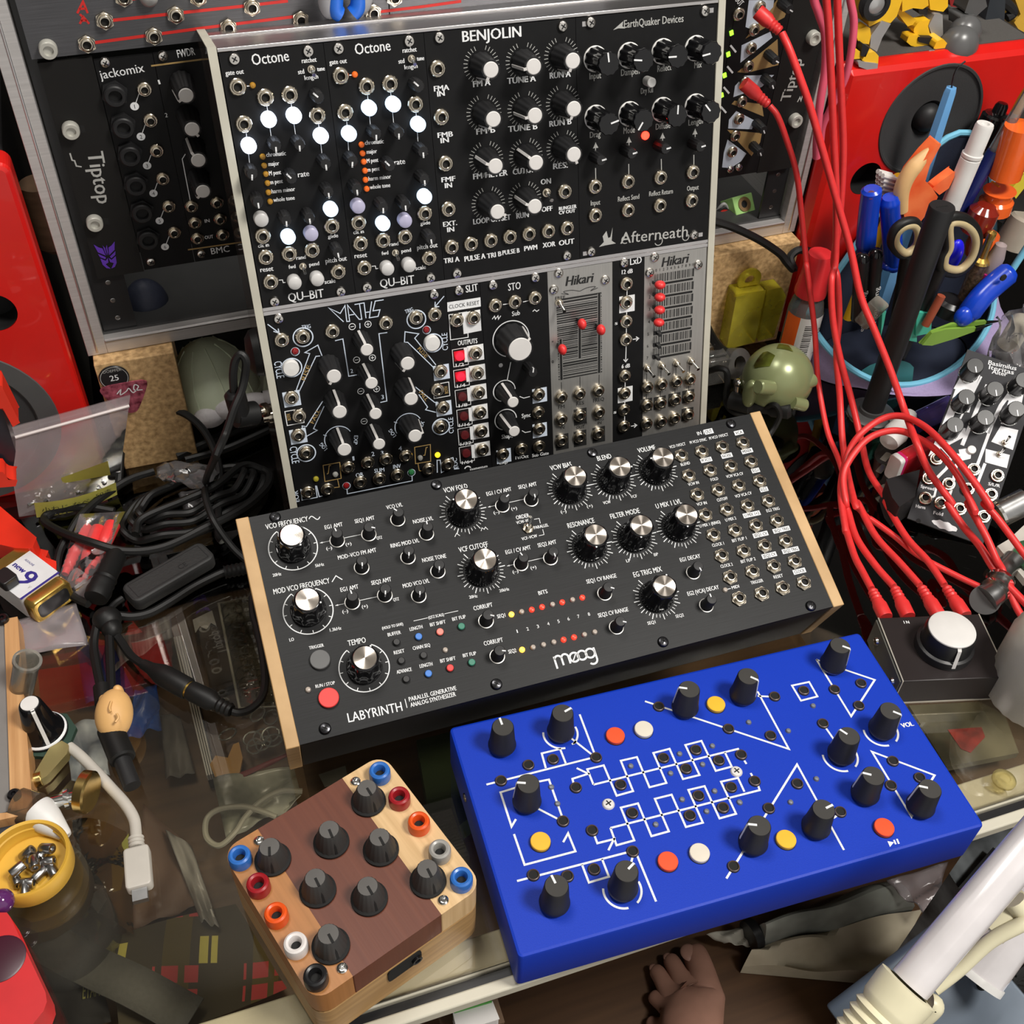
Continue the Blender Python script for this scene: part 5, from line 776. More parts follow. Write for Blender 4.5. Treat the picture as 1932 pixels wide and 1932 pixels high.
# ------------------------------------------------------------------ toys on the right loudspeaker
toy = thing('robot_toy', 'yellow and silver jointed toy standing on the red loudspeaker', 'toy', frame(480, 616, 224)); Yc = M['yellow']; Sv = M['silver']; Bk = M['satin']
def leg(parts):
    for nm, m_, P, d in parts: g = G(); yp(g, P, d, m_); g.build(nm, toy, True, bevel=1)
leg((('thigh', Yc, ((451.4, 613, 258.8), (453.1, 613, 250.6), (458.2, 613, 246.7), (460.8, 613, 241), (469.5, 613, 244.3), (476.8, 613, 241.9), (480.3, 613, 246), (481.1, 613, 256.2), (478.3, 613, 264.4), (449.8, 613, 266.9)), 14),
     ('shin', Sv, ((468.8, 612, 244.4), (476.5, 612, 241.9), (472.7, 612, 233.2), (471.4, 612, 224.1), (465, 612, 227.7), (463.4, 612, 235.6)), 9),
     ('knee_joint', Yc, ((451.1, 612, 237.5), (451.5, 612, 240.2), (458.2, 612, 242), (461.1, 612, 240.7), (463.4, 612, 235.6), (463.5, 612, 229.9), (455.7, 612, 231.4)), 8),
     ('toe', Yc, ((457.5, 607, 221.9), (459.9, 607, 226.3), (465.9, 607, 226.8), (469.8, 607, 223.5), (471, 607, 218.3), (464.6, 607, 219)), 10),
     ('heel', Yc, ((451.3, 608, 222.9), (450.3, 608, 228), (452.3, 608, 229.2), (455.3, 608, 227.5), (456.3, 608, 222.7)), 7),
     ('ankle_plate', Bk, ((454.5, 607, 233.6), (461, 607, 229.4), (459.8, 607, 223.8), (455.8, 607, 225)), 8),
     ('thigh', Yc, ((514.4, 628, 247.7), (517.6, 628, 241.1), (528.7, 628, 238.7), (531.3, 628, 242), (526.5, 628, 255), (511.4, 628, 256.3)), 14),
     ('shin', Sv, ((520.8, 626, 239.1), (527.2, 626, 237.8), (533, 626, 223.1), (530.2, 626, 221.2), (522.6, 626, 225.6), (518.5, 626, 231.1)), 9),
     ('knee_joint', Yc, ((508.5, 625, 234.6), (517.4, 625, 235.9), (517.2, 625, 231.6), (521.4, 625, 224.7), (512.7, 625, 224.8), (506.9, 625, 228.3), (506.3, 625, 231.2)), 8),
     ('foot_bar', Yc, ((501, 622, 223.6), (501.4, 622, 227.5), (508.1, 622, 227.5), (525.8, 622, 218.8), (526.1, 622, 215.5), (518.8, 622, 216.6), (505.4, 622, 220.6)), 8),
     ('ankle_plate', Bk, ((508.7, 621, 226.4), (523.9, 621, 224.5), (524.7, 621, 222.3), (521.3, 621, 219.7), (509.9, 621, 223.1)), 6),
     ('toe', Yc, ((518.9, 615, 220.2), (519.8, 615, 224.8), (524.4, 615, 226.1), (531, 615, 221.1), (532.4, 615, 217.3), (526.9, 615, 217.1)), 12),
     ('arm', Yc, ((488.8, 624, 251.5), (495.1, 624, 242.6), (505.2, 624, 237.4), (503.8, 624, 234), (499.9, 624, 233.3), (489.3, 624, 242.4)), 10),
     ('arm_bar', Yc, ((484.1, 618, 256.8), (505.1, 618, 252.9), (507, 618, 248.6), (503.2, 618, 246.5), (495.2, 618, 247.9), (487.5, 618, 246.2)), 8),
     ('dark_joint', Bk, ((509.6, 630, 241.1), (517.2, 630, 241.1), (517.9, 630, 236.8), (511.6, 630, 237.7)), 8)))  # the last joint is a plain satin black block
for P, w_ in ((((454, 606, 222), (470.2, 606, 218.8), (470.9, 606, 215.1), (463.4, 606, 215.2), (455.6, 606, 218.3)), 11), (((515, 614, 219.5), (531.6, 614, 217.8), (532.1, 614, 214), (524.7, 614, 214.1), (515.8, 614, 217.2)), 13)): g = G(); yp(g, P, w_, Sv); g.build('silver_sole', toy, True, bevel=1.5)
c = (458.2, 609, 257); g = G(); g.M = frame(c[0], c[1], c[2], 0, 90, 0); g.lathe([(9.6, -4), (10.6, 0), (9.6, 2.4), (6.2, 2.8), (5.6, 1.8), (0, 2)], Bk, 32); g.lathe([(5.6, 1.8), (4.4, 2.6), (0, 2.9)], Sv, 28); g.build('wheel', toy, True)
t = thing('grey_figure', 'dark grey toy with a round foot standing beside the yellow toy', 'toy', frame(556, 622, 222)); Gy = mat('smoky grey plastic', (.1, .1, .1), .3)
c = (541.6, 618, 218.1); g = G(); g.ell(c, (14, 12, 14), Gy); g.build('ball_foot', t, True)
c = (548.4, 624, 223.8); g = G(); g.ell(c, (12, 10, 12), Gy); g.build('ankle_ball', t, True)
for nm, P in (('leg', ((545.5, 626, 227), (542.3, 626, 235.3), (554.7, 626, 234.8), (561, 626, 229.9), (557.6, 626, 222.9))), ('hip', ((546.8, 628, 236.2), (547, 628, 244.8), (544.8, 628, 250.6), (557.2, 628, 249.5), (564.1, 628, 239), (557.7, 628, 233.1)))): g = G(); yp(g, P, 14, Gy); g.build(nm, t, True, bevel=2)
t = thing('black_clamp', 'black block with a curved handle behind the grey toy, top right', 'clamp', frame(590, 655, 222)); g = G(); yp(g, ((586.3, 650, 218.3), (583.9, 650, 235.7), (598, 650, 232.2), (603.3, 650, 217.4), (594.8, 650, 213.3)), 20, mat('slate block', (.03, .035, .042), .5)); g.build('block', t, True, bevel=1.5)
G().tube(spline([(598.8, 655, 230.3), (608.4, 655, 224.9), (613.3, 655, 219.9), (609, 655, 216.9)]), 3.5, Bk).build('handle', t, True)
g = G(); yp(g, ((621.3, 670, 227.4), (637, 670, 226), (651.1, 670, 194), (637.7, 670, 200.2), (631.5, 670, 205.6), (634.7, 670, 211.5)), 30, mat('mustard box card', (.62, .36, .04), .6)); tag(g.build('mustard_box', bevel=2), 'mustard yellow box at the top right corner behind the toys', 'box')
g = G(); yp(g, ((555.5, 660, 236.8), (573.1, 660, 235.2), (575.4, 660, 224.6), (560.7, 660, 227.5)), 14, mat('dull red toy block', (.3, .02, .02), .5)); tag(g.build('red_block', bevel=1.5), 'dull red block behind the two toys on the loudspeaker', 'block')
# pliers hanging over the patch panels at the top
pl_ = thing('pliers', 'pliers with blue and grey handles hanging over the charcoal panels at the top', 'pliers', frame(270, 590, 300)); bl = mat('blue grip', (.01, .13, .62), .4); gr = mat('grey grip', (.35, .35, .37), .5)
for P, dx in ((((107.4, 596, 314.5), (106.2, 596, 301.4), (105.4, 596, 292.3), (108.5, 596, 288.7)), 5), (((123.4, 596, 313.2), (123.1, 596, 300), (122, 596, 292.4), (118.2, 596, 288.4)), -5)):
    S_ = spline(P); G().tube(S_, [6.5 - 3.5 * (i / (len(S_) - 1)) ** 3 for i in range(len(S_))], gr, 12).build('handle_grip', pl_, True); S2 = [p + Vector((dx * .5, -3.4, 0)) for p in S_[:-2]]; G().tube(S2, 4.2, bl, 10).build('handle_inlay', pl_, True)
# brown handle and dark things in the gap left of the rack case
c = (-66.6, 640, 192.5); d_ = (-66.7, 640, 147.9); g = G(); stick(g, c, d_, 11, wood('brown handle wood', (.12, .07, .04), (.2, .12, .07), (40, 40, 200)), 20, 5); tag(g.build('wooden_grip'), 'brown rounded wooden handle between the left loudspeaker and the rack case', 'handle')
# ------------------------------------------------------------------ round badge and guitar pick on the left board
B0 = (-52.1, 596.6, 78.4)
t = thing('round_badge', 'round black badge reading 25 on the left particle board', 'badge', frame(B0[0], B0[1], B0[2], 0, 90)); g = G(); g.lathe([(9.2, 0), (9.2, .6), (8.8, 1)], M['black'], 40); ga = M['greyink']; g.tc('25', 0, .4, 4.6, M['ink'], n=1.15, bold=.1); g.tc('DOEPFER', 0, 6, 2.2, ga, n=1.15); g.tc('anniversary', 0, -5.5, 1.6, ga, n=1.15); g.arc(0, 0, 8.3, 0, 360, .4, ga, 1.12); g.build('disc', t)
B1 = (-48.2, 595.9, 64.1)
g = G(); g.M = frame(B1[0], B1[1], B1[2], 0, 90); pk = [(14.5, 5), (13, 9), (8, 9.6), (-8, 9.6), (-13.5, 8), (-14, 4), (-8, -8), (-2, -14), (2, -15), (6, -12)]; g.prism([(v.x, v.y) for v in spline([(p[0], p[1], 0) for p in pk], 4, True)], 0, .9, mat('dark red pearl', (.16, .012, .03), .25, .2, .5, 220, col2=(.4, .1, .14)))
g.pl([(v.x, v.y) for v in spline([(-5, 2, 0), (-2, 5, 0), (-3, 1, 0), (1, 3, 0), (3, 5, 0), (5, 1, 0), (9, 5, 0), (7, 7, 0), (6, 3, 0), (11, 2, 0)], 5)], .7, M['ink'], 1); tag(g.build('guitar_pick'), 'dark red pearly guitar pick below the round badge', 'guitar pick')
# pale green domed toy shell with white flippers
t = thing('turtle_toy', 'pale green domed turtle toy behind the cables, left of the upright case', 'toy', frame(12, 618, 0)); c = (14.2, 630, 36.8); gs = mat('pale green glow plastic', (.6, .66, .48), .4); wf = mat('white speckled plastic', (.6, .57, .58), .6, bump=.4, scale=300)
g = G(); g.M = frame(10, 632, 20, 0, -18, -8); g.ell((0, 0, 0), (30, 31, 44), gs, 32, 14, 0, 1)
for i in range(9): a = 2 * PI * i / 9; g.tube([((30.2) * math.cos(a) * math.cos(e), 31.2 * math.sin(a) * math.cos(e), 44.2 * math.sin(e)) for e in (.05, .4, .8, 1.15)], .7, gs, 6)
g.lathe([(30.6, -1.4), (32, 0), (30.6, 2)], gs, 32, smooth=True); g.build('shell', t, True)
for q, r_ in (((0.2, 606, 24.7), (11, 7, 8)), ((13.5, 606, 29.2), (10, 7, 8)), ((29.4, 608, 28.9), (14, 7, 7))): g = G(); g.ell(q, r_, wf); g.build('flipper', t, True)
# ------------------------------------------------------------------ yellow case, glue bottle, olive toy on the right
ye = clear('yellow translucent plastic', (1, .95, .3), .25, 1.45, haze=.3, hazecol=(.95, .82, .06)); t = thing('yellow_case', 'translucent yellow plastic case with a hanging tab, leaning on the right board', 'case', frame(408, 596, 0))
g = G(); yp(g, ((389.3, 590, 11.4), (388.2, 590, 62.4), (412.5, 590, 61.6), (413.6, 590, 13.5)), 13, ye); g.build('body', t, True, bevel=1.5)
g = G(); yp(g, ((416.4, 591, 13), (414.7, 591, 60.5), (426.7, 591, 60.5), (432.3, 591, 52), (430.1, 591, 14.2)), 12, ye); g.build('lid', t, True, bevel=1.5)
a, b, c = (394, 597, 58.2), (401.4, 597, 68.7), (414.3, 597, 57.4); g = G(); g.M = Matrix.Translation((b[0], 598, b[2])) @ Matrix.Rotation(R(90), 4, 'X'); g.lathe([(4, -1), (9.5, -1), (9.5, 1), (4, 1), (4, -1)], ye, 24, (0, -1, 0), cap=False); g.box(-10, -14, -1, 10, -6, 1, ye); g.build('hang_tab', t, True)
t = thing('glue_bottle', 'clear glue bottle with red cap and white barcode label behind the olive toy', 'bottle', frame(431, 562, 0)); g = G(); g.lathe([(12.5, 0), (13, 1), (13, 60), (11.5, 68), (9.5, 72), (9.5, 76)], clear('clear bottle', (.85, .85, .82), .08, 1.45, haze=.12), 32, (431, 562, 0)); g.build('body', t, True)
g = G(); g.lathe([(11.5, 74), (11.5, 78), (11, 80), (9.2, 104), (8.4, 107), (0, 108)], mat('red cap', (.62, .025, .03), .35), 36, (431, 562, 0), flute=.012, fn=24); g.build('cap', t, True)
g = G(); oc = mat('orange label', (.8, .12, .01), .5)
for a0, a1, m_, z0, z1 in ((225, 330, M['white'], 4, 60), (170, 225, oc, 4, 60)): g.sheet([[(431 + 13.25 * math.cos(R(a0 + (a1 - a0) * i / 12)), 562 + 13.25 * math.sin(R(a0 + (a1 - a0) * i / 12)), z) for i in range(13)] for z in (z0, z1)], m_)
for i in range(16): z = 28 + i * 1.7; g.sheet([[(431 + 13.4 * math.cos(R(a)), 562 + 13.4 * math.sin(R(a)), zz) for a in range(245, 276, 6)] for zz in (z, z + (.5, .9, .7)[i % 3])], M['blackink'])
for j, ch in enumerate('210011'):
    a = R(300); vs, fs, x0, x1 = glyphs(ch); e = Vector((math.cos(a), math.sin(a), 0)); tx_ = Vector((-math.sin(a), math.cos(a), 0)); o_ = Vector((431, 562, 50 - j * 4.6)) + e * 13.5; g.add([tuple(o_ - Vector((0, 0, 1)) * ((v[0] - x0) * 5) + tx_ * (v[1] * 5)) for v in vs], fs, M['blackink'])
g.build('label', t, True)
ol = mat('olive pearl plastic', (.24, .27, .13), .28, .25, .05, 40)
t = thing('ball_toy', 'olive green ball-shaped toy with dark visor panels and stubby feet', 'toy', frame(398, 530, 0)); C_ = Vector((398.2, 530.3, 26.5)); g = G(); g.ell(C_, (26, 25, 26.2), ol, 48, 28)
for k in range(5): g.M = Matrix.Translation(C_) @ Matrix.Rotation(R(-28 + k * 4), 4, 'Y') @ Matrix.Rotation(R(-35), 4, 'X'); g.arc(0, 0, 26.3 - abs(k - 2) * .15, 20, 160, .9, ol, 3 + k * 1.3) if k else None
g.M = Matrix.Identity(4); g.build('body', t, True)
vis = mat('dark iridescent visor', (.1, .05, .02), .15, .6, .5, 60, col2=(.16, .2, .03))
def onball(g, px, py, pts, m, lift=.4):       # polygon wrapped on the ball around a direction
    d = (Vector((px)) - C_).normalized(); X = d.cross(Vector((0, 0, 1))).normalized() * -1; U = X.cross(d) * -1; vs = []
    for x, y in pts: v = (d * 23 + X * x + U * y).normalized(); vs.append(C_ + Vector((v.x * (26 + lift), v.y * (25 + lift), v.z * (26.2 + lift))))
    n_ = len(pts); ring = [(pts[i][0] + (pts[(i + 1) % n_][0] - pts[i][0]) * k / 4, pts[i][1] + (pts[(i + 1) % n_][1] - pts[i][1]) * k / 4) for i in range(n_) for k in range(4)]; cx_, cy_ = sum(p[0] for p in pts) / n_, sum(p[1] for p in pts) / n_; Vs = []
    for f_ in (.01, .35, .7, 1):
        for x, y in ring: v = (d * 26 + X * (cx_ + (x - cx_) * f_) + U * (cy_ + (y - cy_) * f_)).normalized(); Vs.append(C_ + Vector((v.x * (26 + lift), v.y * (25 + lift), v.z * (26.2 + lift))))
    q_ = len(ring); g.add(Vs, [(a * q_ + i, a * q_ + (i + 1) % q_, (a + 1) * q_ + (i + 1) % q_, (a + 1) * q_ + i) for a in range(3) for i in range(q_)], m, True)
g = G(); onball(g, (382, 529.3, 49.7), 0, [(-6, 5), (-8, 2), (-4, -9), (-1, -10), (7, -1), (2, 7)], vis); onball(g, (399.8, 532.8, 47.8), 0, [(-6, 4), (6, 3), (5, -5), (-2, -4)], vis); g.build('visor', t, True)
g = G(); stick(g, (382, 513.3, 35), (369.4, 511.5, 40.2), 5.4, ol, 20, 1); g.build('foot', t, True)
g = G(); stick(g, (402, 512.3, 32.5), (418.9, 517.1, 31.4), 5.2, ol, 20, 1); g.build('foot', t, True)
g = G(); stick(g, (397.3, 505.5, 24.5), (409.1, 504.5, 19.2), 4.6, ol, 20, 1.6); g.build('foot', t, True)
g = G(); g.ell((372.4, 523.3, 24.1), (5, 6, 12), ol); g.build('ear', t, True)
# ------------------------------------------------------------------ fabric pen pouch, open at the front, full of tools
PCX, PCY, PRX, PRY = 518, 560, 78, 42
lav = mat('lavender cloth', (.36, .29, .5), .85, bump=.15, scale=700); nav = mat('navy lining', (.012, .018, .04), .9, bump=.15, scale=700); cy = mat('sky blue piping', (.18, .52, .72), .7)
pouch = thing('pen_pouch', 'lavender cloth pen pouch with navy lining and sky blue piping, stuffed with tools', 'pen holder', frame(PCX, PCY, 0))
def prim(a, d=0):
    s_, c_ = math.sin(a), math.cos(a); h = 44 + 120 * max(0, math.cos(a - R(65))) ** 3 - 40 * max(0, -s_) ** 1.5; return Vector((PCX + (PRX + d + h * .03) * c_, PCY + (PRY + d) * s_, max(4, h)))
N_ = 64
for nm, d, m_ in (('outer_cloth', 0, lav), ('lining', -1.6, nav)):
    g = G(); rows = []
    for j in range(9):
        row = []
        for i in range(N_ + 1):
            a = 2 * PI * i / N_; p = prim(a, d); k = j / 8; p.z = max(.8, p.z * k); f_ = 1 - .1 * (1 - k) + (.7 * (1 - k) * max(0, math.cos(a + R(38))) ** 1.3 if d == 0 else 0); wv = 1.5 * math.sin(5 * a + j) * k * (1 - k) * 4; row.append((PCX + (p.x - PCX) * f_ + wv * math.cos(a), PCY + (p.y - PCY) * f_ + min(0, wv * math.sin(a)), p.z))
        rows.append(row)
    g.sheet(rows if d == 0 else [r_[::-1] for r_ in rows], m_); g.build(nm, pouch, True)
g = G(); g.tube([prim(2 * PI * i / N_, -.8) for i in range(N_)], 2.4, cy, 8, True); g.build('piping', pouch, True)
g = G(); g.lathe([(1, 0), (1, .4)], nav, 40, (0, 0, 0)); g.v = [Vector((PCX + v.x * 68, PCY + v.y * 36, .8 + v.z)) for v in g.v]; g.build('base', pouch, True)
g = G(); rows = []
for j in range(7): rows.append([(lambda a, k: (PCX + (PRX - 3.4) * (.9 + .1 * k) * math.cos(a), PCY + (PRY - 3.4) * (.9 + .1 * k) * math.sin(a), 1 + 30 * k))(R(226 + 44 * i / 10), j / 6 * (1 - ((i - 5) / 5) ** 2) ** .5 * .9) for i in range(11)])
g.sheet(rows, mat('turquoise patch', (.06, .26, .27), .8)); g.build('patch', pouch, True)
def rod(name, label, cat, a, b, r, m, tip=0, group=None, parts=()):
    a, b = Vector(a), Vector(b); t = thing(name, label, cat, aim(a, b), group); L = (b - a).length; g = G(); g.lathe([(r, 0), (r, L - tip), (max(.2, r - tip), L)], m, 20); g.build('barrel', t)
    for nm, m_, pr in parts: g = G(); g.lathe([(q[0], L + q[1]) for q in pr], m_, 20); g.build(nm, t)
    return t, L
bh = mat('royal blue grip', (.006, .05, .5), .25)
def handle(par, P, r, m, nm='handle'):
    S_ = spline(P); n_ = len(S_); g = G(); g.tube(S_, [r * (.55 + .45 * min(1, i / 4, (n_ - 1 - i) / 5 + .4)) for i in range(n_)], m, 14); return g.build(nm, par, True)
cu = thing('side_cutters', 'pair of royal blue cutter handles with holes at their ends, left in the pouch', 'cutters', frame(472, 553, 30))
for P in (((461.9, 553, 104.5), (457.6, 553, 123.9), (453.9, 553, 142.4), (452, 553, 153.9), (450.8, 553, 158.9)), ((488, 550, 91), (482.2, 550, 106.6), (474.7, 550, 126.5), (468.7, 550, 141.8), (465.4, 550, 152.1))):
    handle(cu, P, 6.9, bh); q = P[-2]; g = G(); g.M = aim(q, (0, 0, 522)); g.lathe([(2.9, 3), (2.9, 6.4), (2.2, 6.6), (0, 6.6)], mat('grip hole', (.12, .03, .06), .5), 20); g.build('hole', cu, True)
g = G(); g.ell((485.1, 550, 95.4), (9, 6, 4), bh); g.build('guard', cu, True)
a = (479.9, 566, 156.7); t = thing('toothbrush', 'toothbrush head with white bristles sticking out beside the blue handles', 'brush', frame(a[0], a[1], a[2] - 150)); g = G(); stick(g, (483, 566, 141.5), (480.7, 566, 157.6), 5, M['yellow'], 16, 2); stick(g, (a[0] - 6, 566, 40), (483, 566, 141.5), 3.4, M['yellow'], 12); g.build('handle', t, True)
g = G()
for i in range(5):
    for j in range(3):
        k = i / 4; b0 = Vector((477, 566, 156.4)).lerp(Vector((479.8, 566, 143.4)), k); b1 = Vector((465, 566, 160.9)).lerp(Vector((468.1, 566, 147.2)), k); o_ = Vector((0, (j - 1) * 3.2, 0)); stick(g, b0 + o_, b1 + o_, 1.7, M['cap'], 8)
g.build('bristles', t, True)
og = mat('orange red toy claw', (.85, .09, .015), .4, col2=(.9, .2, .06)); tn = mat('tan claw back', (.72, .45, .2), .45)
t = thing('claw_toy', 'orange and tan toy crab claw standing in the pouch', 'toy', frame(498, 548, 20))
g = G(); yp(g, [(488.5, 546, 189.8), (481.8, 546, 181.6), (474.5, 546, 169.3), (473, 546, 158.7), (476.1, 546, 142.9), (483, 546, 128.9), (493.3, 546, 129.4), (501.2, 546, 143.3), (501.8, 546, 148.8), (494.1, 546, 156.9), (486.9, 546, 162.8), (486.5, 546, 174.3), (490.1, 546, 188.3)], 11, og); g.build('claw', t, True, bevel=3)
g = G(); g.tube(spline([(491.4, 550, 187.1), (482, 550, 178.2), (475, 550, 167.2), (473.5, 550, 155.1), (477.2, 550, 140.5)]), [1.6 + 3.9 * min(1, i / 12) for i in range(33)], tn, 12); g.build('claw_back', t, True)
g = G(); yp(g, [(499.8, 552, 152.2), (505.6, 552, 156.9), (514.4, 552, 163.2), (515.5, 552, 158.2), (514.1, 552, 150.1), (508, 552, 146)], 7, og); g.build('lower_pincer', t, True, bevel=2)
lbp = mat('pale blue translucent plastic', (.13, .36, .68), .3)
t = thing('probe_tool', 'pale blue hexagonal probe with a thin bent wire tip, in front of the woofer', 'probe', frame(518, 580, 20)); a, b = Vector((513.6, 580, 208.8)), Vector((514, 582, 30)); g = G(); g.M = aim(b, a); L = (a - b).length; g.lathe([(7.4, 0), (6.6, L * .45), (4.4, L - 3), (3.6, L)], lbp, 6, smooth=False); g.build('shaft', t, True); G().tube(spline([(513.6, 580, 208.8), (512.5, 580, 218), (513.7, 580, 222.5), (517.8, 580, 226)]), .7, M['darksteel'], 6).build('wire_tip', t, True)
rod('marker_pen', 'white marker pen with a capped flat end, leaning in the pouch', 'pen', (519.9, 552, 121.7), (523.9, 552, 171.4), 7, M['white'], .5, 'pens and brushes in the pouch', (('cap', M['white'], [(6.2, 0), (6.2, 22), (5.6, 24), (3, 24), (2.6, 22), (0, 22)]), ('clip', M['cap'], [(7.2, 1), (7.2, 3), (6.4, 3.4)])))
rod('navy_pen', 'slim navy pen with a clear end leaning right beside the white marker', 'pen', (536.8, 560, 118.2), (549.6, 560, 168.7), 5, mat('navy plastic', (.008, .015, .11), .25), 0, 'pens and brushes in the pouch', (('clear_end', clear('clear pen end', (.75, .72, .65), .08, 1.45, haze=.15), [(3.4, 0), (3.8, 3), (3.2, 40), (3.4, 44)]),))
rod('paint_brush', 'brush with an amber handle tip at the right edge above the pouch', 'brush', (557.6, 570, 163), (565.2, 570, 189.5), 3.4, M['silver'], 0, 'pens and brushes in the pouch', (('amber_tip', mat('amber lacquer', (.4, .2, .02), .3), [(3.4, 0), (4, 10), (3, 34), (0, 40)]),))
rod('black_marker', 'fat glossy black marker with a knob end, right of the blue probe', 'pen', (564.5, 588, 153.1), (568.1, 588, 180), 10.5, M['gloss'], 1.5, 'pens and brushes in the pouch', (('end_knob', M['gloss'], [(8, 0), (5, 1), (4.6, 6), (3.4, 8), (0, 8.4)]),))
oj = mat('orange translucent plastic', (.85, .13, .02), .15, coat=.4)
rod('orange_screwdriver', 'thick orange screwdriver handle at the right edge above the pouch', 'screwdriver', (558.8, 552, 152.7), (556.8, 552, 189.8), 11, oj, 0, None, (('collar', oj, [(11, -62), (12, -64), (12, -56), (10, -54), (10, -50), (11.4, -48)]), ('base_ring', oj, [(0, -102), (10, -100), (11.5, -92), (10.5, -84)])))
am = mat('dark amber plastic', (.2, .015, .008), .12, coat=.5)
rod('amber_screwdriver', 'dark amber screwdriver handle below the orange one', 'screwdriver', (543.8, 545, 115.9), (545.8, 545, 136.2), 10.5, am, 4)
for nm, lab_, P, m_ in (('orange_clip', 'small orange clip between the two screwdriver handles', ((557.4, 556, 135), (561.1, 556, 143.1), (573.8, 556, 135.4), (568.5, 556, 125.2)), mat('orange clip plastic', (.75, .3, .02), .4)), ('yellow_ruler', 'short yellow strip at the right edge above the pouch', ((576.9, 560, 135), (584.1, 560, 147.7), (592, 560, 140.8), (585.1, 560, 127.1)), mat('lemon plastic', (.62, .52, .03), .45)), ('black_pouch_tool', 'black tool block at the right edge of the pouch', ((579.3, 566, 108.8), (591.3, 566, 122.9), (604.6, 566, 129.9), (615.5, 566, 105.3), (593, 566, 99.6)), M['satin'])): g = G(); yp(g, P, 8, m_); tag(g.build(nm, bevel=1), lab_, nm.split('_')[-1])
sc = thing('scissors', 'scissors with black and tan finger loops standing handles up in the pouch', 'scissors', frame(505, 527, 8))
for P in (((474.9, 530, 117.8), (462.7, 530, 127.9), (460.3, 530, 137.6), (465, 530, 143.2), (473.7, 530, 143.2), (480.6, 530, 135.7), (483.3, 530, 123.7)), ((495.5, 524, 144.5), (505.5, 524, 145.4), (519.4, 524, 136.4), (528.3, 524, 123.4), (529.6, 524, 108.2), (521.6, 524, 99), (506.6, 524, 103.9), (502.3, 524, 113.7), (503.1, 524, 123.9))):
    S_ = spline(P, 8, True); G().tube(S_, 3.6, M['rubber'], 12, True).build('loop', sc, True); cc = sum((Vector(p) for p in P), Vector()) / len(P); G().tube([cc + (p - cc) * .84 + Vector((0, -1.6, 0)) for p in S_], 2.8, mat('tan loop lining', (.5, .4, .22), .5), 10, True).build('loop_lining', sc, True)
g = G(); stick(g, (506.2, 525, 104.9), (500, 530, 14), 5, M['rubber'], 12); stick(g, (478, 530, 117.2), (498, 532, 14), 5, M['rubber'], 12); g.build('shank', sc, True)
for i, (a, b, lab_) in enumerate((((454, 536, 81.2), (446.1, 536, 115.4), 'left of two black pens with ball ends at the front left of the pouch'), ((466.6, 538, 75), (457.9, 538, 115.8), 'right of two black lettered pens with ball ends at the front of the pouch'))):
    b0 = Vector(b); a0 = Vector(a); a0 = b0 + (a0 - b0) * 1.5; t, L = rod('lettered_pen', lab_, 'pen', a0, b, 5.2, M['black'], 0, 'black ball-ended pens', (('ball_end', M['gloss'], [(5.2, 0), (5, 1), (4.2, 3), (2.6, 4.6), (0, 5.2)]),))
    d = (a0 - b0).normalized(); o_ = b0 + d * 16; g = G(); sd = d.cross(Vector((0, -1, .6))).normalized(); nn = sd.cross(d).normalized(); nn = nn if nn.y < 0 else -nn; x = 0
    vs, fs, x0, x1 = glyphs('engineering'); g.add([o_ + d * (46 - v[0] * 8) + sd * (v[1] * 6 - 1.6) * (1 if i else 1) + nn * 5.35 for v in vs], fs, M['ink']); g.build('lettering', t, True)
g = G(); g.ell((527.6, 540, 101.8), (7, 5, 13), mat('vivid blue plastic', (.01, .01, .75), .35)); tag(g.build('blue_stopper'), 'vivid blue pen cap seen through the right scissor loop', 'cap')
rod('glitter_pen', 'brown glitter pen with a gold tip right of the scissors', 'pen', (543.9, 530, 68), (544.3, 530, 99.7), 6, mat('brown glitter', (.12, .08, .05), .3, .3, .6, 500), 0, 'pens and brushes in the pouch', (('gold_tip', M['gold'], [(6.6, 0), (6, 2), (3, 4), (2.8, 18), (3.4, 19), (3.2, 24), (0, 25.5)]),))
rod('pink_brush', 'pink brush with grey bristles beside the glitter pen', 'brush', (552.1, 527, 68.4), (553, 527, 92.2), 7, mat('hot pink plastic', (.55, .02, .2), .4), 0, 'pens and brushes in the pouch', (('bristles', mat('grey bristles', (.3, .24, .24), .8), [(5.4, 0), (6, 12), (4, 22), (0, 24)]),))
t = thing('blue_tool', 'royal blue handle lying across the right front of the pouch', 'tool handle', frame(540, 520, 30)); handle(t, ((531.8, 512, 64.7), (536.1, 512, 77.4), (543.5, 514, 85), (554.4, 516, 92.7), (561.8, 517, 97.7)), 8.4, bh); g = G(); g.ell((528.4, 510, 69.9), (8, 6, 8), bh); g.build('guard', t, True); q = (549.4, 509, 101.9); g = G(); g.M = frame(q[0] - 3, q[1] - 1.6, q[2] - 1, 0, 90); g.lathe([(2.6, 0), (2.4, 1)], M['hole'], 16); g.build('hole', t, True)
tl = mat('sea green card', (.05, .42, .3), .6)
t = thing('card_block', 'sea green cards standing behind the black pole', 'card', frame(496, 524, 12)); g = G(); yp(g, ((467, 524, 76.6), (470.2, 524, 75.9), (471.9, 524, 64.2), (472.8, 524, 53.3)), 4, tl); yp(g, ((493.6, 522, 79.4), (505.5, 522, 43.1), (493.1, 522, 47.9), (490.8, 522, 67)), 4, tl); g.build('upright_card', t, True); g = G(); yp(g, ((494, 520, 73), (508, 520, 69.2), (513.6, 520, 51), (500.5, 520, 51)), 3, tl); g.build('square_card', t, True)
rod('rust_stick', 'rust red stick poking out in front of the sea green cards', 'stick', (501.8, 516, 63.2), (506.7, 516, 87.5), 3, mat('rust red wood', (.3, .06, .025), .6))
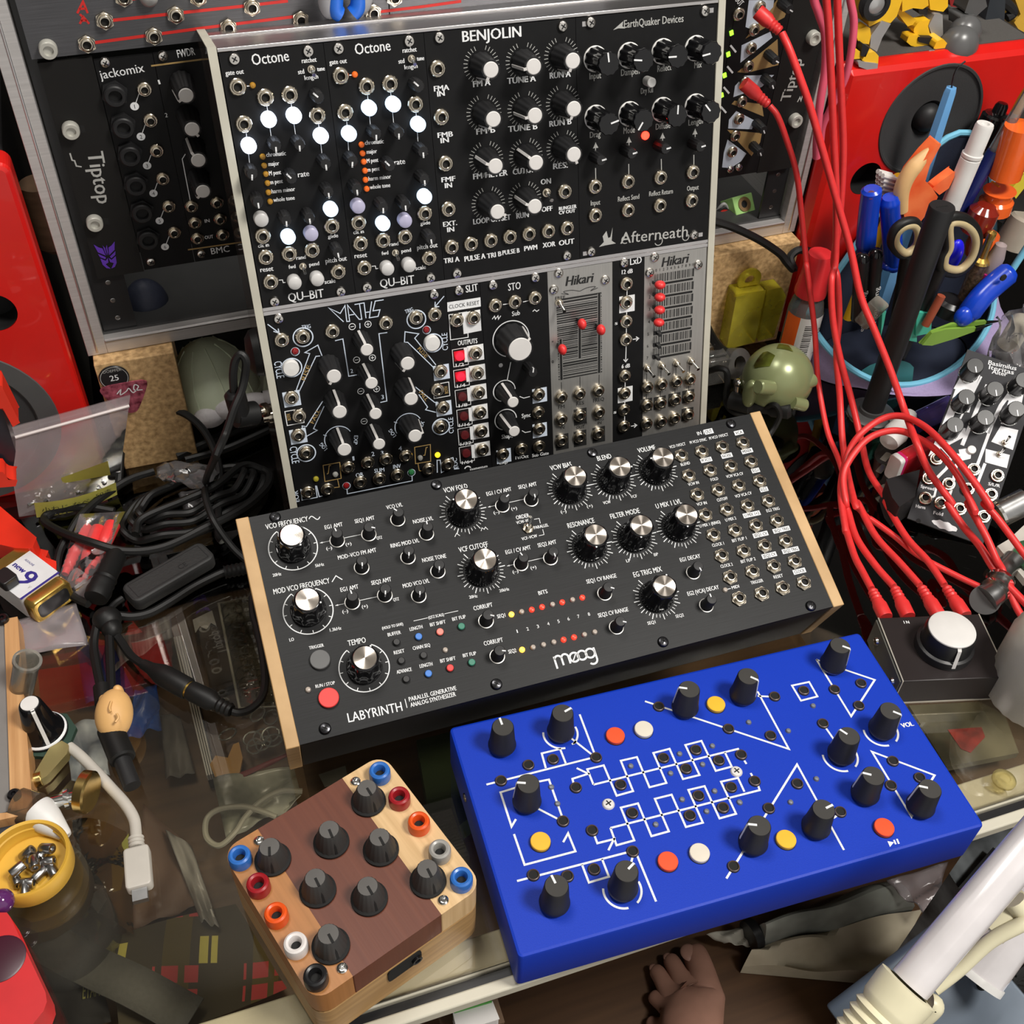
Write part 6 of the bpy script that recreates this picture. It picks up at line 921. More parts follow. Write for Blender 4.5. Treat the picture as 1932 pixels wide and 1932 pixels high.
tw = mat('lime green enamel', (.2, .36, .05), .35); t = thing('tweezers', 'lime green tweezers lying across the front of the pouch', 'tweezers', frame(520, 512, 26))
for P, d in ((((495.3, 508, 53.6), (502.2, 508, 62.9), (518.1, 508, 66.5), (548.2, 508, 63.1), (550, 508, 60.1), (521.1, 508, 61.1)), 2), (((495, 505, 54.8), (499.6, 505, 64.4), (511.5, 505, 65.2), (538, 505, 61.4), (538.8, 505, 58.1), (521.5, 505, 54.6), (503.9, 505, 52.4)), 2)): g = G(); yp(g, P, d, tw); g.build('arm', t, True)
for a, b in (((548.8, 508, 61.7), (562.9, 508, 60.4)), ((538.1, 505, 59.8), (551.8, 505, 61.8))): g = G(); g.M = aim(a, b); g.lathe([(1.6, 0), (.3, (Vector(b) - Vector(a)).length)], M['darksteel'], 8); g.build('tip', t, True)
g = G(); c = (461.4, 528, 73.9); g.M = frame(c[0], c[1], c[2], 30, 20); g.rbox(-7, -6, -10, 7, 6, 10, 3, clear('grimy clear plastic', (.7, .75, .7), .1, 1.45, haze=.5, hazecol=(.45, .42, .36)), 1); tag(g.build('clear_block'), 'grubby clear block left of the black pole inside the pouch', 'block')
g = G(); stick(g, (530.8, 530, 59), (532.8, 530, 70.3), 13, M['black'], 24, 3); tag(g.build('black_bottle'), 'round black bottle top behind the lime green tweezers', 'bottle')
# ------------------------------------------------------------------ black pole on a round base
t = thing('stand_pole', 'thick black pole on a round base rising in front of the pen pouch', 'stand', frame(465.5, 500, 0)); g = G(); g.lathe([(17, 0), (17.4, 1), (17.4, 3), (15, 4.4), (10, 5), (9.6, 8)], mat('dark grey base', (.05, .05, .05), .4), 40, (465.5, 500, 0)); g.lathe([(17.3, -.1), (17.6, .4), (17.3, 1)], M['chrome'], 40, (465.5, 500, 0), cap=False); g.build('base', t, True)
g = G(); g.lathe([(8, 5), (8, 58), (8.3, 58.5), (8.3, 172), (7.8, 173)], M['satin'], 32, (465.5, 500, 0)); g.box(461, 499.4, 172.4, 469, 500.2, 173.2, M['hole']); g.build('pole', t, True)
# ------------------------------------------------------------------ loose charcoal and white module lying on the clutter
SF = Matrix.Translation((427.8, 395.1, 5.3)) @ Matrix.Rotation(R(-44.4), 4, 'Z') @ Matrix.Rotation(R(31.15), 4, 'X') @ Matrix.Rotation(R(5.9), 4, 'Y')
sgm = mat('charcoal aluminium', (.03, .03, .034), .6, spec=.25); m = Mod('loose_module', 'loose charcoal and white module lying tilted on the clutter at the right edge', 0, 0, 50.8, 128.5, SF, sgm, th=1.6); wi = mat('white enamel ink', (.72, .72, .74), .45)
for P, w_ in ((((3.8, 112.4), (3.9, 86.3), (3.1, 60.1), (1.9, 46)), 5), (((14.6, 112.7), (10.9, 79.7), (9.1, 69.8)), 1.2), (((20.1, 108.3), (18.7, 86.4), (17.6, 61.2)), 2.6), (((31.5, 87.6), (31, 52.7), (28.9, 46.5)), 2), (((36.1, 109.7), (32.6, 97.2), (30.4, 75.3)), 2.6), (((40.5, 116.9), (38.9, 103.4), (38.9, 84.9)), 5), (((1.5, 57.7), (13.7, 50.5), (13.1, 42.1), (9.3, 33.4)), 2), (((17.3, 54.7), (20.3, 32.3), (20.7, 23.5)), 2), (((35.3, 54.4), (34.8, 38)), 2), (((10.9, 28.6), (11.7, 20.9), (8.1, 16.8)), 1.4)): m.g.pl(P, w_, wi)
for P in (((2.4, 111.9), (13.6, 113.3), (12.8, 97.1), (0.1, 97.9)), ((2.2, 96.8), (13.8, 96.6), (15, 85), (3.2, 83.2)), ((3.7, 71.4), (16.2, 73.5), (17.3, 67.5), (8.4, 56.7)), ((36.9, 83.3), (48.4, 84.5), (49.2, 69.8), (34.4, 70.4)), ((32.6, 64.3), (48.4, 65.8), (49.3, 56.3), (35.1, 55.2)), ((16.4, 57.5), (24, 61.8), (25.6, 54.2), (20.3, 50.4)), ((34.8, 113.9), (43.7, 114.4), (45, 102), (34.2, 102.5))): m.g.fill(P, wi, .1)
kz = mat('dark turned metal', (.02, .02, .02), .3, .3); g = G(); g.lathe([(6.2, .6), (6, 10), (5.6, 16), (5.2, 16.4), (0, 16.4)], kz, 60, flute=.012, fn=20); g.lathe([(6.6, 0), (6.6, .8), (6.2, 1)], M['chrome'], 28); KSM = g.mesh('metal_knob'); g = G(); g.box(-.4, .8, 16.3, .4, 5, 16.7, M['ink']); KSP = g.mesh('pointer')
for p in ((5.9, 111.2), (7.5, 88), (23, 99.9), (6.5, 66.8), (23.1, 78.6), (38.3, 112.5), (39.8, 91.3)): k = m.put('metal_knob', KSM, p, 205); put('pointer', KSP, k, 0, 0)
m.jacks(((4.8, 45.6), (4.4, 30.9), (29.5, 47.2), (45, 48.6), (17.5, 31.7), (30, 32.8), (45, 34.7), (6.4, 16.9), (16.9, 17.4), (29.4, 17.9), (45.1, 18.5)), None, 1.1)
for p in ((42.8, 72.5), (42, 63.6)): m.put('toggle_switch', TOGD, p, 180, 0, .9)
g = G(); g.lathe([(3, 0), (3, 1.6), (2.6, 2.2), (0, 2.3)], M['white'], 24); m.put('push_button', g.mesh('push_button'), (24.1, 59.9))
m.txt([('Basimilus', (16, 122.7), (34.5, 124.9), 3.4), ('Iteritas', (17.4, 119.6), (33.8, 121.4), 3.4), ('Alter', (20.2, 117.2), (30.1, 118.6), 3.2), ('Harm', (2.9, 8.9), (8.9, 9.9), 2.4), ('Fold', (14.9, 8.7), (20.9, 9.7), 2.4), ('S/L/R', (41.6, 40.7), (49, 41.8), 2.2), ('Spread', (1.5, 23.2), (10.2, 24.3), 2.2), ('Pitch', (4.7, 102), (11.1, 102.5), 2)], wi, .08)
c = (24.1, 3.9); m.g.fill([(c[0] + (8.2 + .5 * math.sin(i * 7)) * math.cos(2 * PI * i / 40), c[1] + (2.7 + .4 * math.sin(i * 5)) * math.sin(2 * PI * i / 40)) for i in range(40)], wi); m.g.disc(*(7.4, 0.8), 1.6, M['hole']); m.done()
# ------------------------------------------------------------------ small black switch box with one big knob
KB = frame(339.5, 271, 0, -14.4); bx = thing('switch_box', 'small black metal box with a huge white-topped knob, right of the blue synthesizer', 'switch box', KB); BX = mat('black brown enamel', (.018, .013, .013), .38)
g = G(); g.box(0, 0, 1, 62, 46, 21.6, BX); g.tc('I N', 16, 42, 2.2, M['ink'], n=21.7, bold=.08); g.build('enclosure', bx, bevel=.5)
we = mat('worn bare edge', (.6, .56, .48), .4, .5)
for a in ((-.15, 0, 21.3, .5, 46, 21.85), (61.5, 0, 21.3, 62.15, 46, 21.85), (0, -.15, 0, 62, .6, 1), (-.2, -.15, 1, .35, .4, 21.5)): G().box(*a, we).build('worn_edge', bx)
g = G(); g.box(-1.2, .6, .4, -.15, 45.4, 20.5, mat('grey side plate', (.16, .16, .14), .4, .5)); g.build('side_plate', bx)
for y in (7, 36): g = G(); g.M = Matrix.Translation((-1.2, y, 12)) @ Matrix.Rotation(R(-90), 4, 'Y'); g.lathe([(2.6, 0), (2.2, 1.2), (0, 1.8)], M['chrome'], 18); g.build('side_screw', bx)
kn = thing('k', 'k', 'k'); bpy.data.objects.remove(kn); c = (375, 284.6, 39.5); loc = KB.inverted() @ Vector(c)
g = G(); g.lathe([(16.4, .3), (16.6, 2), (16.2, 5.4), (14.6, 6), (14.4, 15), (13.6, 17.2)], M['black'], 48); g.lathe([(16.3, 4.6), (16.4, 5), (16.2, 5.4)], M['satin'], 48, cap=False); k = put('large_knob', g.mesh('large_knob'), bx, loc.x, loc.y, 21.6)
g = G(); g.lathe([(13.4, 17), (13.2, 17.8), (12.6, 18.2), (0, 18.3)], M['cap'], 48); put('knob_cap', g.mesh('knob_cap'), k, 0, 0)
g = G(); g.add([(-1.1, 12, 18.35), (1.1, 12, 18.35), (1.1, 14.9, 16), (-1.1, 14.9, 16), (1.1, 16.7, 2.6), (-1.1, 16.7, 2.6)], [(0, 1, 2, 3), (3, 2, 4, 5)], M['cap']); put('pointer', g.mesh('pointer'), k, 0, 0, 0, 178)
# ------------------------------------------------------------------ red patch cables, each with its plugs
def plug(t, p, q, s=1):          # moulded plug whose tip end is at p and cable leaves at q
    g = G(); g.M = aim(p, q); L = (Vector(q) - Vector(p)).length; g.lathe([(4.2 * s, 0), (4.4 * s, 1), (4.4 * s, L * .42), (3.6 * s, L * .52)] + [(x * s, L * (.55 + .055 * i)) for i, x in enumerate((3.7, 3, 3.6, 2.9, 3.4, 2.8, 3.2, 2.5))], M['red'], 20); g.build('plug', t, True)
def patch(label, P, r=2.3, m='red', plugs=(), name='patch_cable', group='red patch cables'):
    b = P[len(P) // 2]; t = thing(name, label, 'cable', frame(*P[-1]), group); G().tube(spline(P, 8), r, M[m], 10).build('cord', t, True)
    for p, q in plugs: plug(t, p, q)
    return t
patch('red cable plugged in at the top of the fan-patched module, crossing to the right edge', ((373.5, 578, 259.4), (376.2, 570, 252), (382.3, 562, 237.8), (390.3, 556, 220.9), (403.4, 548, 191.1), (415.2, 540, 163.3), (427.2, 528, 132.3), (434.1, 512, 103.6), (440.1, 496, 85.9), (447.9, 476, 63.2), (451.1, 455, 45.1), (436.4, 420.4, 49.4), (440.8, 404.2, 35.5), (449.6, 385.4, 22.9), (448, 386.3, 21.6), (450.1, 369.9, 16.2), (448.2, 349.3, 18), (448.3, 327.9, 14), (452.9, 294.9, 12)), 2.4, plugs=(((361.4, 590, 268.7), (373.5, 578, 259.4)),))
patch('thinner red cable plugged in lower on the fan-patched module, trailing under the steel elbow', ((383.2, 590, 207.4), (387.4, 585, 202.3), (394.2, 580, 188.4), (404.8, 575, 164.9), (413.6, 570, 133.9), (418.7, 560, 104.8), (415.9, 552, 101.6), (424.7, 538, 59.6), (425.7, 520, 27.2), (419.3, 486.9, 8), (414.9, 460.5, 3), (403.7, 425.7, 2.5), (404.5, 405.4, 2.5), (406.1, 402.9, 2.5), (412.4, 385.6, 2.5), (418.2, 365.4, 2.5), (431.5, 343.5, 2.5), (441.8, 328, 3)), 2, plugs=(((365.9, 598, 220.8), (383.2, 590, 207.4)),))
patch("left of two straight hanging red cables, to the switch box's fourth plug", ((369.1, 564, 346.8), (377.6, 562, 316.6), (385.7, 560, 287.8), (391.2, 558, 269.5), (399.5, 555, 238.8), (410.2, 552, 199.9), (421.3, 548, 158), (427.7, 540, 115.5), (421.5, 530, 105), (424, 520, 79.4), (430.1, 508, 53.5), (437.7, 495, 28.4), (436.3, 470, 10), (425.6, 440, 7.2), (423, 412, 6.8), (420.5, 409.8, 7), (414.4, 377.4, 9), (413.6, 352.3, 12), (411.2, 331.6, 13)), plugs=(((408.8, 306.6, 13), (411.2, 331.3, 13)),))
patch("right of two straight hanging red cables, to the switch box's third plug", ((381.2, 570, 344.4), (389.9, 568, 313.8), (397.5, 566, 284.7), (405.6, 564, 255.5), (416.2, 561, 217.8), (425.4, 558, 183), (430.9, 552, 141.4), (429.4, 544, 112.8), (428.8, 534, 103.8), (431.8, 524, 76.6), (428.6, 512, 55.3), (430.8, 498, 27.7), (423.7, 474, 9.8), (412.4, 446, 5.4), (393.8, 408.3, 14), (401.9, 415.4, 7), (396.3, 385.1, 8), (396.3, 357.4, 11), (396.3, 336.2, 13)), plugs=(((393.5, 311.3, 13), (396.3, 335.9, 13)),))
patch('outer red cable loop over the loose module, from the first plug of the switch box', ((365.7, 342.4, 13), (369.4, 359.1, 11), (373, 373, 9), (381.7, 397.5, 7), (380.2, 395.3, 8), (392.4, 425.3, 14), (406.3, 444.6, 24), (416.6, 451.3, 34), (432.9, 454.1, 42), (442.7, 447.5, 48), (445.9, 429.5, 54), (444.4, 406.3, 58), (445.1, 378.7, 56), (448.6, 356.4, 48), (449.8, 362.3, 44), (455.8, 353.1, 38), (461.4, 322.7, 28)), plugs=(((361.6, 319.7, 13), (365.7, 342.7, 13)),))
patch('inner red cable loop over the loose module, from the second plug of the switch box', ((380.1, 340.1, 13), (380, 360.2, 11), (382.6, 386, 9), (390.2, 409.6, 9), (389.8, 414.4, 14), (396.9, 432.3, 22), (411.9, 442.6, 32), (424.7, 445.1, 38), (437.6, 440.6, 42), (443, 426.7, 46), (445, 408, 49), (445.4, 387.5, 48), (442.3, 359.9, 42), (445.5, 369.9, 38), (447, 349.2, 30), (448, 334.6, 22), (450.8, 327.4, 16), (447.7, 305, 8), (449.1, 286.9, 5)), plugs=(((375.1, 316, 13), (380.1, 340.3, 13)),))
patch('left of two translucent pink cables at the top, ending beside the rack case', ((376.7, 579, 342.3), (379.1, 577, 311.7), (387.2, 575, 282.4), (393.1, 573, 270.6), (399.3, 571, 258.6), (403.7, 569, 237.8), (404.5, 567, 216.5), (407.8, 566, 193.4), (411, 566, 179.8)), 2.6, 'pink', group='pink patch cables')
patch('right of two translucent pink cables, passing behind the red ones', ((395.6, 584, 339.8), (406.2, 582, 308.1), (415.9, 580, 278), (423.1, 579, 261.4), (425.8, 578, 244.6), (426.8, 578, 229.2), (426.3, 580, 217.2), (424.1, 582, 203.8), (422.8, 584, 191.2), (425.2, 585, 178.2)), 2.4, 'pink', group='pink patch cables')
# ------------------------------------------------------------------ odds and ends around them
t = thing('red_lighter', 'red translucent lighter with a white end under the loose module', 'lighter', frame(430, 447, 0, -52)); rdp = mat('red translucent plastic', (.42, .012, .02), .15, coat=.5)
a, b = Vector((450.1, 440.2, 10)), Vector((470.2, 439.3, 10)); t.matrix_world = Matrix.Identity(4); MW[t.name] = Matrix.Identity(4); g = G(); g.M = aim((448.8, 439.1, 9), (476.3, 446.5, 9)) ; g.rbox(-5, -10, 0, 5, 10, 42, 3, rdp, .5); g.build('body', t, True); g = G(); g.M = aim((448.8, 439.1, 9), (476.3, 446.5, 9)); g.rbox(-5.2, -10.2, -7, 5.2, 10.2, -2.5, 3, M['white'], .6); g.build('white_end', t, True); g = G(); g.M = aim((448.8, 439.1, 9), (476.3, 446.5, 9)); g.rbox(-5, -10, -2.5, 5, 10, 0, 3, mat('magenta collar', (.6, .01, .12), .4)); g.build('collar', t, True)
g = G(); P = ((422.5, 419.8, 20), (450.1, 421.4, 20), (432.3, 400, 20), (416.5, 394.2, 20), (416.8, 403.5, 20)); zp(g, P, .5, M['satin']); tag(g.build('black_box', bevel=1.5), 'black plastic box corner left of the loose module', 'box')
t = thing('steel_elbow', 'brushed steel tube elbow with an oval flat end at the right edge', 'tube fitting', frame(425, 322, 0)); S_ = spline([(433.1, 317.3, 8), (440.8, 319.3, 10), (447.8, 324.6, 11), (454.8, 331, 12), (466.1, 336.4, 14)]); g = G(); g.tube(S_, [9 - 2.2 * min(1, i / 14) for i in range(len(S_))], M['steel'], 20); g.build('tube', t, True)
for q, q2 in (((440.1, 319.6, 10), (442.1, 320.5, 10)), ((447.1, 324.3, 11), (449.1, 325.8, 11))): g = G(); stick(g, q, q2, 9.2, M['chrome'], 20); g.build('ring', t, True)
g = G(); g.M = aim((432.4, 316.6, 8.5), (378.7, 276.7, 65.2)); g.lathe([(9.2, -.5), (9.2, .8), (0, 1)], mat('dull end cap', (.12, .12, .12), .5, .5), 28); g.build('end_cap', t, True)
rod('steel_pen', 'ribbed steel tube lying right of the loose module', 'tube', (484.1, 375, 12), (501.3, 374.4, 20), 9, M['steel'], 0, None, (('ring', M['chrome'], [(9.3, -20), (9.3, -18)]),))
g = G(); P = ((462.8, 349.4, 14), (474.4, 352.5, 14), (494.1, 361.3, 14), (486, 335.7, 14), (462, 318.6, 14)); zp(g, P, 9, mat('white board edge', (.5, .47, .42), .5)); P2 = [Vector(p) + Vector((2.5, -1, .3)) for p in P]; tag(g.build('circuit_tray'), 'pale tray corner at the right edge with a green circuit board', 'tray')
g = G(); P = ((463.3, 338.6, 16), (478, 347.3, 16), (485.4, 347.2, 16), (481.2, 333.1, 16), (466.8, 322.6, 16)); zp(g, P, 14.4, mat('green circuit board', (.03, .09, .04), .4, 0, .5, 160)); tag(g.build('circuit_board'), 'small dark green circuit board on the pale tray at the right edge', 'circuit board')
g = G(); c = (412.2, 245.3, 0); g.lathe([(24, 0), (27, 4), (27, 48), (23, 62), (12, 70), (10, 84), (0, 86)], mat('ribbed milky plastic', (.48, .45, .38), .35, 0, .12, 30), 48, (c[0] + 8, c[1] + 6, 0), flute=.012, fn=24); tag(g.build('milky_bottle'), 'milky ribbed plastic bottle at the right edge beside the switch box', 'bottle')
t = thing('pen_case', 'violet transparent pen lying behind the loose module', 'pen', Matrix.Identity(4)); vp = clear('violet clear plastic', (.3, .26, .6), .1, 1.45, haze=.3, hazecol=(.15, .1, .4)); g = G(); stick(g, (484.4, 475.2, 8), (523.1, 485, 8), 8, vp, 20, 1); g.build('barrel', t, True); g = G(); stick(g, (498, 480.3, 8), (509.8, 482.4, 8), 4, M['gold'], 14); g.build('gold_insert', t, True); g = G(); stick(g, (471.8, 479.9, 6), (481, 480, 6), 6, M['chrome'], 16); g.build('metal_ferrule', t, True)
g = G(); g.M = aim((455, 463, 6), (470.9, 472.6, 10)); g.lathe([(0, 0), (7, 2), (9, 12), (6.5, 26), (5, 34)], M['cap'], 24); tag(g.build('white_nozzle'), 'white plastic nozzle lying behind the red lighter', 'nozzle')
# clear zip bags and pale bundles at the right edge
def bag(name, label, rows, m, cat='plastic bag'):
    o = G().sheet(rows, m).build(name, solid=.35); return tag(o, label, cat)
pb_ = clear('clear polythene', (.9, .9, .9), .12, 1.4, bump=.7, scale=90, haze=.12, hazecol=(.6, .58, .6)); random.seed(3)
bag('clear_bag', 'crumpled clear bag at the right edge above the loose module', [[tuple(Vector((549.5, 500.7, 70)).lerp(Vector((541, 488.6, 44)), j / 6).lerp(Vector((573.3, 491.3, 80)).lerp(Vector((567.3, 460, 40)), j / 6), i / 8) + Vector((random.uniform(-3, 3), random.uniform(-3, 3), random.uniform(-4, 9)))) for i in range(9)] for j in range(7)], pb_)
for nm, lab_, a, b, r_, cc in (('cream_roll', 'cream rolled strip inside the clear bag at the right edge', (561.1, 492.4, 50), (580.8, 506.2, 60), 8, (.5, .46, .36)), ('dark_roll', 'dark grey roll under the clear bag at the right edge', (567.6, 507.4, 30), (585.9, 495.1, 34), 13, (.04, .04, .045)), ('beige_tube', 'beige plastic tube at the right edge above the pouch', (596.5, 560, 86.6), (601.9, 560, 110.9), 12, (.42, .37, .3))): g = G(); stick(g, a, b, r_, mat(nm + ' surface', cc, .5), 20, 2); tag(g.build(nm), lab_, 'roll')
g = G(); stick(g, (587.3, 540, 79.6), (592.8, 540, 99.2), 2.6, cy, 10); tag(g.build('cyan_cord'), 'short sky blue cord at the right edge of the pouch', 'cord')
# small clear acrylic parts box and power lead behind the wide synthesizer
t = thing('clear_parts_box', 'small clear acrylic box between the upright case and the olive toy', 'box', frame(350, 560, 0)); ac = clear('clear acrylic', (.82, .8, .76), .06, 1.5, haze=.12, hazecol=(.6, .58, .54)); a = Vector((359.4, 564.9, 0)); b = Vector((378.3, 559.3, 0))
g = G(); g.box(a.x, a.y, .3, b.x, a.y + 26, 24, ac); g.build('box', t, True, bevel=1); g = G(); g.box(a.x + 1, a.y + 3, 24.2, b.x - 2, a.y + 24, 27, ac); g.build('lid', t, True, bevel=.8)
t = thing('clear_ring', 'clear plastic ring beside the clear acrylic box', 'ring', frame(372, 575, 0)); c = (387.5, 571.5, 12); g = G(); g.M = frame(c[0], c[1], c[2], 20, 60); g.lathe([(6, -5), (12, -5), (12, 5), (6, 5), (6, -5)], ac, 28, cap=False); g.build('ring', t, True)
t = thing('power_lead', 'black power lead with right-angle barrel plug behind the wide synthesizer', 'cable', frame(373, 520, 0)); g = G(); stick(g, (365.7, 535.5, 10), (376.5, 523.1, 12), 6.6, M['rubber'], 20, 1); g.build('plug_body', t, True); g = G(); stick(g, (370.7, 535.8, 12), (371.9, 539.8, 22), 3, M['chrome'], 16); g.ell((372, 539.3, 22), (4, 4, 3), M['chrome']); g.build('barrel_tip', t, True)
g = G(); g.M = aim((375.5, 523.4, 12), (383.9, 515.9, 14)); g.lathe([(5.4, 0)] + [(4.8 - .3 * (i % 2), 2 + i * 1.5) for i in range(9)] + [(6, 16), (6, 28), (4, 30)], M['rubber'], 18); g.build('strain_relief', t, True)
G().tube(spline([(382.5, 515.4, 14), (382.8, 509.6, 22), (384.9, 505.6, 24), (387.4, 502.5, 18), (386.3, 502.7, 8), (380.8, 499.6, 2.4), (376.3, 494.5, 2.4)]), 2, M['rubber'], 8).build('cord', t, True)
cable('thin_lead', [(358, 571, 8), (359.8, 560.4, 20), (362.7, 554.2, 26), (366.4, 550.1, 26), (368, 547.9, 18), (367.4, 544.4, 6), (365.7, 537.4, 3), (367.5, 529.3, 3), (373.7, 525.3, 3)], 2.4, M['rubber'], 'black lead curving in front of the small clear acrylic box', 'cable')
cable('heavy_lead', [(360.3, 600, 122.7), (377, 596, 116.8), (397.8, 592, 105.9), (413.7, 586, 95.5), (419.3, 582, 89.2), (423.5, 578, 85.3), (422.5, 584, 91.6), (431, 586, 95.3), (445.3, 584, 89.1), (454.2, 580, 78.6), (464.5, 586, 61.2), (469.8, 588, 37.6)], 3, M['rubber'], 'heavy black lead running from the rack case down past the glue bottle', 'cable')
cable('short_lead', [(351.4, 565.9, 60), (360.6, 571.2, 45), (371.2, 575.5, 30), (385.2, 583.8, 15), (401.4, 590.5, 6)], 3.2, M['rubber'], 'black lead dropping behind the upright case towards the olive toy', 'cable')
# ------------------------------------------------------------------ left side of the desk
random.seed(11)
zb = clear('hazy polythene', (.9, .87, .88), .2, 1.4, bump=.2, scale=25, haze=.26, hazecol=(.66, .58, .6)); cb = clear('thin clear film', (.93, .93, .93), .14, 1.35, bump=.4, scale=60, haze=.09, hazecol=(.65, .63, .65))
def lerp4(a, b, c, d, u, v): a, b, c, d = map(Vector, (a, b, c, d)); return a.lerp(b, u).lerp(d.lerp(c, u), v)     # a b top, d c bottom
def quadsheet(q, nu, nv, f): return [[tuple(lerp4(*q, i / nu, j / nv) + Vector(f(i / nu, j / nv))) for i in range(nu + 1)] for j in range(nv + 1)]
# zip bag of screws with yellow slip
t = thing('screw_bag', 'standing clear zip bag of small screws with a yellow printed slip inside', 'plastic bag', frame(-92, 530, 0)); q = ((-120, 572, 71.8), (-44.5, 582, 73.2), (-67.4, 583.7, 0), (-131.3, 570.9, 0))
bul = lambda u, v: (0, -9 * math.sin(PI * u) * v * (1 - v * .4), 2.2 * math.sin(5 * u + 3 * v) * v * (1 - v))
for s_, nm in ((1, 'front_film'), (-1, 'back_film')): g = G(); g.sheet(quadsheet(q, 14, 12, (lambda u, v: bul(u, v)) if s_ > 0 else (lambda u, v: (0, 1 + 3 * math.sin(PI * u) * v, 0))), zb); g.build(nm, t, True)
g = G(); P = lambda u, v: tuple(lerp4(*q, u, v) + Vector((0, -1, 0)))
g.tube([P(u / 10, .1) for u in range(11)], 1, mat('zip strip', (.62, .55, .54), .4), 6); g.build('zip_strip', t, True)
ys = mat('yellow slip paper', (.55, .52, .1), .7); sq = [[tuple(Vector(a).lerp(Vector(b), i / 6) + Vector((0, -8 * math.sin(PI * (.15 + .7 * i / 6)) - 2.4, 0))) for i in range(7)] for a, b in (((-117.7, 568.6, 17), (-66.9, 573.1, 17)), ((-120.1, 571.5, 1.5), (-68.9, 578.2, 1.5)))]
g = G(); g.sheet(sq, ys); a, b, c = Vector(sq[1][0]), Vector(sq[1][6]), Vector(sq[0][0]); ex = (b - a) / 6; tt = lambda s, x0, y0, w, h: (lambda gl: g.add([tuple((lambda u, v: Vector(sq[1][0]).lerp(Vector(sq[1][6]), u).lerp(Vector(sq[0][0]).lerp(Vector(sq[0][6]), u), v) + Vector((0, -8 * math.sin(PI * (.15 + .7 * u)) + 8 * math.sin(PI * .15) - 1.2 - .6, .3)))(x0 + (p[0] - gl[2]) / (gl[3] - gl[2]) * w, y0 + p[1] / .73 * h)) for p in gl[0]], gl[1], M['blackink']))(glyphs(s))
tt('小ねじ なべ', .08, .42, .58, .3); tt('M3×6', .26, .06, .42, .28); tt('50本', .74, .62, .2, .22); g.build('printed_slip', t, True)
g = G(); g.sheet([[tuple(Vector((-98.5, 571.3, 26)).lerp(Vector((-66.5, 558, 44)), i / 4).lerp(Vector((-99, 572.4, 20)).lerp(Vector((-68.8, 569.6, 22)), i / 4), j)) for i in range(5)] for j in (0, 1)], ys); g.build('back_slip', t, True)
g = G()
for i in range(26): p = lerp4(*q, random.uniform(.15, .85), random.uniform(.86, .97)) + Vector((0, random.uniform(-5, 2), 1.5)); stick(g, p, p + Vector((random.uniform(-4, 4), random.uniform(-2, 2), random.uniform(-1, 2))), 1.1, M['steel'], 8)
o = g.build('screws', t, True); o['kind'] = 'stuff'
# red toy pieces
rp = mat('red toy plastic', (.72, .03, .012), .35)
g = G(); zp(g, ((-142, 568.8, 20), (-137.4, 562.5, 20), (-116.4, 527.6, 20), (-119.4, 518.8, 20), (-128.7, 522.1, 20), (-142.2, 530.8, 20)), 8, rp); tag(g.build('red_wing', bevel=2), 'large red toy wing lying at the left edge above the battery', 'toy part')
g = G(); zp(g, ((-145.4, 537.8, 9), (-131.5, 534, 9), (-119.2, 529.8, 9), (-112.4, 525.4, 9), (-114.1, 520.2, 9), (-108.2, 514.9, 9), (-109.1, 504, 9), (-118.2, 514.6, 9), (-131.7, 527.8, 9)), .6, rp); tag(g.build('toy_joint', bevel=1.2), 'flat red toy piece lying between the battery and the bag of red plugs', 'toy part')
g = G(); yp(g, ((-109, 530, 136.1), (-104.2, 530, 135), (-103.2, 530, 122.7), (-102, 530, 107.8), (-106.4, 530, 105.7), (-107.8, 530, 119.6), (-113.4, 530, 121)), 14, rp); tag(g.build('red_strut', bevel=2), 'slanting red toy arm in front of the left loudspeaker cone', 'toy part')
g = G(); yp(g, ((-123.8, 520, 85.1), (-118.3, 520, 83), (-117.1, 520, 76.5), (-112.4, 520, 75.2), (-114.8, 520, 70.7), (-127.5, 520, 72.5)), 12, rp); tag(g.build('red_scrap', bevel=2.5), 'small red toy piece at the left edge beside the screw bag', 'toy part')
g = G(); yp(g, ((-114.2, 534, 118), (-109.3, 534, 116.8), (-109.7, 534, 102.1), (-110.6, 534, 84.8), (-116.5, 534, 69.3), (-127.5, 534, 72.3)), 12, mat('dark toy body', (.03, .03, .04), .3, .3)); tag(g.build('dark_toy', bevel=2), 'dark toy body at the left edge below the red toy arm', 'toy part')
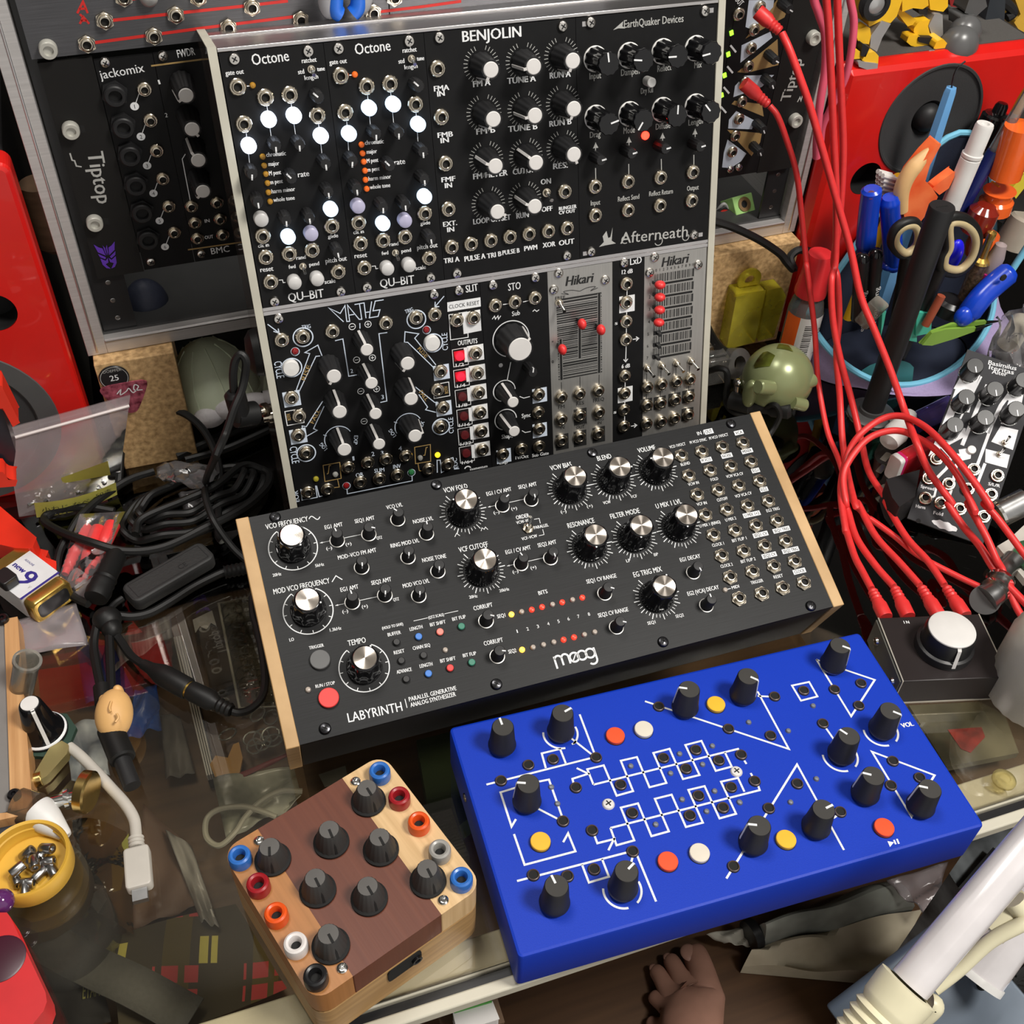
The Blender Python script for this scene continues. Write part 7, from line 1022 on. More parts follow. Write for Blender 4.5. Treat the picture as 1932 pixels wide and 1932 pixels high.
# nine volt battery
a, b = Vector((-121.9, 472.8, 0)), Vector((-104.2, 483.2, 0)); ya = math.degrees(math.atan2(b.y - a.y, b.x - a.x)); BF = frame(a.x, a.y, 0, ya + 4); t = thing('battery', 'white and gold nine volt battery lying at the left edge', 'battery', BF); bw = mat('white battery sleeve', (.74, .74, .76), .35); w_ = 27
g = G(); g.rbox(0, 9, 1, w_, 46, 18, 3, bw, 0); g.build('sleeve', t)
g = G(); g.M = Matrix.Translation((0, 0, 0)) @ Matrix.Rotation(R(90), 4, 'X'); g.rbox(0, 1, -9, w_, 18, 0, 4, M['gold'], 1.2); g.build('gold_end', t)
g = G(); g.M = Matrix.Rotation(R(90), 4, 'X'); g.rbox(3, 4, -.5, w_ - 3, 15, .3, 3.4, M['black'], .2); g.build('black_base', t)
g = G(); bi = mat('indigo ink', (.03, .02, .22), .5); g.M = Matrix.Translation((0, 0, 18.05)); g.box(0, 9, -.04, w_, 10.6, .03, bi); g.M = Matrix.Translation((0, 0, 18.05)) @ Matrix.Rotation(R(0), 4, 'Z'); g.tc('9', 13, 20, 12, bi, w=8.5, rot=-90, n=.1, bold=.5); g.tc('new', 15, 31, 4, bi, w=10, rot=-90, n=.1, bold=.25); g.tc('V', 9, 13.5, 2.4, M['greyink'], rot=-90, n=.1); g.tc('ALKALINE', 21, 30, 1.5, bi, rot=-90, n=.1); g.M = Matrix.Translation((0, 0, 18.08)); g.box(0, 38, -.05, w_, 46, .03, M['gold']); g.build('printing', t)
g = G(); g.M = Matrix.Translation((3, 25, 18.2)); g.rbox(-5, -5, 0, 5, 7, 7, 2, M['black'], .6); g.build('plug_block', t)
# clear bag with three red plugs
t = thing('plug_bag', 'small clear bag holding three red plugs with gold tips', 'plastic bag', frame(-62, 452, 0)); q = ((-91.2, 547.3, 14), (-63.6, 541.4, 14), (-85.6, 490.1, 9), (-107.2, 501.2, 9))
g = G(); g.sheet(quadsheet(q, 10, 10, lambda u, v: (0, 0, 3 * math.sin(7 * u) * math.sin(5 * v))), cb); g.build('film', t, True)
g = G(); q2 = ((-96.8, 501.2, 14), (-83.5, 489, 12), (-94, 481.9, 1.5), (-107, 496.8, 1.5)); g.sheet(quadsheet(q2, 8, 6, lambda u, v: (0, 0, 1.5 * math.sin(9 * u + 4 * v))), zb); g.build('folded_flap', t, True)
for (a, b, lab_) in (((-85.8, 548.4, 9), (-104.5, 506.2, 5), 'leftmost of three red plugs in the small clear bag'), ((-77.9, 545.9, 9), (-97, 496.1, 5), 'middle one of three red plugs in the small clear bag'), ((-69, 545.2, 9), (-88.5, 507.7, 5), 'rightmost of three red plugs in the small clear bag')):
    a, b = Vector(a), Vector(b); p = thing('loose_plug', lab_, 'plug', aim(b, a), 'loose red plugs'); L = (a - b).length; g = G(); g.lathe([(2.2, 0), (2.4, 4)] + [((3.4, 2.8)[i % 2] + i * .08, 5 + i * 2) for i in range(7)] + [(4.6, L * .42), (4.9, L * .5), (4.9, L * .8), (4.4, L * .82)], M['red'], 20); g.build('grip', p); g = G(); g.lathe([(1.7, L * .8), (1.7, L * .9), (1.3, L * .91), (1.7, L * .92), (1.6, L * .97), (.6, L)], M['gold'], 14); g.build('tip', p)
# black leads
K = M['rubber']
bl_ = lambda pts, r, lab_, k=8: cable('black_lead', pts, r, K, lab_, 'cable', 'black leads on the left', 8, k)
bl_(((-67.3, 576.7, 4), (-58.5, 607.5, 20), (-52.1, 613.6, 30), (-41.8, 610.9, 36), (-29.4, 605.3, 40), (-16.4, 596.9, 40), (-7.3, 587.8, 34), (-2.5, 577.8, 26), (-0.9, 564.4, 18), (-2.5, 552.8, 12), (-6.7, 534.6, 8), (-10.2, 514.1, 4), (-8.5, 508, 3)), 2.6, 'black lead arching high across the face of the left particle board')
bl_(((-42.9, 582, 7), (-60, 578.4, 7), (-79.1, 564.7, 8), (-92, 548.9, 10), (-100.2, 536.2, 8), (-106.3, 525.9, 6), (-108.8, 512.7, 5), (-107.1, 499.6, 4), (-100.3, 486.8, 4), (-92.3, 477.6, 5)), 2.6, 'black lead running down the left of the red plug bag')
bl_(((-71.7, 554.3, 4), (-88.7, 561.4, 6), (-106.4, 564.1, 6), (-114.8, 558.2, 5), (-104.3, 537.4, 12), (-85.4, 516.6, 17), (-66.5, 507.1, 13), (-43.7, 505.9, 11), (-16, 512.5, 14), (8.1, 525.6, 11), (25.5, 543, 8), (30.3, 555.6, 7), (26.8, 563.6, 6)), 2.7, 'black lead crossing over the bag of red plugs')
bl_(((-26.9, 596.5, 3), (-5.4, 604.3, 4), (20.7, 611.4, 6), (37.2, 612.2, 8), (47.4, 612.4, 8)), 3.2, 'thick black lead going behind the upright case at the left')
bl_(((-21.6, 588.5, 6), (3.9, 591.5, 6), (23.6, 598, 6), (39.6, 604.2, 6)), 2.6, 'second black lead going behind the upright case, in front of the thick one')
for i, (sx, sy, dz) in enumerate(((1, 1, 2.6), (.86, .8, 7), (.74, .62, 11))):
    P = []
    for k in range(14): a = 2 * PI * k / 14; P.append((sx * math.cos(a), sy * math.sin(a)))
    base_ = [Vector(v) for v in ((27.5, 567, 0), (-66.8, 536.6, 0), (-29.5, 571, 0), (-13.8, 525.8, 0))]; ce = sum(base_, Vector()) / 4; ax = (base_[0] - base_[1]) / 2; ay = (base_[2] - base_[3]) / 2
    tag(G().tube(spline([ce + ax * x + ay * y + Vector((0, 0, dz + 2 * math.sin(3 * j))) for j, (x, y) in enumerate(P)], 6, True), 2.5, K, 8, True).build('coiled_lead'), ('outermost', 'middle', 'innermost')[i] + ' turn of the coiled black lead left of the wide synthesizer', 'cable', 'turns of the coiled lead')
bl_(((-59.4, 520.2, 13), (-53.7, 531.9, 14), (-25.8, 538.8, 16), (-6.6, 545.5, 16), (14.4, 565.1, 12), (27.7, 563.3, 6)), 2.6, 'black lead lying on top of the coil')
t = thing('jack_lead', 'black right-angle jack plugged into the left side of the upright case with its looped lead', 'cable', frame(20, 480, 0)); sx_ = (30.4, 497, 112.2)
g = G(); stick(g, (14, 492, 116), (26.1, 496, 111.9), 7, K, 20, 1); stick(g, (16.9, 492, 114.2), (15.8, 494, 131.5), 6, K, 20, 2); g.build('plug_body', t, True); g = G(); stick(g, (26.1, 496, 112.1), (34.6, 499, 111.2), 2.6, M['nickel'], 14); stick(g, (29.9, 497, 112.1), (31.9, 498, 111.4), 4.2, M['nickel'], 16); g.build('plug_tip', t, True)
G().tube(spline([(15.7, 494, 130.5), (17.2, 496, 141.7), (19.9, 498, 149.4), (23.4, 498, 152.5), (25.2, 496, 148.8), (22.9, 494, 139.9), (19.5, 490, 133.8), (13.8, 484, 127.7), (6.4, 476, 117.6), (-2.5, 466, 109.6), (-10.4, 542.8, 26), (-13, 531.4, 22), (-10.8, 510.2, 20), (-3.8, 497.9, 8), (2.9, 487.9, 3)]), 2.3, K, 8).build('cord', t, True)
# clear crumpled wrapper on the leads
q = ((-38, 580.7, 14), (1.6, 564.4, 16), (-12.2, 538, 22), (-43.4, 567.9, 12)); o = G().sheet(quadsheet(q, 12, 8, lambda u, v: (random.uniform(-1.5, 1.5), random.uniform(-1.5, 1.5), random.uniform(-2, 3))), cb).build('wrapper', solid=.2); tag(o, 'crumpled clear wrapper lying over the coiled black leads', 'wrapper')
q = ((-30, 554.1, 8), (-8.7, 551.2, 10), (-11.2, 527.4, 3), (-28, 539.3, 3)); o = G().sheet(quadsheet(q, 8, 6, lambda u, v: (0, 0, random.uniform(-1, 2))), cb).build('film_strip', solid=.2); tag(o, 'strip of clear film under the coiled leads', 'plastic film')
# flat black adapter box with its lead
ad = thing('inline_adapter', 'flat black rounded adapter box on the leads left of the wide synthesizer', 'adapter', frame(0, 0, 0)); ad.matrix_world = Matrix.Identity(4); MW[ad.name] = Matrix.Identity(4)
A_ = [Vector(p) for p in ((-72.5, 481.1, 9), (-20.6, 506.9, 9), (-14.8, 488.2, 9), (-65.4, 465.2, 9))]; ce = sum(A_, Vector()) / 4; dx = (A_[1] - A_[0] + A_[2] - A_[3]) / 4; dy = (A_[0] - A_[3] + A_[1] - A_[2]) / 4; yw = math.degrees(math.atan2(dx.y, dx.x)); am_ = mat('matt black adapter', (.02, .02, .02), .6, bump=.2, scale=600)
g = G(); g.M = frame(ce.x, ce.y, 1, yw); g.rbox(-dx.length, -dy.length, 0, dx.length, dy.length, 9.5, 5, am_, 1.6); g.pl([(-dx.length + 4, -dy.length + 3), (dx.length - 4, -dy.length + 3), (dx.length - 4, dy.length - 3), (-dx.length + 4, dy.length - 3)], .5, M['satin'], 9.6, True); g.tc('CE', dx.length * .3, -2, 4, M['satin'], n=9.7); g.build('shell', ad, True)
G().tube(spline([(-72.5, 476.3, 5), (-77.3, 473.2, 5), (-82.1, 466.6, 6), (-85.6, 462.3, 6)]), 2, K, 8).build('lead_end', ad, True)
bl_(((4, 480.3, 4), (-9.8, 480.6, 4), (-21.2, 477.9, 3.5), (-32.6, 473.8, 3), (-45.4, 467, 3), (-57.8, 461.7, 3), (-68.1, 460.8, 4), (-77.8, 463.5, 6)), 2.6, 'black lead passing below the flat adapter box to the wide synthesizer')
g = G(); a, b = Vector((-11.2, 479.6, 4.6)), Vector((5.3, 479.3, 4.6)); g.M = aim(a, b); L = (b - a).length; g.lathe([((4.4, 3.6)[i % 2], L * i / 12) for i in range(13)], K, 16); tag(g.build('strain_relief'), 'ribbed black cable sleeve at the left cheek of the wide synthesizer', 'cable sleeve')
t = thing('plug_joiner', 'black barrel plug and socket joined in line, gold ring at the joint', 'connector', Matrix.Identity(4)); a, b, c = Vector((-65.5, 421.8, 6)), Vector((-42.6, 395.3, 7)), Vector((-21.1, 373.6, 6)); g = G(); g.M = aim(a, b); L = (b - a).length; g.lathe([(3, 0), (3.6, 6), (4.8, 10), (6, 14), (6.4, L * .5), (6.4, L * .96), (5.6, L)], K, 24); g.build('socket_half', t, True); g = G(); g.M = aim(b, c); L = (c - b).length; g.lathe([(5.4, .8), (5.8, 3), (5.8, L * .5), (4.4, L * .58)] + [((4.2, 3.4)[i % 2], L * (.6 + .05 * i)) for i in range(8)], K, 24); g.build('plug_half', t, True); g = G(); g.M = aim(b, c); g.lathe([(5, -1), (5, 1.6)], M['gold'], 24); g.build('gold_ring', t, True)
bl_(((-21.9, 375, 5), (-17.9, 373.6, 4), (-11.7, 375.1, 3), (-5.2, 380.2, 3), (-1.5, 389.5, 3), (0.6, 407, 3), (1, 429.2, 3), (0.4, 441.9, 3), (2, 455.2, 4)), 2.3, 'black lead curling along the left cheek of the wide synthesizer')
bl_(((-80.8, 452.1, 8), (-76.8, 443.9, 6), (-71.8, 431.2, 5), (-65, 420.8, 6)), 2.5, 'short black lead between the cable knot and the barrel joiner')
t = thing('lead_splitter', 'knot of black plugs and splitter on the glass, left of the adapter box', 'splitter', Matrix.Identity(4)); a, b = Vector((-70.8, 509.4, 12)), Vector((-87.1, 476.3, 10)); g = G(); g.M = aim(a, b); L = (b - a).length; g.lathe([(4, 0), (6.4, 4), (6.6, L * .55), (7.4, L * .6), (6.6, L * .64), (7.4, L * .7), (7, L * .75), (7.8, L * .85), (7, L)], K, 24); g.build('plug', t, True)
g = G(); g.ell((-82, 458.7, 9), (8.4, 8, 7.5), K, 20, 12); g.ell((-80.1, 451.9, 8), (6, 7, 6), K, 16, 10); g.build('splitter_body', t, True)
for P in (((-88, 457.7, 8), (-91.2, 444.1, 6), (-90.7, 428.2, 6), (-89.4, 412.6, 6)), ((-81.6, 453.7, 8), (-82.7, 432.7, 7), (-83.9, 406.4, 7))): G().tube(spline(P), 2.6, K, 8).build('cord', t, True)
g = G(); stick(g, (-88.6, 411.9, 6.5), (-88.4, 399, 6.5), 5, K, 16, 1); stick(g, (-86.4, 381.9, 7), (-81.5, 360.4, 6), 7, K, 20, 1); stick(g, (-82.6, 363.3, 6), (-78.6, 344.2, 4), 4.6, M['satin'], 18); g.build('jack_plug', t, True)
t = thing('egg_charm', 'small pale orange egg-shaped rubber charm around a black plug', 'charm', frame(-70, 371, 0)); eg = mat('pale orange rubber', (.72, .42, .16), .5); c = Vector((-83, 387.8, 11)); g = G(); g.M = aim(c, Vector((-80.7, 400.2, 14))); g.ell((0, 0, 0), (10, 10, 14.5), eg, 28, 18); g.build('body', t, True)
g = G(); g.ell((-79.1, 400.1, 14), (3, 3, 5), eg, 12, 8); g.ell((-86.8, 396.7, 14), (3, 3, 3.4), eg, 12, 8); g.tube(spline([(-82, 388.7, 21.6), (-83.2, 384.6, 21.8), (-82.9, 382, 21.6)]), .7, eg, 6); g.tube(spline([(-80, 380.1, 21.3), (-79.4, 377.4, 20.8), (-81.2, 375.3, 20.4)]), .7, eg, 6); g.build('face_relief', t, True)
# wooden-sided gadget at the left edge
fr_ = thing('wooden_gadget', 'pale pine side of a gadget cut off by the left edge, two black screws', 'gadget', Matrix.Identity(4)); pine = wood('pale pine', (.48, .24, .09), (.6, .34, .15), (400, 14, 14), .5, .15)
g = G(); zp(g, ((-137.7, 471.8, 14), (-130.4, 471.6, 14), (-125.7, 340.8, 14), (-136.3, 340.1, 14)), 1, pine); zp(g, ((-136.3, 341, 14), (-125.7, 340.8, 14), (-127.5, 337.3, 14), (-156.3, 338.8, 14), (-156.4, 344.9, 14)), 1, pine); g.build('pine_side', fr_, True, bevel=.6)
g = G(); zp(g, ((-157.8, 472.3, 12.5), (-138.1, 472.4, 12.5), (-136.7, 342.7, 12.5), (-156.8, 343.5, 12.5)), 1, mat('grey gadget panel', (.2, .19, .18), .5)); g.build('grey_panel', fr_, True)
for p in ((-138.2, 471, 14.2), (-134.1, 349.8, 14)): g = G(); g.M = frame(p[0], p[1], p[2]); g.lathe([(3.4, 0), (3.4, 2), (2.6, 3), (1.2, 3), (1, 1.6), (0, 1.6)], M['darksteel'], 20); g.build('black_screw', fr_, True)
# potentiometer with pointer knob on a little gold board
t = thing('pointer_knob', 'loose black knob with a white dot pointer beside the pine-sided gadget', 'knob', frame(-119, 368, 0)); c = Vector((-121.4, 393.2, 4)); g = G(); g.lathe([(13, 0), (13, 1.4), (11, 3), (9, 8), (6, 26), (5.4, 27), (0, 27.2)], M['gloss'], 36, (c.x, c.y, 3)); g.build('body', t, True); hd = Vector((-117, 389.6, 30)) - Vector((c.x, c.y, 30)); g = G(); g.lathe([(4.6, 0), (4.6, .6), (0, .7)], M['white'], 24, (c.x, c.y, 30.2)); f_ = Vector((.25, -1, 0)).normalized(); e_ = Vector((-f_.y, f_.x, 0)); cc = Vector((c.x, c.y, 0)); g.add([cc + f_ * r_ + e_ * w_ + Vector((0, 0, z)) for r_, z in ((4.2, 30.8), (6.4, 29), (9.5, 11.6), (11.6, 6.2)) for w_ in (-1, 1)], [(0, 1, 3, 2), (2, 3, 5, 4), (4, 5, 7, 6)], M['white']); g.build('white_pointer', t, True)
g = G(); g.lathe([(11.6, 5.6), (12.2, 5.2), (12.6, 4.4)], M['ink'], 36, (c.x, c.y, .4), cap=False); g.build('scale_ring', t, True); g = G(); g.lathe([(15, 0), (15, 3)], mat('small dark board', (.02, .05, .035), .4), 8, (c.x + 2, c.y - 2, .2), smooth=False); g.build('board', t, True)
g = G(); stick(g, (-136, 361.7, 5), (-122.9, 362.5, 5), 4, M['brass'], 16); zp(g, ((-126.2, 365.5, 7), (-117.8, 379.6, 7), (-111.6, 382, 7), (-108.2, 378.3, 7), (-109.4, 372.7, 7), (-119.8, 361.9, 7), (-125.1, 359.5, 7)), 1, mat('aged brass strip', (.34, .28, .12), .4, .7)); tag(g.build('brass_strip', bevel=.5), 'rounded brass strip lying below the loose black knob', 'strip')
t = thing('clear_tube', 'milky clear tube standing behind the loose black knob', 'tube', frame(-128, 400, 0)); g = G(); g.M = aim((-131.2, 420.4, 8), (-122.5, 419.5, 30)); g.lathe([(5, 0), (6.4, 2), (6.8, 26), (7.6, 27), (7.6, 29), (6, 29), (5.6, 5), (0, 5)], clear('milky clear plastic', (.8, .8, .76), .2, 1.45, haze=.3, hazecol=(.6, .58, .52)), 28, cap=False); g.build('tube', t, True)
t = thing('chrome_rod', 'shiny rod with a brass end cap lying on the glass above the screw cap', 'rod', Matrix.Identity(4)); a, b = Vector((-120.9, 344.9, 7)), Vector((-102.4, 344.6, 7)); g = G(); stick(g, a, b, 3.6, M['chrome'], 18); stick(g, a.lerp(b, .5), a.lerp(b, .62), 5.4, M['chrome'], 20); g.build('rod', t, True); g = G(); stick(g, b, Vector((-97.5, 342.1, 7)), 11, M['brass'], 28, 1); g.v = [Vector((v.x, v.y, max(.5, v.z + 4))) for v in g.v]; g.build('brass_end', t, True)
# yellow screw cap full of set screws
cp = (-129.8, 313.5, 4); t = thing('bottle_cap', 'yellow bottle cap full of small set screws at the left edge', 'cap', frame(cp[0], cp[1], 0)); ycap = mat('golden yellow plastic', (.68, .4, .05), .4); g = G(); g.lathe([(0, .4), (19, .4), (20, 1.6), (20.6, 13), (20, 14), (18.6, 13.4), (18.2, 9.6), (17.6, 9), (17.8, 6), (17.2, 5), (17, 2.4), (0, 2.4)], ycap, 56, flute=.006, fn=56); g.build('cap', t)
for i, (x, y, z, yw, pt) in enumerate(((-7, -6, 5, 20, 8), (-2, -9, 5, 70, 5), (4, -6, 5, 130, 0), (1, 0, 5, 45, 0), (8, -1, 6, 80, 10), (6, 5, 6, 150, -8), (-1, 6, 7, 100, 30), (3, -2, 10, 10, 12), (9, 4, 10, 60, 20), (-5, -3, 10, 120, 5), (10, -6, 5, 20, 0), (-3, -12, 5, 0, 0))):
    g = G(); g.M = frame(cp[0] + x, cp[1] + y, z, yw, 90 - pt); g.lathe([(2.4, -3.6), (2.6, -3.2), (2.6, 3.2), (2.4, 3.6), (1.3, 3.6), (1.2, 2), (0, 2)], M['steel'], 16); tag(g.build('set_screw'), 'small steel set screw lying among its like in the yellow bottle cap', 'screw', 'set screws in the yellow cap')
t = thing('white_spout', 'white conical nozzle lying beside the yellow bottle cap', 'nozzle', Matrix.Identity(4)); a, b = Vector((-125.2, 341.4, 9)), Vector((-112.3, 324.8, 4)); g = G(); g.M = aim(a, b); L = (b - a).length; g.lathe([(8.4, 0), (8.8, 2), (7.4, L * .4), (3.4, L * .94), (2.6, L), (1.4, L), (1.2, L * .8), (0, L * .8)], M['white'], 28); g.build('cone', t, True); g = G(); g.M = aim(Vector((-133.7, 347.2, 9)), a); L = (a - Vector((-133.7, 347.2, 9))).length; g.lathe([(9, 0), (9, L)], clear('brownish clear barrel', (.62, .52, .4), .1, 1.45, haze=.2, hazecol=(.4, .3, .2)), 28); g.build('barrel', t, True)
g = G(); zp(g, ((-148.2, 348.9, 7), (-134.3, 345, 7), (-133.6, 332.8, 7), (-148.2, 335, 7)), .6, mat('slate blue box', (.03, .035, .045), .5)); tag(g.build('slate_box', bevel=1), 'dark slate box between the pine-sided gadget and the yellow bottle cap', 'box')
t = thing('red_case', 'red rounded case with a dark oval window at the lower left corner', 'case', Matrix.Identity(4)); rc = mat('red soft plastic', (.58, .012, .016), .45)
g = G(); g.prism([(v[0], v[1]) for v in ((-145.8, 288.2, 16), (-138.3, 285.8, 16), (-136.9, 283.2, 16), (-129.2, 261, 16), (-122.6, 242.1, 16), (-122.2, 237.7, 16), (-123.8, 233.9, 16), (-128.6, 229.4, 16), (-131.6, 222.9, 16), (-146.1, 227.7, 16))], 1, 16, rc); g.build('shell', t, True, bevel=3); c = (-141.2, 263.7, 16); g = G(); g.M = frame(c[0], c[1], 15.4, 10); g.v = []; g.lathe([(11, 0), (11, .9), (10, 1.1), (0, 1.1)], mat('dark plum window', (.05, .008, .02), .3), 36); g.build('window', t, True)
g = G(); g.ell((-141.2, 293.4, 14), (6, 6, 6), mat('purple bead glass', (.1, .02, .12), .1, coat=.5)); tag(g.build('bead'), 'dark purple bead at the left edge above the red case', 'bead')
# white usb lead
t = thing('usb_lead', 'white lead with a flat rectangular plug lying on the glass', 'cable', frame(-36, 330, 0)); wl = mat('off white cable', (.5, .47, .42), .5)
G().tube(spline([(-108.8, 379.8, 3), (-103.7, 372.6, 3), (-96.5, 360.5, 3), (-89.6, 347.7, 3), (-83.5, 336.3, 3), (-79.7, 325.7, 3.4), (-79.2, 317, 4), (-79.6, 311.6, 4.4)]), 2.9, wl, 10).build('cord', t, True); a, b, c = Vector((-79.4, 313.3, 4.4)), Vector((-80.1, 284.9, 4.4)), Vector((-79.9, 278.7, 4.4))
g = G(); g.M = aim(a, a.lerp(b, .25)); L = (b - a).length; g.lathe([((4, 3.2)[i % 2], i * L * .035) for i in range(7)], wl, 16); g.build('strain_relief', t, True)
yw = math.degrees(math.atan2((b - a).y, (b - a).x)); g = G(); g.M = frame(*a.lerp(b, .22), yw); L2 = L * .78; g.rbox(0, -6.2, -4, L2, 6.2, 3.6, 2, wl, 1); g.build('plug_body', t, True); g = G(); g.M = frame(*b, yw); g.box(0, -3.6, -2, (c - b).length, 3.6, 1.6, M['steel']); g.build('metal_shell', t, True)
# loose film under the battery
q = ((-134.5, 479.2, 2), (-99.8, 482.9, 2.5), (-94.6, 448.8, 1.5), (-130.9, 452, 1.5)); tag(G().sheet(quadsheet(q, 12, 8, lambda u, v: (0, 0, 1.2 * math.sin(8 * u) * math.sin(6 * v) + .6)), zb).build('film_sheet', solid=.2), 'milky sheet of film under the battery', 'plastic film')
# ------------------------------------------------------------------ things on the shelf under the glass, seen through it
random.seed(21); SZ = -129.6
def flat(name, label, cat, P, h, m, bevel=0): g = G(); zp(g, P, P[0][2] - h, m); return tag(g.build(name, bevel=bevel), label, cat)
tz = clear('clear organiser plastic', (.86, .84, .78), .06, 1.5, haze=.1, hazecol=(.5, .46, .38))
t = thing('clear_organiser', 'clear plastic organiser with rounded pockets under the glass, left of the wide synthesizer', 'organiser', Matrix.Identity(4))
q = ((-22.3, 563.2, -118), (2.5, 562.4, -118), (7.9, 457.5, -118), (-21.7, 464.8, -118)); g = G(); zp(g, q, -129, tz); g.build('tray', t, True, bevel=1); g = G(); g.tube([Vector(p) + Vector((0, 0, .5)) for p in q], 1, mat('bright plastic rim', (.6, .58, .5), .25), 6, True); g.build('rim', t, True)
for i in range(9):
    for j in range(2): c = lerp4(*q, .32 + .36 * j, .1 + i * .1); g = G(); g.M = frame(*c); g.lathe([(7.5, 0), (7.8, 1.4), (7, 1.8)], tz, 24, cap=False); g.build('pocket', t, True)
al = mat('white striped strip', (.6, .6, .58), .4, .4)
t = thing('striped_rail', 'white striped metal strip under the glass left of the wide synthesizer', 'strip', Matrix.Identity(4)); a, b, c, d = (Vector(p) for p in ((-57.7, 536.1, -112), (-50.6, 536.1, -112), (-44.3, 415, -112), (-50, 415, -112)))
for k in range(4): g = G(); u0, u1 = k / 4, k / 4 + .17; zp(g, [a.lerp(b, u0), a.lerp(b, u1), d.lerp(c, u1), d.lerp(c, u0)], -118, al); g.build('rib', t, True)
g = G(); zp(g, [v - Vector((0, 0, 6.2)) for v in (a, b, c, d)], -128, M['satin']); g.build('backing', t, True)

rg = mat('bright wire', (.5, .5, .46), .25, .8)
for p in ((-17.4, 435.4, -114), (-11.5, 435.4, -114), (-5.1, 435.2, -114), (-16.9, 429.2, -114), (-10.8, 429.5, -114), (-4.5, 429.9, -114), (-10.7, 453.6, -114), (-2.4, 448.7, -114), (-32.5, 443.8, -114)): g = G(); g.M = frame(p[0], p[1], p[2], random.uniform(0, 90), random.uniform(-20, 20)); g.tube([(6 * math.cos(k * .52), 5 * math.sin(k * .52), 0) for k in range(12)], .7, rg, 6, True); tag(g.build('wire_ring'), 'small bright wire ring under the glass by the wide synthesizer\'s left cheek', 'ring', 'rings under the glass')
flat('brown_tray', 'brown tray with a cut-out pocket under the glass beside the striped strip', 'tray', ((-39.8, 570.3, -120), (-22.9, 567.4, -120), (-23, 488.3, -120), (-39.2, 483.4, -120)), 9, mat('brown tray plastic', (.07, .05, .035), .4), 1)
flat('white_scrap', 'torn white label under the glass beside the clear organiser', 'label', ((-42.7, 552.5, -117), (-27.9, 557.3, -117), (-26.8, 541.5, -117), (-30.3, 545.8, -117), (-34.2, 540.5, -117), (-38.4, 545.1, -117), (-42.3, 539.8, -117)), .4, mat('torn paper', (.5, .48, .46), .7))
flat('orange_cutout', 'flat orange wooden cut-out under the glass below the striped strip', 'cut-out', ((-46.7, 421.4, -110), (-42.3, 427.1, -110), (-34.9, 423, -110), (-29.9, 432.1, -110), (-26.2, 432.7, -110), (-25.6, 420, -110), (-29, 409.7, -110), (-36.7, 406.1, -110), (-44.6, 410.4, -110)), 3, mat('orange veneer', (.42, .22, .05), .5))
blu = mat('blue bag film', (.02, .09, .42), .3, bump=.6, scale=60)
def crumple(name, label, cat, q, m, amp=5, nu=12, nv=12, solid=.4):
    ph = [random.uniform(0, 6) for _ in range(6)]
    f = lambda u, v: (0, 0, amp * (.5 + .5 * math.sin(7 * u + 3 * v + ph[0]) * math.sin(5 * v - 2 * u + ph[1])) + amp * .5 * math.sin(13 * u * v + ph[2]))
    return tag(G().sheet(quadsheet(q, nu, nv, f), m).build(name, solid=solid), label, cat)
crumple('blue_bag', 'bright blue plastic bag under the glass below the egg charm', 'bag', ((-87.5, 495.1, -110), (-72.4, 496.2, -110), (-73.6, 456.7, -110), (-98.2, 455.4, -110)), blu)
crumple('navy_cloth', 'deep blue cloth under the glass between the two cords of the egg charm', 'cloth', ((-124, 549.3, -112), (-99.3, 541.6, -112), (-87.5, 490.8, -112), (-120.1, 494.2, -112)), mat('deep blue cloth', (.012, .02, .16), .7, bump=.4, scale=90))
crumple('blue_wrapper', 'pale blue printed wrapper under the glass right of the loose black knob', 'wrapper', ((-133.7, 475.9, -108), (-110.2, 475, -108), (-108.4, 430.6, -108), (-131, 431.4, -108)), mat('pale blue print', (.12, .22, .45), .4, 0, .7, 45, .3, col2=(.4, .44, .5)))
crumple('grey_sheet', 'grey plastic sheet under the glass between the blue bag and the striped strip', 'sheet', ((-74.1, 476.9, -120), (-61.8, 473.1, -120), (-57.4, 423.8, -120), (-76, 424.8, -120)), mat('grey sheet', (.16, .15, .14), .5), 3)
crumple('striped_paper', 'white striped papers under the glass above the blue bag', 'paper', ((-94, 549.5, -112), (-56.9, 557.5, -112), (-57.7, 536.1, -112), (-101.2, 516.6, -112)), mat('striped paper', (.14, .12, .15), .5, 0, .3, 1, stretch=(300, 20, 20), col2=(.48, .46, .48)), 3)
crumple('red_cloth', 'dark red cloth under the glass above the barrel joiner', 'cloth', ((-73.6, 546, -118), (-58.7, 537.1, -118), (-61.5, 512.9, -118), (-88.3, 505.2, -118)), mat('dark red cloth', (.12, .012, .012), .8), 4)
crumple('brown_envelope', 'brown padded envelope under the glass beside the white lead', 'envelope', ((-90, 404.2, -112), (-65.9, 365.1, -112), (-64.6, 326.6, -112), (-104.9, 324.7, -112)), mat('brown envelope', (.14, .085, .06), .6, bump=.2, scale=80), 4)
crumple('pale_bag', 'crumpled white plastic under the glass left of the wooden synthesizer', 'bag', ((-78.7, 380.3, -106), (-64.9, 365, -106), (-55.7, 307.8, -106), (-65.2, 314, -106)), mat('frosted white film', (.3, .29, .27), .35, bump=.6, scale=60), 5)
crumple('green_bag', 'pale green bag of cords under the glass behind the wooden synthesizer', 'bag', ((-45.3, 402.6, -104), (4.9, 396.6, -104), (5.4, 373, -104), (-43.5, 358.9, -104)), mat('pale green film', (.2, .21, .16), .3, 0, .4, 40, .5, col2=(.36, .36, .3)), 6)
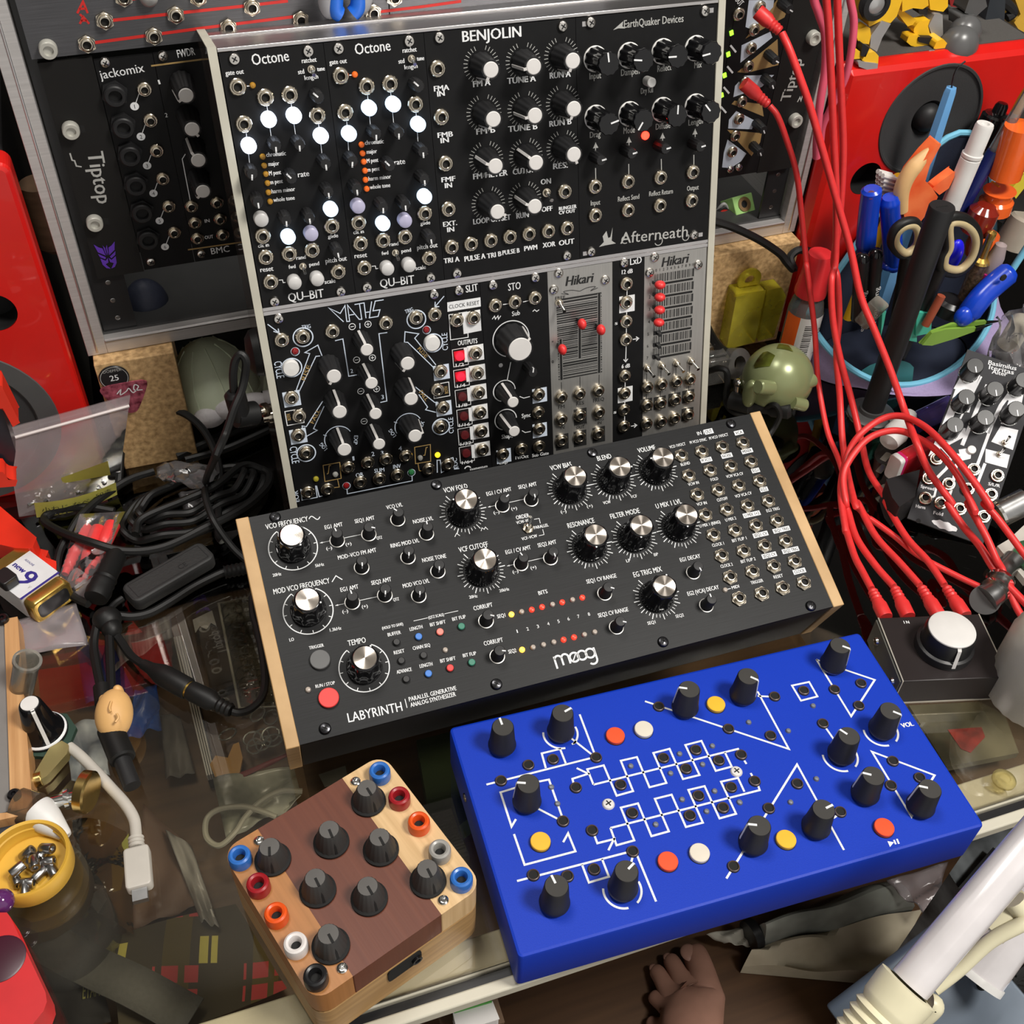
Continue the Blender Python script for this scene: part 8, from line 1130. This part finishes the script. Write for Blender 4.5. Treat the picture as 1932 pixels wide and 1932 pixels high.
cable('white_string', [(6.7, 374.2, -94), (-5.6, 376.9, -92), (-19, 373.6, -92), (-29.7, 365.9, -92), (-37.2, 357.4, -92), (-47.5, 352.9, -94), (-54.1, 360.4, -94), (-52.5, 372.5, -94), (-43.9, 375.9, -92), (-30.1, 372.8, -91), (-18.6, 365.4, -91), (-11.7, 360.2, -92)], 1.8, mat('dull white cord', (.36, .35, .29), .5), 'looped white cord under the glass behind the wooden synthesizer', 'cord')
crumple('rust_string', 'dull red ribbon under the glass above the looped white cord', 'ribbon', ((-33.4, 399.9, -98), (2.4, 406.5, -98), (2.5, 403.5, -98), (-32.3, 396.3, -98)), mat('dull red ribbon', (.18, .03, .03), .6), 1, 10, 2)
# tartan cloth with woven bands
tm = bpy.data.materials.new('tartan weave'); tm.use_nodes = True; nt = tm.node_tree; b_ = nt.nodes['Principled BSDF']; b_.inputs['Roughness'].default_value = .85
tc_ = nt.nodes.new('ShaderNodeTexCoord'); mp = nt.nodes.new('ShaderNodeMapping'); mp.inputs['Rotation'].default_value = (0, 0, R(12)); nt.links.new(tc_.outputs['Object'], mp.inputs[0]); sx_ = nt.nodes.new('ShaderNodeSeparateXYZ'); nt.links.new(mp.outputs[0], sx_.inputs[0])
def band(sock, period, off, width, steps=0):
    a = nt.nodes.new('ShaderNodeMath'); a.operation = 'MULTIPLY_ADD'; a.inputs[1].default_value = 1 / period; a.inputs[2].default_value = off; nt.links.new(sock, a.inputs[0]); f = nt.nodes.new('ShaderNodeMath'); f.operation = 'FRACT'; nt.links.new(a.outputs[0], f.inputs[0]); l = nt.nodes.new('ShaderNodeMath'); l.operation = 'LESS_THAN'; l.inputs[1].default_value = width; nt.links.new(f.outputs[0], l.inputs[0]); return l.outputs[0]
def mix(fac, c1, c2):
    m_ = nt.nodes.new('ShaderNodeMix'); m_.data_type = 'RGBA'; nt.links.new(fac, m_.inputs[0])
    for s_, v in ((6, c1), (7, c2)):
        if isinstance(v, tuple): m_.inputs[s_].default_value = (*v, 1)
        else: nt.links.new(v, m_.inputs[s_])
    return m_.outputs[2]
def mul(a, b): m_ = nt.nodes.new('ShaderNodeMath'); m_.operation = 'MULTIPLY'; nt.links.new(a, m_.inputs[0]); nt.links.new(b, m_.inputs[1]); return m_.outputs[0]
X_, Y_ = sx_.outputs[0], sx_.outputs[1]; c = (.06, .05, .03)
c = mix(band(X_, .05, 0, .3), c, (.11, .085, .025)); c = mix(mul(band(X_, .05, .1, .5), band(X_, .0125, 0, .72)), c, mix(mul(band(Y_, .05, 0, .5), band(Y_, .0125, 0, .72)), c, (.5, .06, .06))); c = mix(mul(mul(band(X_, .05, .62, .22), band(X_, .0065, 0, .75)), band(Y_, .05, .55, .3)), c, (.6, .54, .12))
nt.links.new(c, b_.inputs['Base Color'])
t = thing('tartan_bag', 'tartan cloth bag with red and yellow checks under the glass, bottom left', 'bag', Matrix.Identity(4)); q = ((-116.6, 323.6, -112), (-45.3, 323.7, -112), (-25.2, 264.7, -112), (-116.2, 258, -112)); g = G(); g.sheet(quadsheet(q, 16, 14, lambda u, v: (0, 0, 3 * math.sin(4 * u + 2 * v) + 2 * math.sin(6 * v))), tm); o = g.build('cloth', t, True)
crumple('black_bag', 'black cloth bag lettered in dull yellow under the glass, bottom left corner', 'bag', ((-171.7, 356, -114), (-129.3, 330.5, -114), (-119.9, 275.1, -114), (-170.1, 285.7, -114)), mat('black cloth', (.014, .014, .015), .8), 4)
bgm = bpy.data.objects['black_bag']; g = G(); a = Vector((-133.5, 291.3, -108)); b2 = Vector((-124.4, 290.4, -108)); vs, fs, x0, x1 = glyphs('ETAN'); dd = b2 - a; ee = Vector((-dd.y, dd.x, 0)).normalized(); g.add([a + dd * ((v[0] - x0) / (x1 - x0)) + ee * (v[1] * 13) for v in vs], fs, mat('dull yellow print', (.2, .2, .05), .7)); g.v = [v - MW[bgm.name].translation for v in g.v]; o = bpy.data.objects.new('lettering', g.mesh('lettering')); COL.objects.link(o); o.parent = bgm
g = G(); a, b2 = Vector((-168, 343.2, -100)), Vector((-76.7, 260.5, -100)); dd = (b2 - a); nn = Vector((-dd.y, dd.x, 0)).normalized() * 11; g.sheet([[tuple(a + dd * (i / 16) + nn * s_ + Vector((0, 0, 2 * math.sin(i * .7)))) for i in range(17)] for s_ in (-1, 0, 1)], mat('grey webbing', (.11, .11, .1), .75, bump=.3, scale=400)); tag(g.build('webbing_strap', solid=1.5), 'grey webbing strap running diagonally under the glass, bottom left', 'strap')
flat('green_slip', 'yellow green paper slip under the glass left of the white lead plug', 'paper', ((-111.3, 370.4, -104), (-100, 383.5, -104), (-100.9, 372.6, -104), (-107.6, 347.8, -104), (-112.2, 347.6, -104)), .5, mat('yellow green paper', (.3, .3, .06), .7))
flat('torn_scrap', 'small torn white scrap under the glass below the bottle cap', 'paper', ((-123, 341.5, -90), (-115.3, 345, -90), (-113.2, 336.7, -90), (-118.6, 329.6, -90), (-120.8, 334.1, -90)), .4, mat('white scrap paper', (.62, .6, .62), .6))
t = thing('glass_jar', 'clear jar with a dark lid under the glass beneath the bottle cap', 'jar', frame(-140, 360, -129)); c = Vector((-137.8, 327.5, -60)); g = G(); g.lathe([(26, -129), (28, -126), (28, -70), (24, -62), (24, -52)], clear('jar glass', (.8, .78, .72), .05, 1.5, haze=.08), 40, (c.x, c.y, 0), cap=False); g.build('glass', t, True); g = G(); g.lathe([(26, -52), (26, -40), (0, -39)], mat('dark jar lid', (.06, .05, .04), .4), 40, (c.x, c.y, 0)); g.build('lid', t, True)
t = thing('amber_bag', 'clear bag of dark amber sweets under the glass, left of the envelope', 'bag', Matrix.Identity(4)); q = ((-132.1, 403.2, -104), (-101.4, 385.8, -104), (-102.6, 317.4, -104), (-130.5, 346.5, -104)); g = G(); g.sheet(quadsheet(q, 12, 12, lambda u, v: (0, 0, 6 * math.sin(PI * u) + 2 * math.sin(9 * v + 4 * u))), clear('amber film', (.55, .42, .25), .12, 1.4, bump=.8, scale=60, haze=.2, hazecol=(.18, .1, .04))); g.build('film', t, True)
flat('cartoon_card', 'pale patterned card under the glass at the bottom, left of the rail', 'card', ((-51.9, 253.3, -104), (-26.2, 254.4, -104), (-19.7, 243.6, -104), (-24.1, 235.1, -104), (-51, 241, -104)), 1, mat('pale patterned card', (.05, .04, .03), .6, 0, .5, 55, col2=(.42, .38, .28)))
# under the glass towards the right
flat('green_book', 'dark green book under the glass between the two large synthesizers', 'book', ((85.2, 392.4, -100), (169.9, 391.5, -100), (161.1, 352.1, -100), (76.4, 317.7, -100)), 22, mat('dark green cover', (.028, .045, .015), .5), 1)
flat('paper_scraps', 'pale papers under the glass in front of the wide synthesizer', 'paper', ((19.5, 396.5, -116), (37.6, 397.8, -116), (37, 386.4, -116), (21.4, 386.7, -116)), 1, mat('pale grey paper', (.2, .2, .17), .7))
t = thing('foil_strip', 'ribbed shiny blister strip under the glass between the wooden and blue synthesizers', 'blister strip', Matrix.Identity(4)); a, b2 = Vector((82.4, 319.3, -70)), Vector((83.4, 293.2, -70))
for i in range(14): p = a.lerp(b2, i / 13); g = G(); g.box(p.x - 6, p.y - 1.4, p.z - 1, p.x + 6, p.y + 1.4, p.z + 1, M['chrome']); g.build('blister', t, True)
g = G(); zp(g, [a + Vector((-7, 3, -1.2)), a + Vector((7, 3, -1.2)), b2 + Vector((7, -3, -1.2)), b2 + Vector((-7, -3, -1.2))], -129, M['satin']); g.build('carton', t, True)
crumple('reflection_cloth', 'dark multicoloured printed cloth under the glass, right of the wide synthesizer', 'cloth', ((456, 605.3, -112), (529.7, 534, -112), (439.8, 367.9, -112), (386.1, 389.6, -112)), mat('dark reflected tones', (.03, .008, .01), .6, 0, .9, 22, .2, col2=(.12, .08, .06)), 8)  # colour of this cloth stands in for reflections in the glass
crumple('white_streaks', 'bundle of pale strings under the glass right of the wide synthesizer', 'strings', ((436.5, 479.4, -100), (461.8, 477.7, -100), (433.7, 422.8, -100), (415.5, 423, -100)), mat('pale strings', (.1, .05, .05), .5, 0, .4, 1, stretch=(420, 30, 30), col2=(.42, .34, .32)), 4)
crumple('grey_wrap', 'grey crumpled wrap under the glass beside the right cheek of the wide synthesizer', 'wrap', ((417, 431.5, -104), (450.3, 410.4, -104), (434.2, 363.3, -104), (397.3, 389.8, -104)), mat('grey green wrap', (.16, .16, .13), .5, 0, .5, 30, .3), 6)
flat('red_card', 'small dark red card under the glass right of the wide synthesizer', 'card', ((453.7, 566.1, -108), (467, 558.7, -108), (452.1, 542.9, -108), (446.6, 549.2, -108)), 1, mat('dark red card', (.26, .015, .015), .6))
flat('green_fern_print', 'dark green printed sheet under the glass at the right, beside the switch box', 'sheet', ((538.5, 383.3, -110), (556.8, 375.2, -110), (527.1, 335.5, -110), (514.9, 345, -110)), 1, mat('fern print', (.008, .012, .008), .6, 0, .9, 60, col2=(.02, .05, .015)))
flat('magazine', 'magazine with a red and green picture under the glass below the switch box', 'magazine', ((420.2, 322.3, -108), (484, 306.6, -108), (470.4, 266.6, -108), (416.7, 272.1, -108)), 6, mat('magazine picture', (.05, .05, .03), .4, 0, .6, 26, col2=(.17, .16, .11)))
flat('red_print', 'red patch of print on the magazine under the glass below the switch box', 'print', ((434.3, 296.8, -107.4), (457.9, 291.4, -107.4), (455.6, 284, -107.4), (438.5, 276.3, -107.4), (434, 280.9, -107.4)), .4, mat('red picture', (.3, .03, .025), .5, 0, .6, 90))
# ------------------------------------------------------------------ floor level in front of the desk
pm = mat('crumpled cream paper', (.42, .36, .25), .75, bump=.5, scale=24, col2=(.52, .46, .34))
t = thing('paper_bag', 'crumpled cream paper bag standing on the floor under the front rail, right', 'bag', Matrix.Identity(4)); q = ((418.6, 356.3, -585), (596.4, 331.3, -560), (538.1, 290.2, -590), (403.6, 347.2, -600)); f = lambda u, v: (0, 0, 18 * math.sin(5 * u + 2 * v) * math.sin(PI * v) + 5 * math.sin(11 * u - 7 * v)); rows = quadsheet(q, 18, 10, f)
g = G(); g.sheet(rows, pm); edge = [rows[0][i] for i in range(19)] + [rows[j][18] for j in range(1, 11)] + [rows[10][i] for i in range(17, -1, -1)] + [rows[j][0] for j in range(9, 0, -1)]; g.sheet([edge + [edge[0]], [(p[0], p[1], -619) for p in edge + [edge[0]]]], pm); g.build('paper', t, True)
tb = thing('stuffed_bag', 'clear bag of dark clothes behind the cream paper bag', 'bag', Matrix.Identity(4)); q = ((425.7, 369.6, -570), (558.4, 368.5, -560), (586.2, 334.6, -560), (426, 353.3, -580)); g = G(); rows = quadsheet(q, 16, 8, lambda u, v: (0, 0, 26 * math.sin(PI * v) + 6 * math.sin(9 * u))); mm = mat('dark bundled cloth', (.03, .035, .03), .8, 0, .8, 14, .4, col2=(.24, .25, .22)); g.sheet(rows, mm); edge = [rows[0][i] for i in range(17)] + [rows[j][16] for j in range(1, 9)] + [rows[8][i] for i in range(15, -1, -1)] + [rows[j][0] for j in range(7, 0, -1)]; g.sheet([edge + [edge[0]], [(p[0], p[1], -619) for p in edge + [edge[0]]]], mm); g.build('bundle', tb, True)
crumple('clear_sheet', 'sheet of clear plastic hanging below the front rail at the right', 'plastic film', ((550.8, 353.9, -520), (621.8, 351.1, -520), (580, 309.4, -530), (561.8, 339.2, -530)), zb, 5)
g = G(); stick(g, (415.2, 366.4, -580), (426, 367.7, -580), 16, M['black'], 20, 2); g.v = [v for v in g.v]; tag(g.build('black_lid'), 'small black lid beside the cream paper bag', 'lid')  # round black lid lying on its side
crumple('white_tissue', 'white tissue under the front edge of the blue synthesizer', 'tissue', ((376.9, 384.4, -590), (422.7, 380.7, -590), (416.6, 359.4, -595), (392.8, 372.4, -595)), mat('white tissue paper', (.4, .38, .32), .8), 6)
flat('black_folder', 'black folder edge at the right below the front rail', 'folder', ((458.2, 241.4, -250), (503.9, 261.5, -250), (507.8, 253.9, -250), (466, 237.7, -250)), 10, M['satin'])
flat('printed_carton', 'grey and black printed carton at the right below the front rail', 'carton', ((465.8, 257.3, -262), (513.6, 283.3, -262), (561.9, 282.8, -262), (527.7, 237.6, -262), (465.6, 230.6, -262)), 356, mat('grey printed carton', (.03, .035, .04), .6, 0, .8, 28, col2=(.2, .22, .23)))
er = thing('eraser', 'cream eraser with a green sleeve edge lying below the desk rail', 'eraser', Matrix.Identity(4)); g = G(); zp(g, ((55.2, 205.3, -60), (76.4, 203.6, -60), (77.1, 193.9, -60), (54.6, 194.4, -60)), -74, M['cap']); g.build('block', er, True, bevel=1.5); g = G(); zp(g, ((55.7, 206.9, -58), (73.6, 204.6, -58), (76.2, 202.9, -58), (55.6, 203.7, -58)), -74, mat('green sleeve', (.05, .3, .03), .5)); g.build('green_sleeve', er, True, bevel=.6)
g = G(); zp(g, ((48.8, 214.6, -74.2), (81.2, 210.4, -74.2), (81.1, 196.2, -74.2), (48.8, 198.9, -74.2)), -80, M['shelf']); zp(g, ((52, 210.5, -80.1), (74.6, 206.7, -80.1), (76.1, 200, -80.1), (54, 201.9, -80.1)), -619.5, M['shelf']); tag(g.build('drawer_box', bevel=1), 'dark wooden drawer box the cream eraser lies on, under the rail', 'drawer')
# bare foot
sk = mat('warm skin', (.4, .21, .15), .55, 0, .15, 25, .12)
pts = {}; V = []; E_ = []; RAD = []
def chain(P, rs, root=None):
    prev = root
    for p, r_ in zip(P, rs):
        V.append(Vector(p)); RAD.append(r_); i = len(V) - 1
        if prev is not None: E_.append((prev, i))
        prev = i
    return prev
V.append(Vector((328.5, 313.4, -590))); RAD.append(29)
chain([(313.7, 287.4, -585), (297.3, 254, -570), (278.2, 215.2, -545)], [32, 31, 30], 0); heel = len(V) - 1
chain([V[heel] + Vector((-20, -70, 60)), V[heel] + Vector((-50, -150, 150))], [30, 34], heel)
for P, rs in ((((351.9, 330.8, -594), (359.8, 354.9, -600), (362.6, 374.3, -606), (361.4, 383.2, -608)), (21, 15, 15, 12)), (((332.2, 334.6, -596), (335.8, 355.2, -599), (336.6, 373.3, -605), (336, 382.4, -611)), (16, 10, 10, 8.6)), (((318.1, 334.8, -598), (318.4, 354.7, -601), (318.5, 369.4, -607), (317.5, 376.2, -612)), (15, 9.4, 9.2, 8)), (((309.3, 330.4, -601), (306.1, 344.5, -604), (304.1, 352.6, -610)), (14, 8.8, 8)), (((299.3, 315, -604), (294.3, 324.7, -608), (290.6, 331.5, -612)), (12, 7.4, 6.4))): chain(P, rs, 0)
me = bpy.data.meshes.new('person'); me.from_pydata([v * .001 for v in V], E_, []); foot = bpy.data.objects.new('person', me); COL.objects.link(foot); me.materials.append(sk)
md = foot.modifiers.new('skin', 'SKIN'); md.use_smooth_shade = True
for i, r_ in enumerate(RAD): me.skin_vertices[0].data[i].radius = (r_ * .001, r_ * .001)
me.skin_vertices[0].data[0].use_root = True
md = foot.modifiers.new('sub', 'SUBSURF'); md.levels = 2; md.render_levels = 2
MW['person'] = Matrix.Identity(4); tag(foot, 'bare left foot of a person on the dark floor below the desk edge', 'person')
nm_ = mat('toenail', (.36, .2, .15), .35)
for p, q2, r_ in (((354.3, 375.1, -595.5), (355, 364.5, -594), (9, 10, 3)), ((333.9, 380, -604), (335, 370.8, -602), (5, 5.4, 2.4)), ((315.7, 375.1, -606), (316.9, 366.9, -604), (4.6, 5, 2.4))): d = Vector(q2) - Vector(p); g = G(); g.M = Matrix.Translation(p) @ d.to_track_quat('Y', 'Z').to_matrix().to_4x4(); g.ell((0, 0, 0), r_, nm_, 20, 10); g.build('toenail', foot, True)
# ------------------------------------------------------------------ twin-tube lamp in the lower right corner
lp = thing('tube_lamp', 'switched-off lamp with two white tubes and a cream holder, lower right corner', 'lamp', Matrix.Identity(4)); tu = mat('white tube glass', (.66, .63, .64), .16, coat=.6)
a, b = Vector((225.3, 112.1, 68.6)), Vector((296.9, 141.1, 119.7)); g = G(); stick(g, a, b, 8.4, tu, 36); g.build('tube', lp, True)
a2, b2 = Vector((279.1, 117, 24.1)), Vector((331.8, 144.4, 67.4)); g = G(); stick(g, a2, b2, 12, tu, 32); g.build('tube', lp, True); g = G(); d2 = (b2 - a2).normalized(); stick(g, a2 - d2 * 2, a2 + d2 * 1.5, 12.8, M['white'], 32); g.build('end_ring', lp, True)
d = (b - a).normalized(); g = G(); g.M = aim(a - d * 1, a - d * 61); g.lathe([(8.8, 0), (12.6, .4), (12.8, 3), (12.3, 11), (12.3, 12)] + [((10.9, 12.6)[i % 2], 15 + i * 2.1) for i in range(16)] + [(11, 50)], M['creamp'], 40, cap=False); g.lathe([(11.6, 49), (0, 50)], M['creamp'], 40); g.build('ribbed_socket', lp, True)
for P, r_ in ((((243.4, 112.1, 49.5), (255.1, 114.3, 55.5), (268.9, 117.7, 66.2), (280.9, 117.9, 73.3), (285.4, 117.8, 74.7)), 3.2), (((274.6, 122.7, 62.9), (284.5, 125.1, 68.5), (292.6, 125.7, 71.9)), 7), (((230.8, 105.1, 38.7), (235.8, 105, 43.1), (239.8, 106.1, 48.3), (238.3, 107.5, 49.1)), 4.5), (((283.9, 127.2, 77.3), (285.9, 123.3, 74.3), (288.5, 121, 73.1)), 5)): G().tube(spline(P), r_, M['creamp'], 12).build('holder_arm', lp, True)
bp_ = mat('slate blue lamp arm', (.12, .15, .19), .4, .3); a3, b3 = Vector((234.4, 106.6, -28.8)), Vector((302.5, 119.2, 6)); dd = (b3 - a3).normalized(); g = G(); g.M = aim(a3, b3, 0); L = (b3 - a3).length; g.rbox(-34, -7, 0, 34, 7, L, 5, bp_, 1.5); g.build('arm_plate', lp, True); e_ = b3 - dd * 16; g = G(); g.M = aim(e_, e_ + Vector((0, 0, 1))); g.lathe([(2.4, 6), (2.4, 9)], M['hole'], 14); g.build('rivet', lp, True)
crl = [(Vector((313.7, 111.6, -53.2)).lerp(Vector((336.7, 120.7, -36.9)), i / 90) + Vector((9 * math.cos(i * .7), 5 * math.sin(i * .7), 9 * math.sin(i * .7)))) for i in range(91)]; tag(G().tube(crl, 2.2, K, 8).build('coiled_cable'), 'black coiled cord at the lower right corner behind the lamp', 'cord')
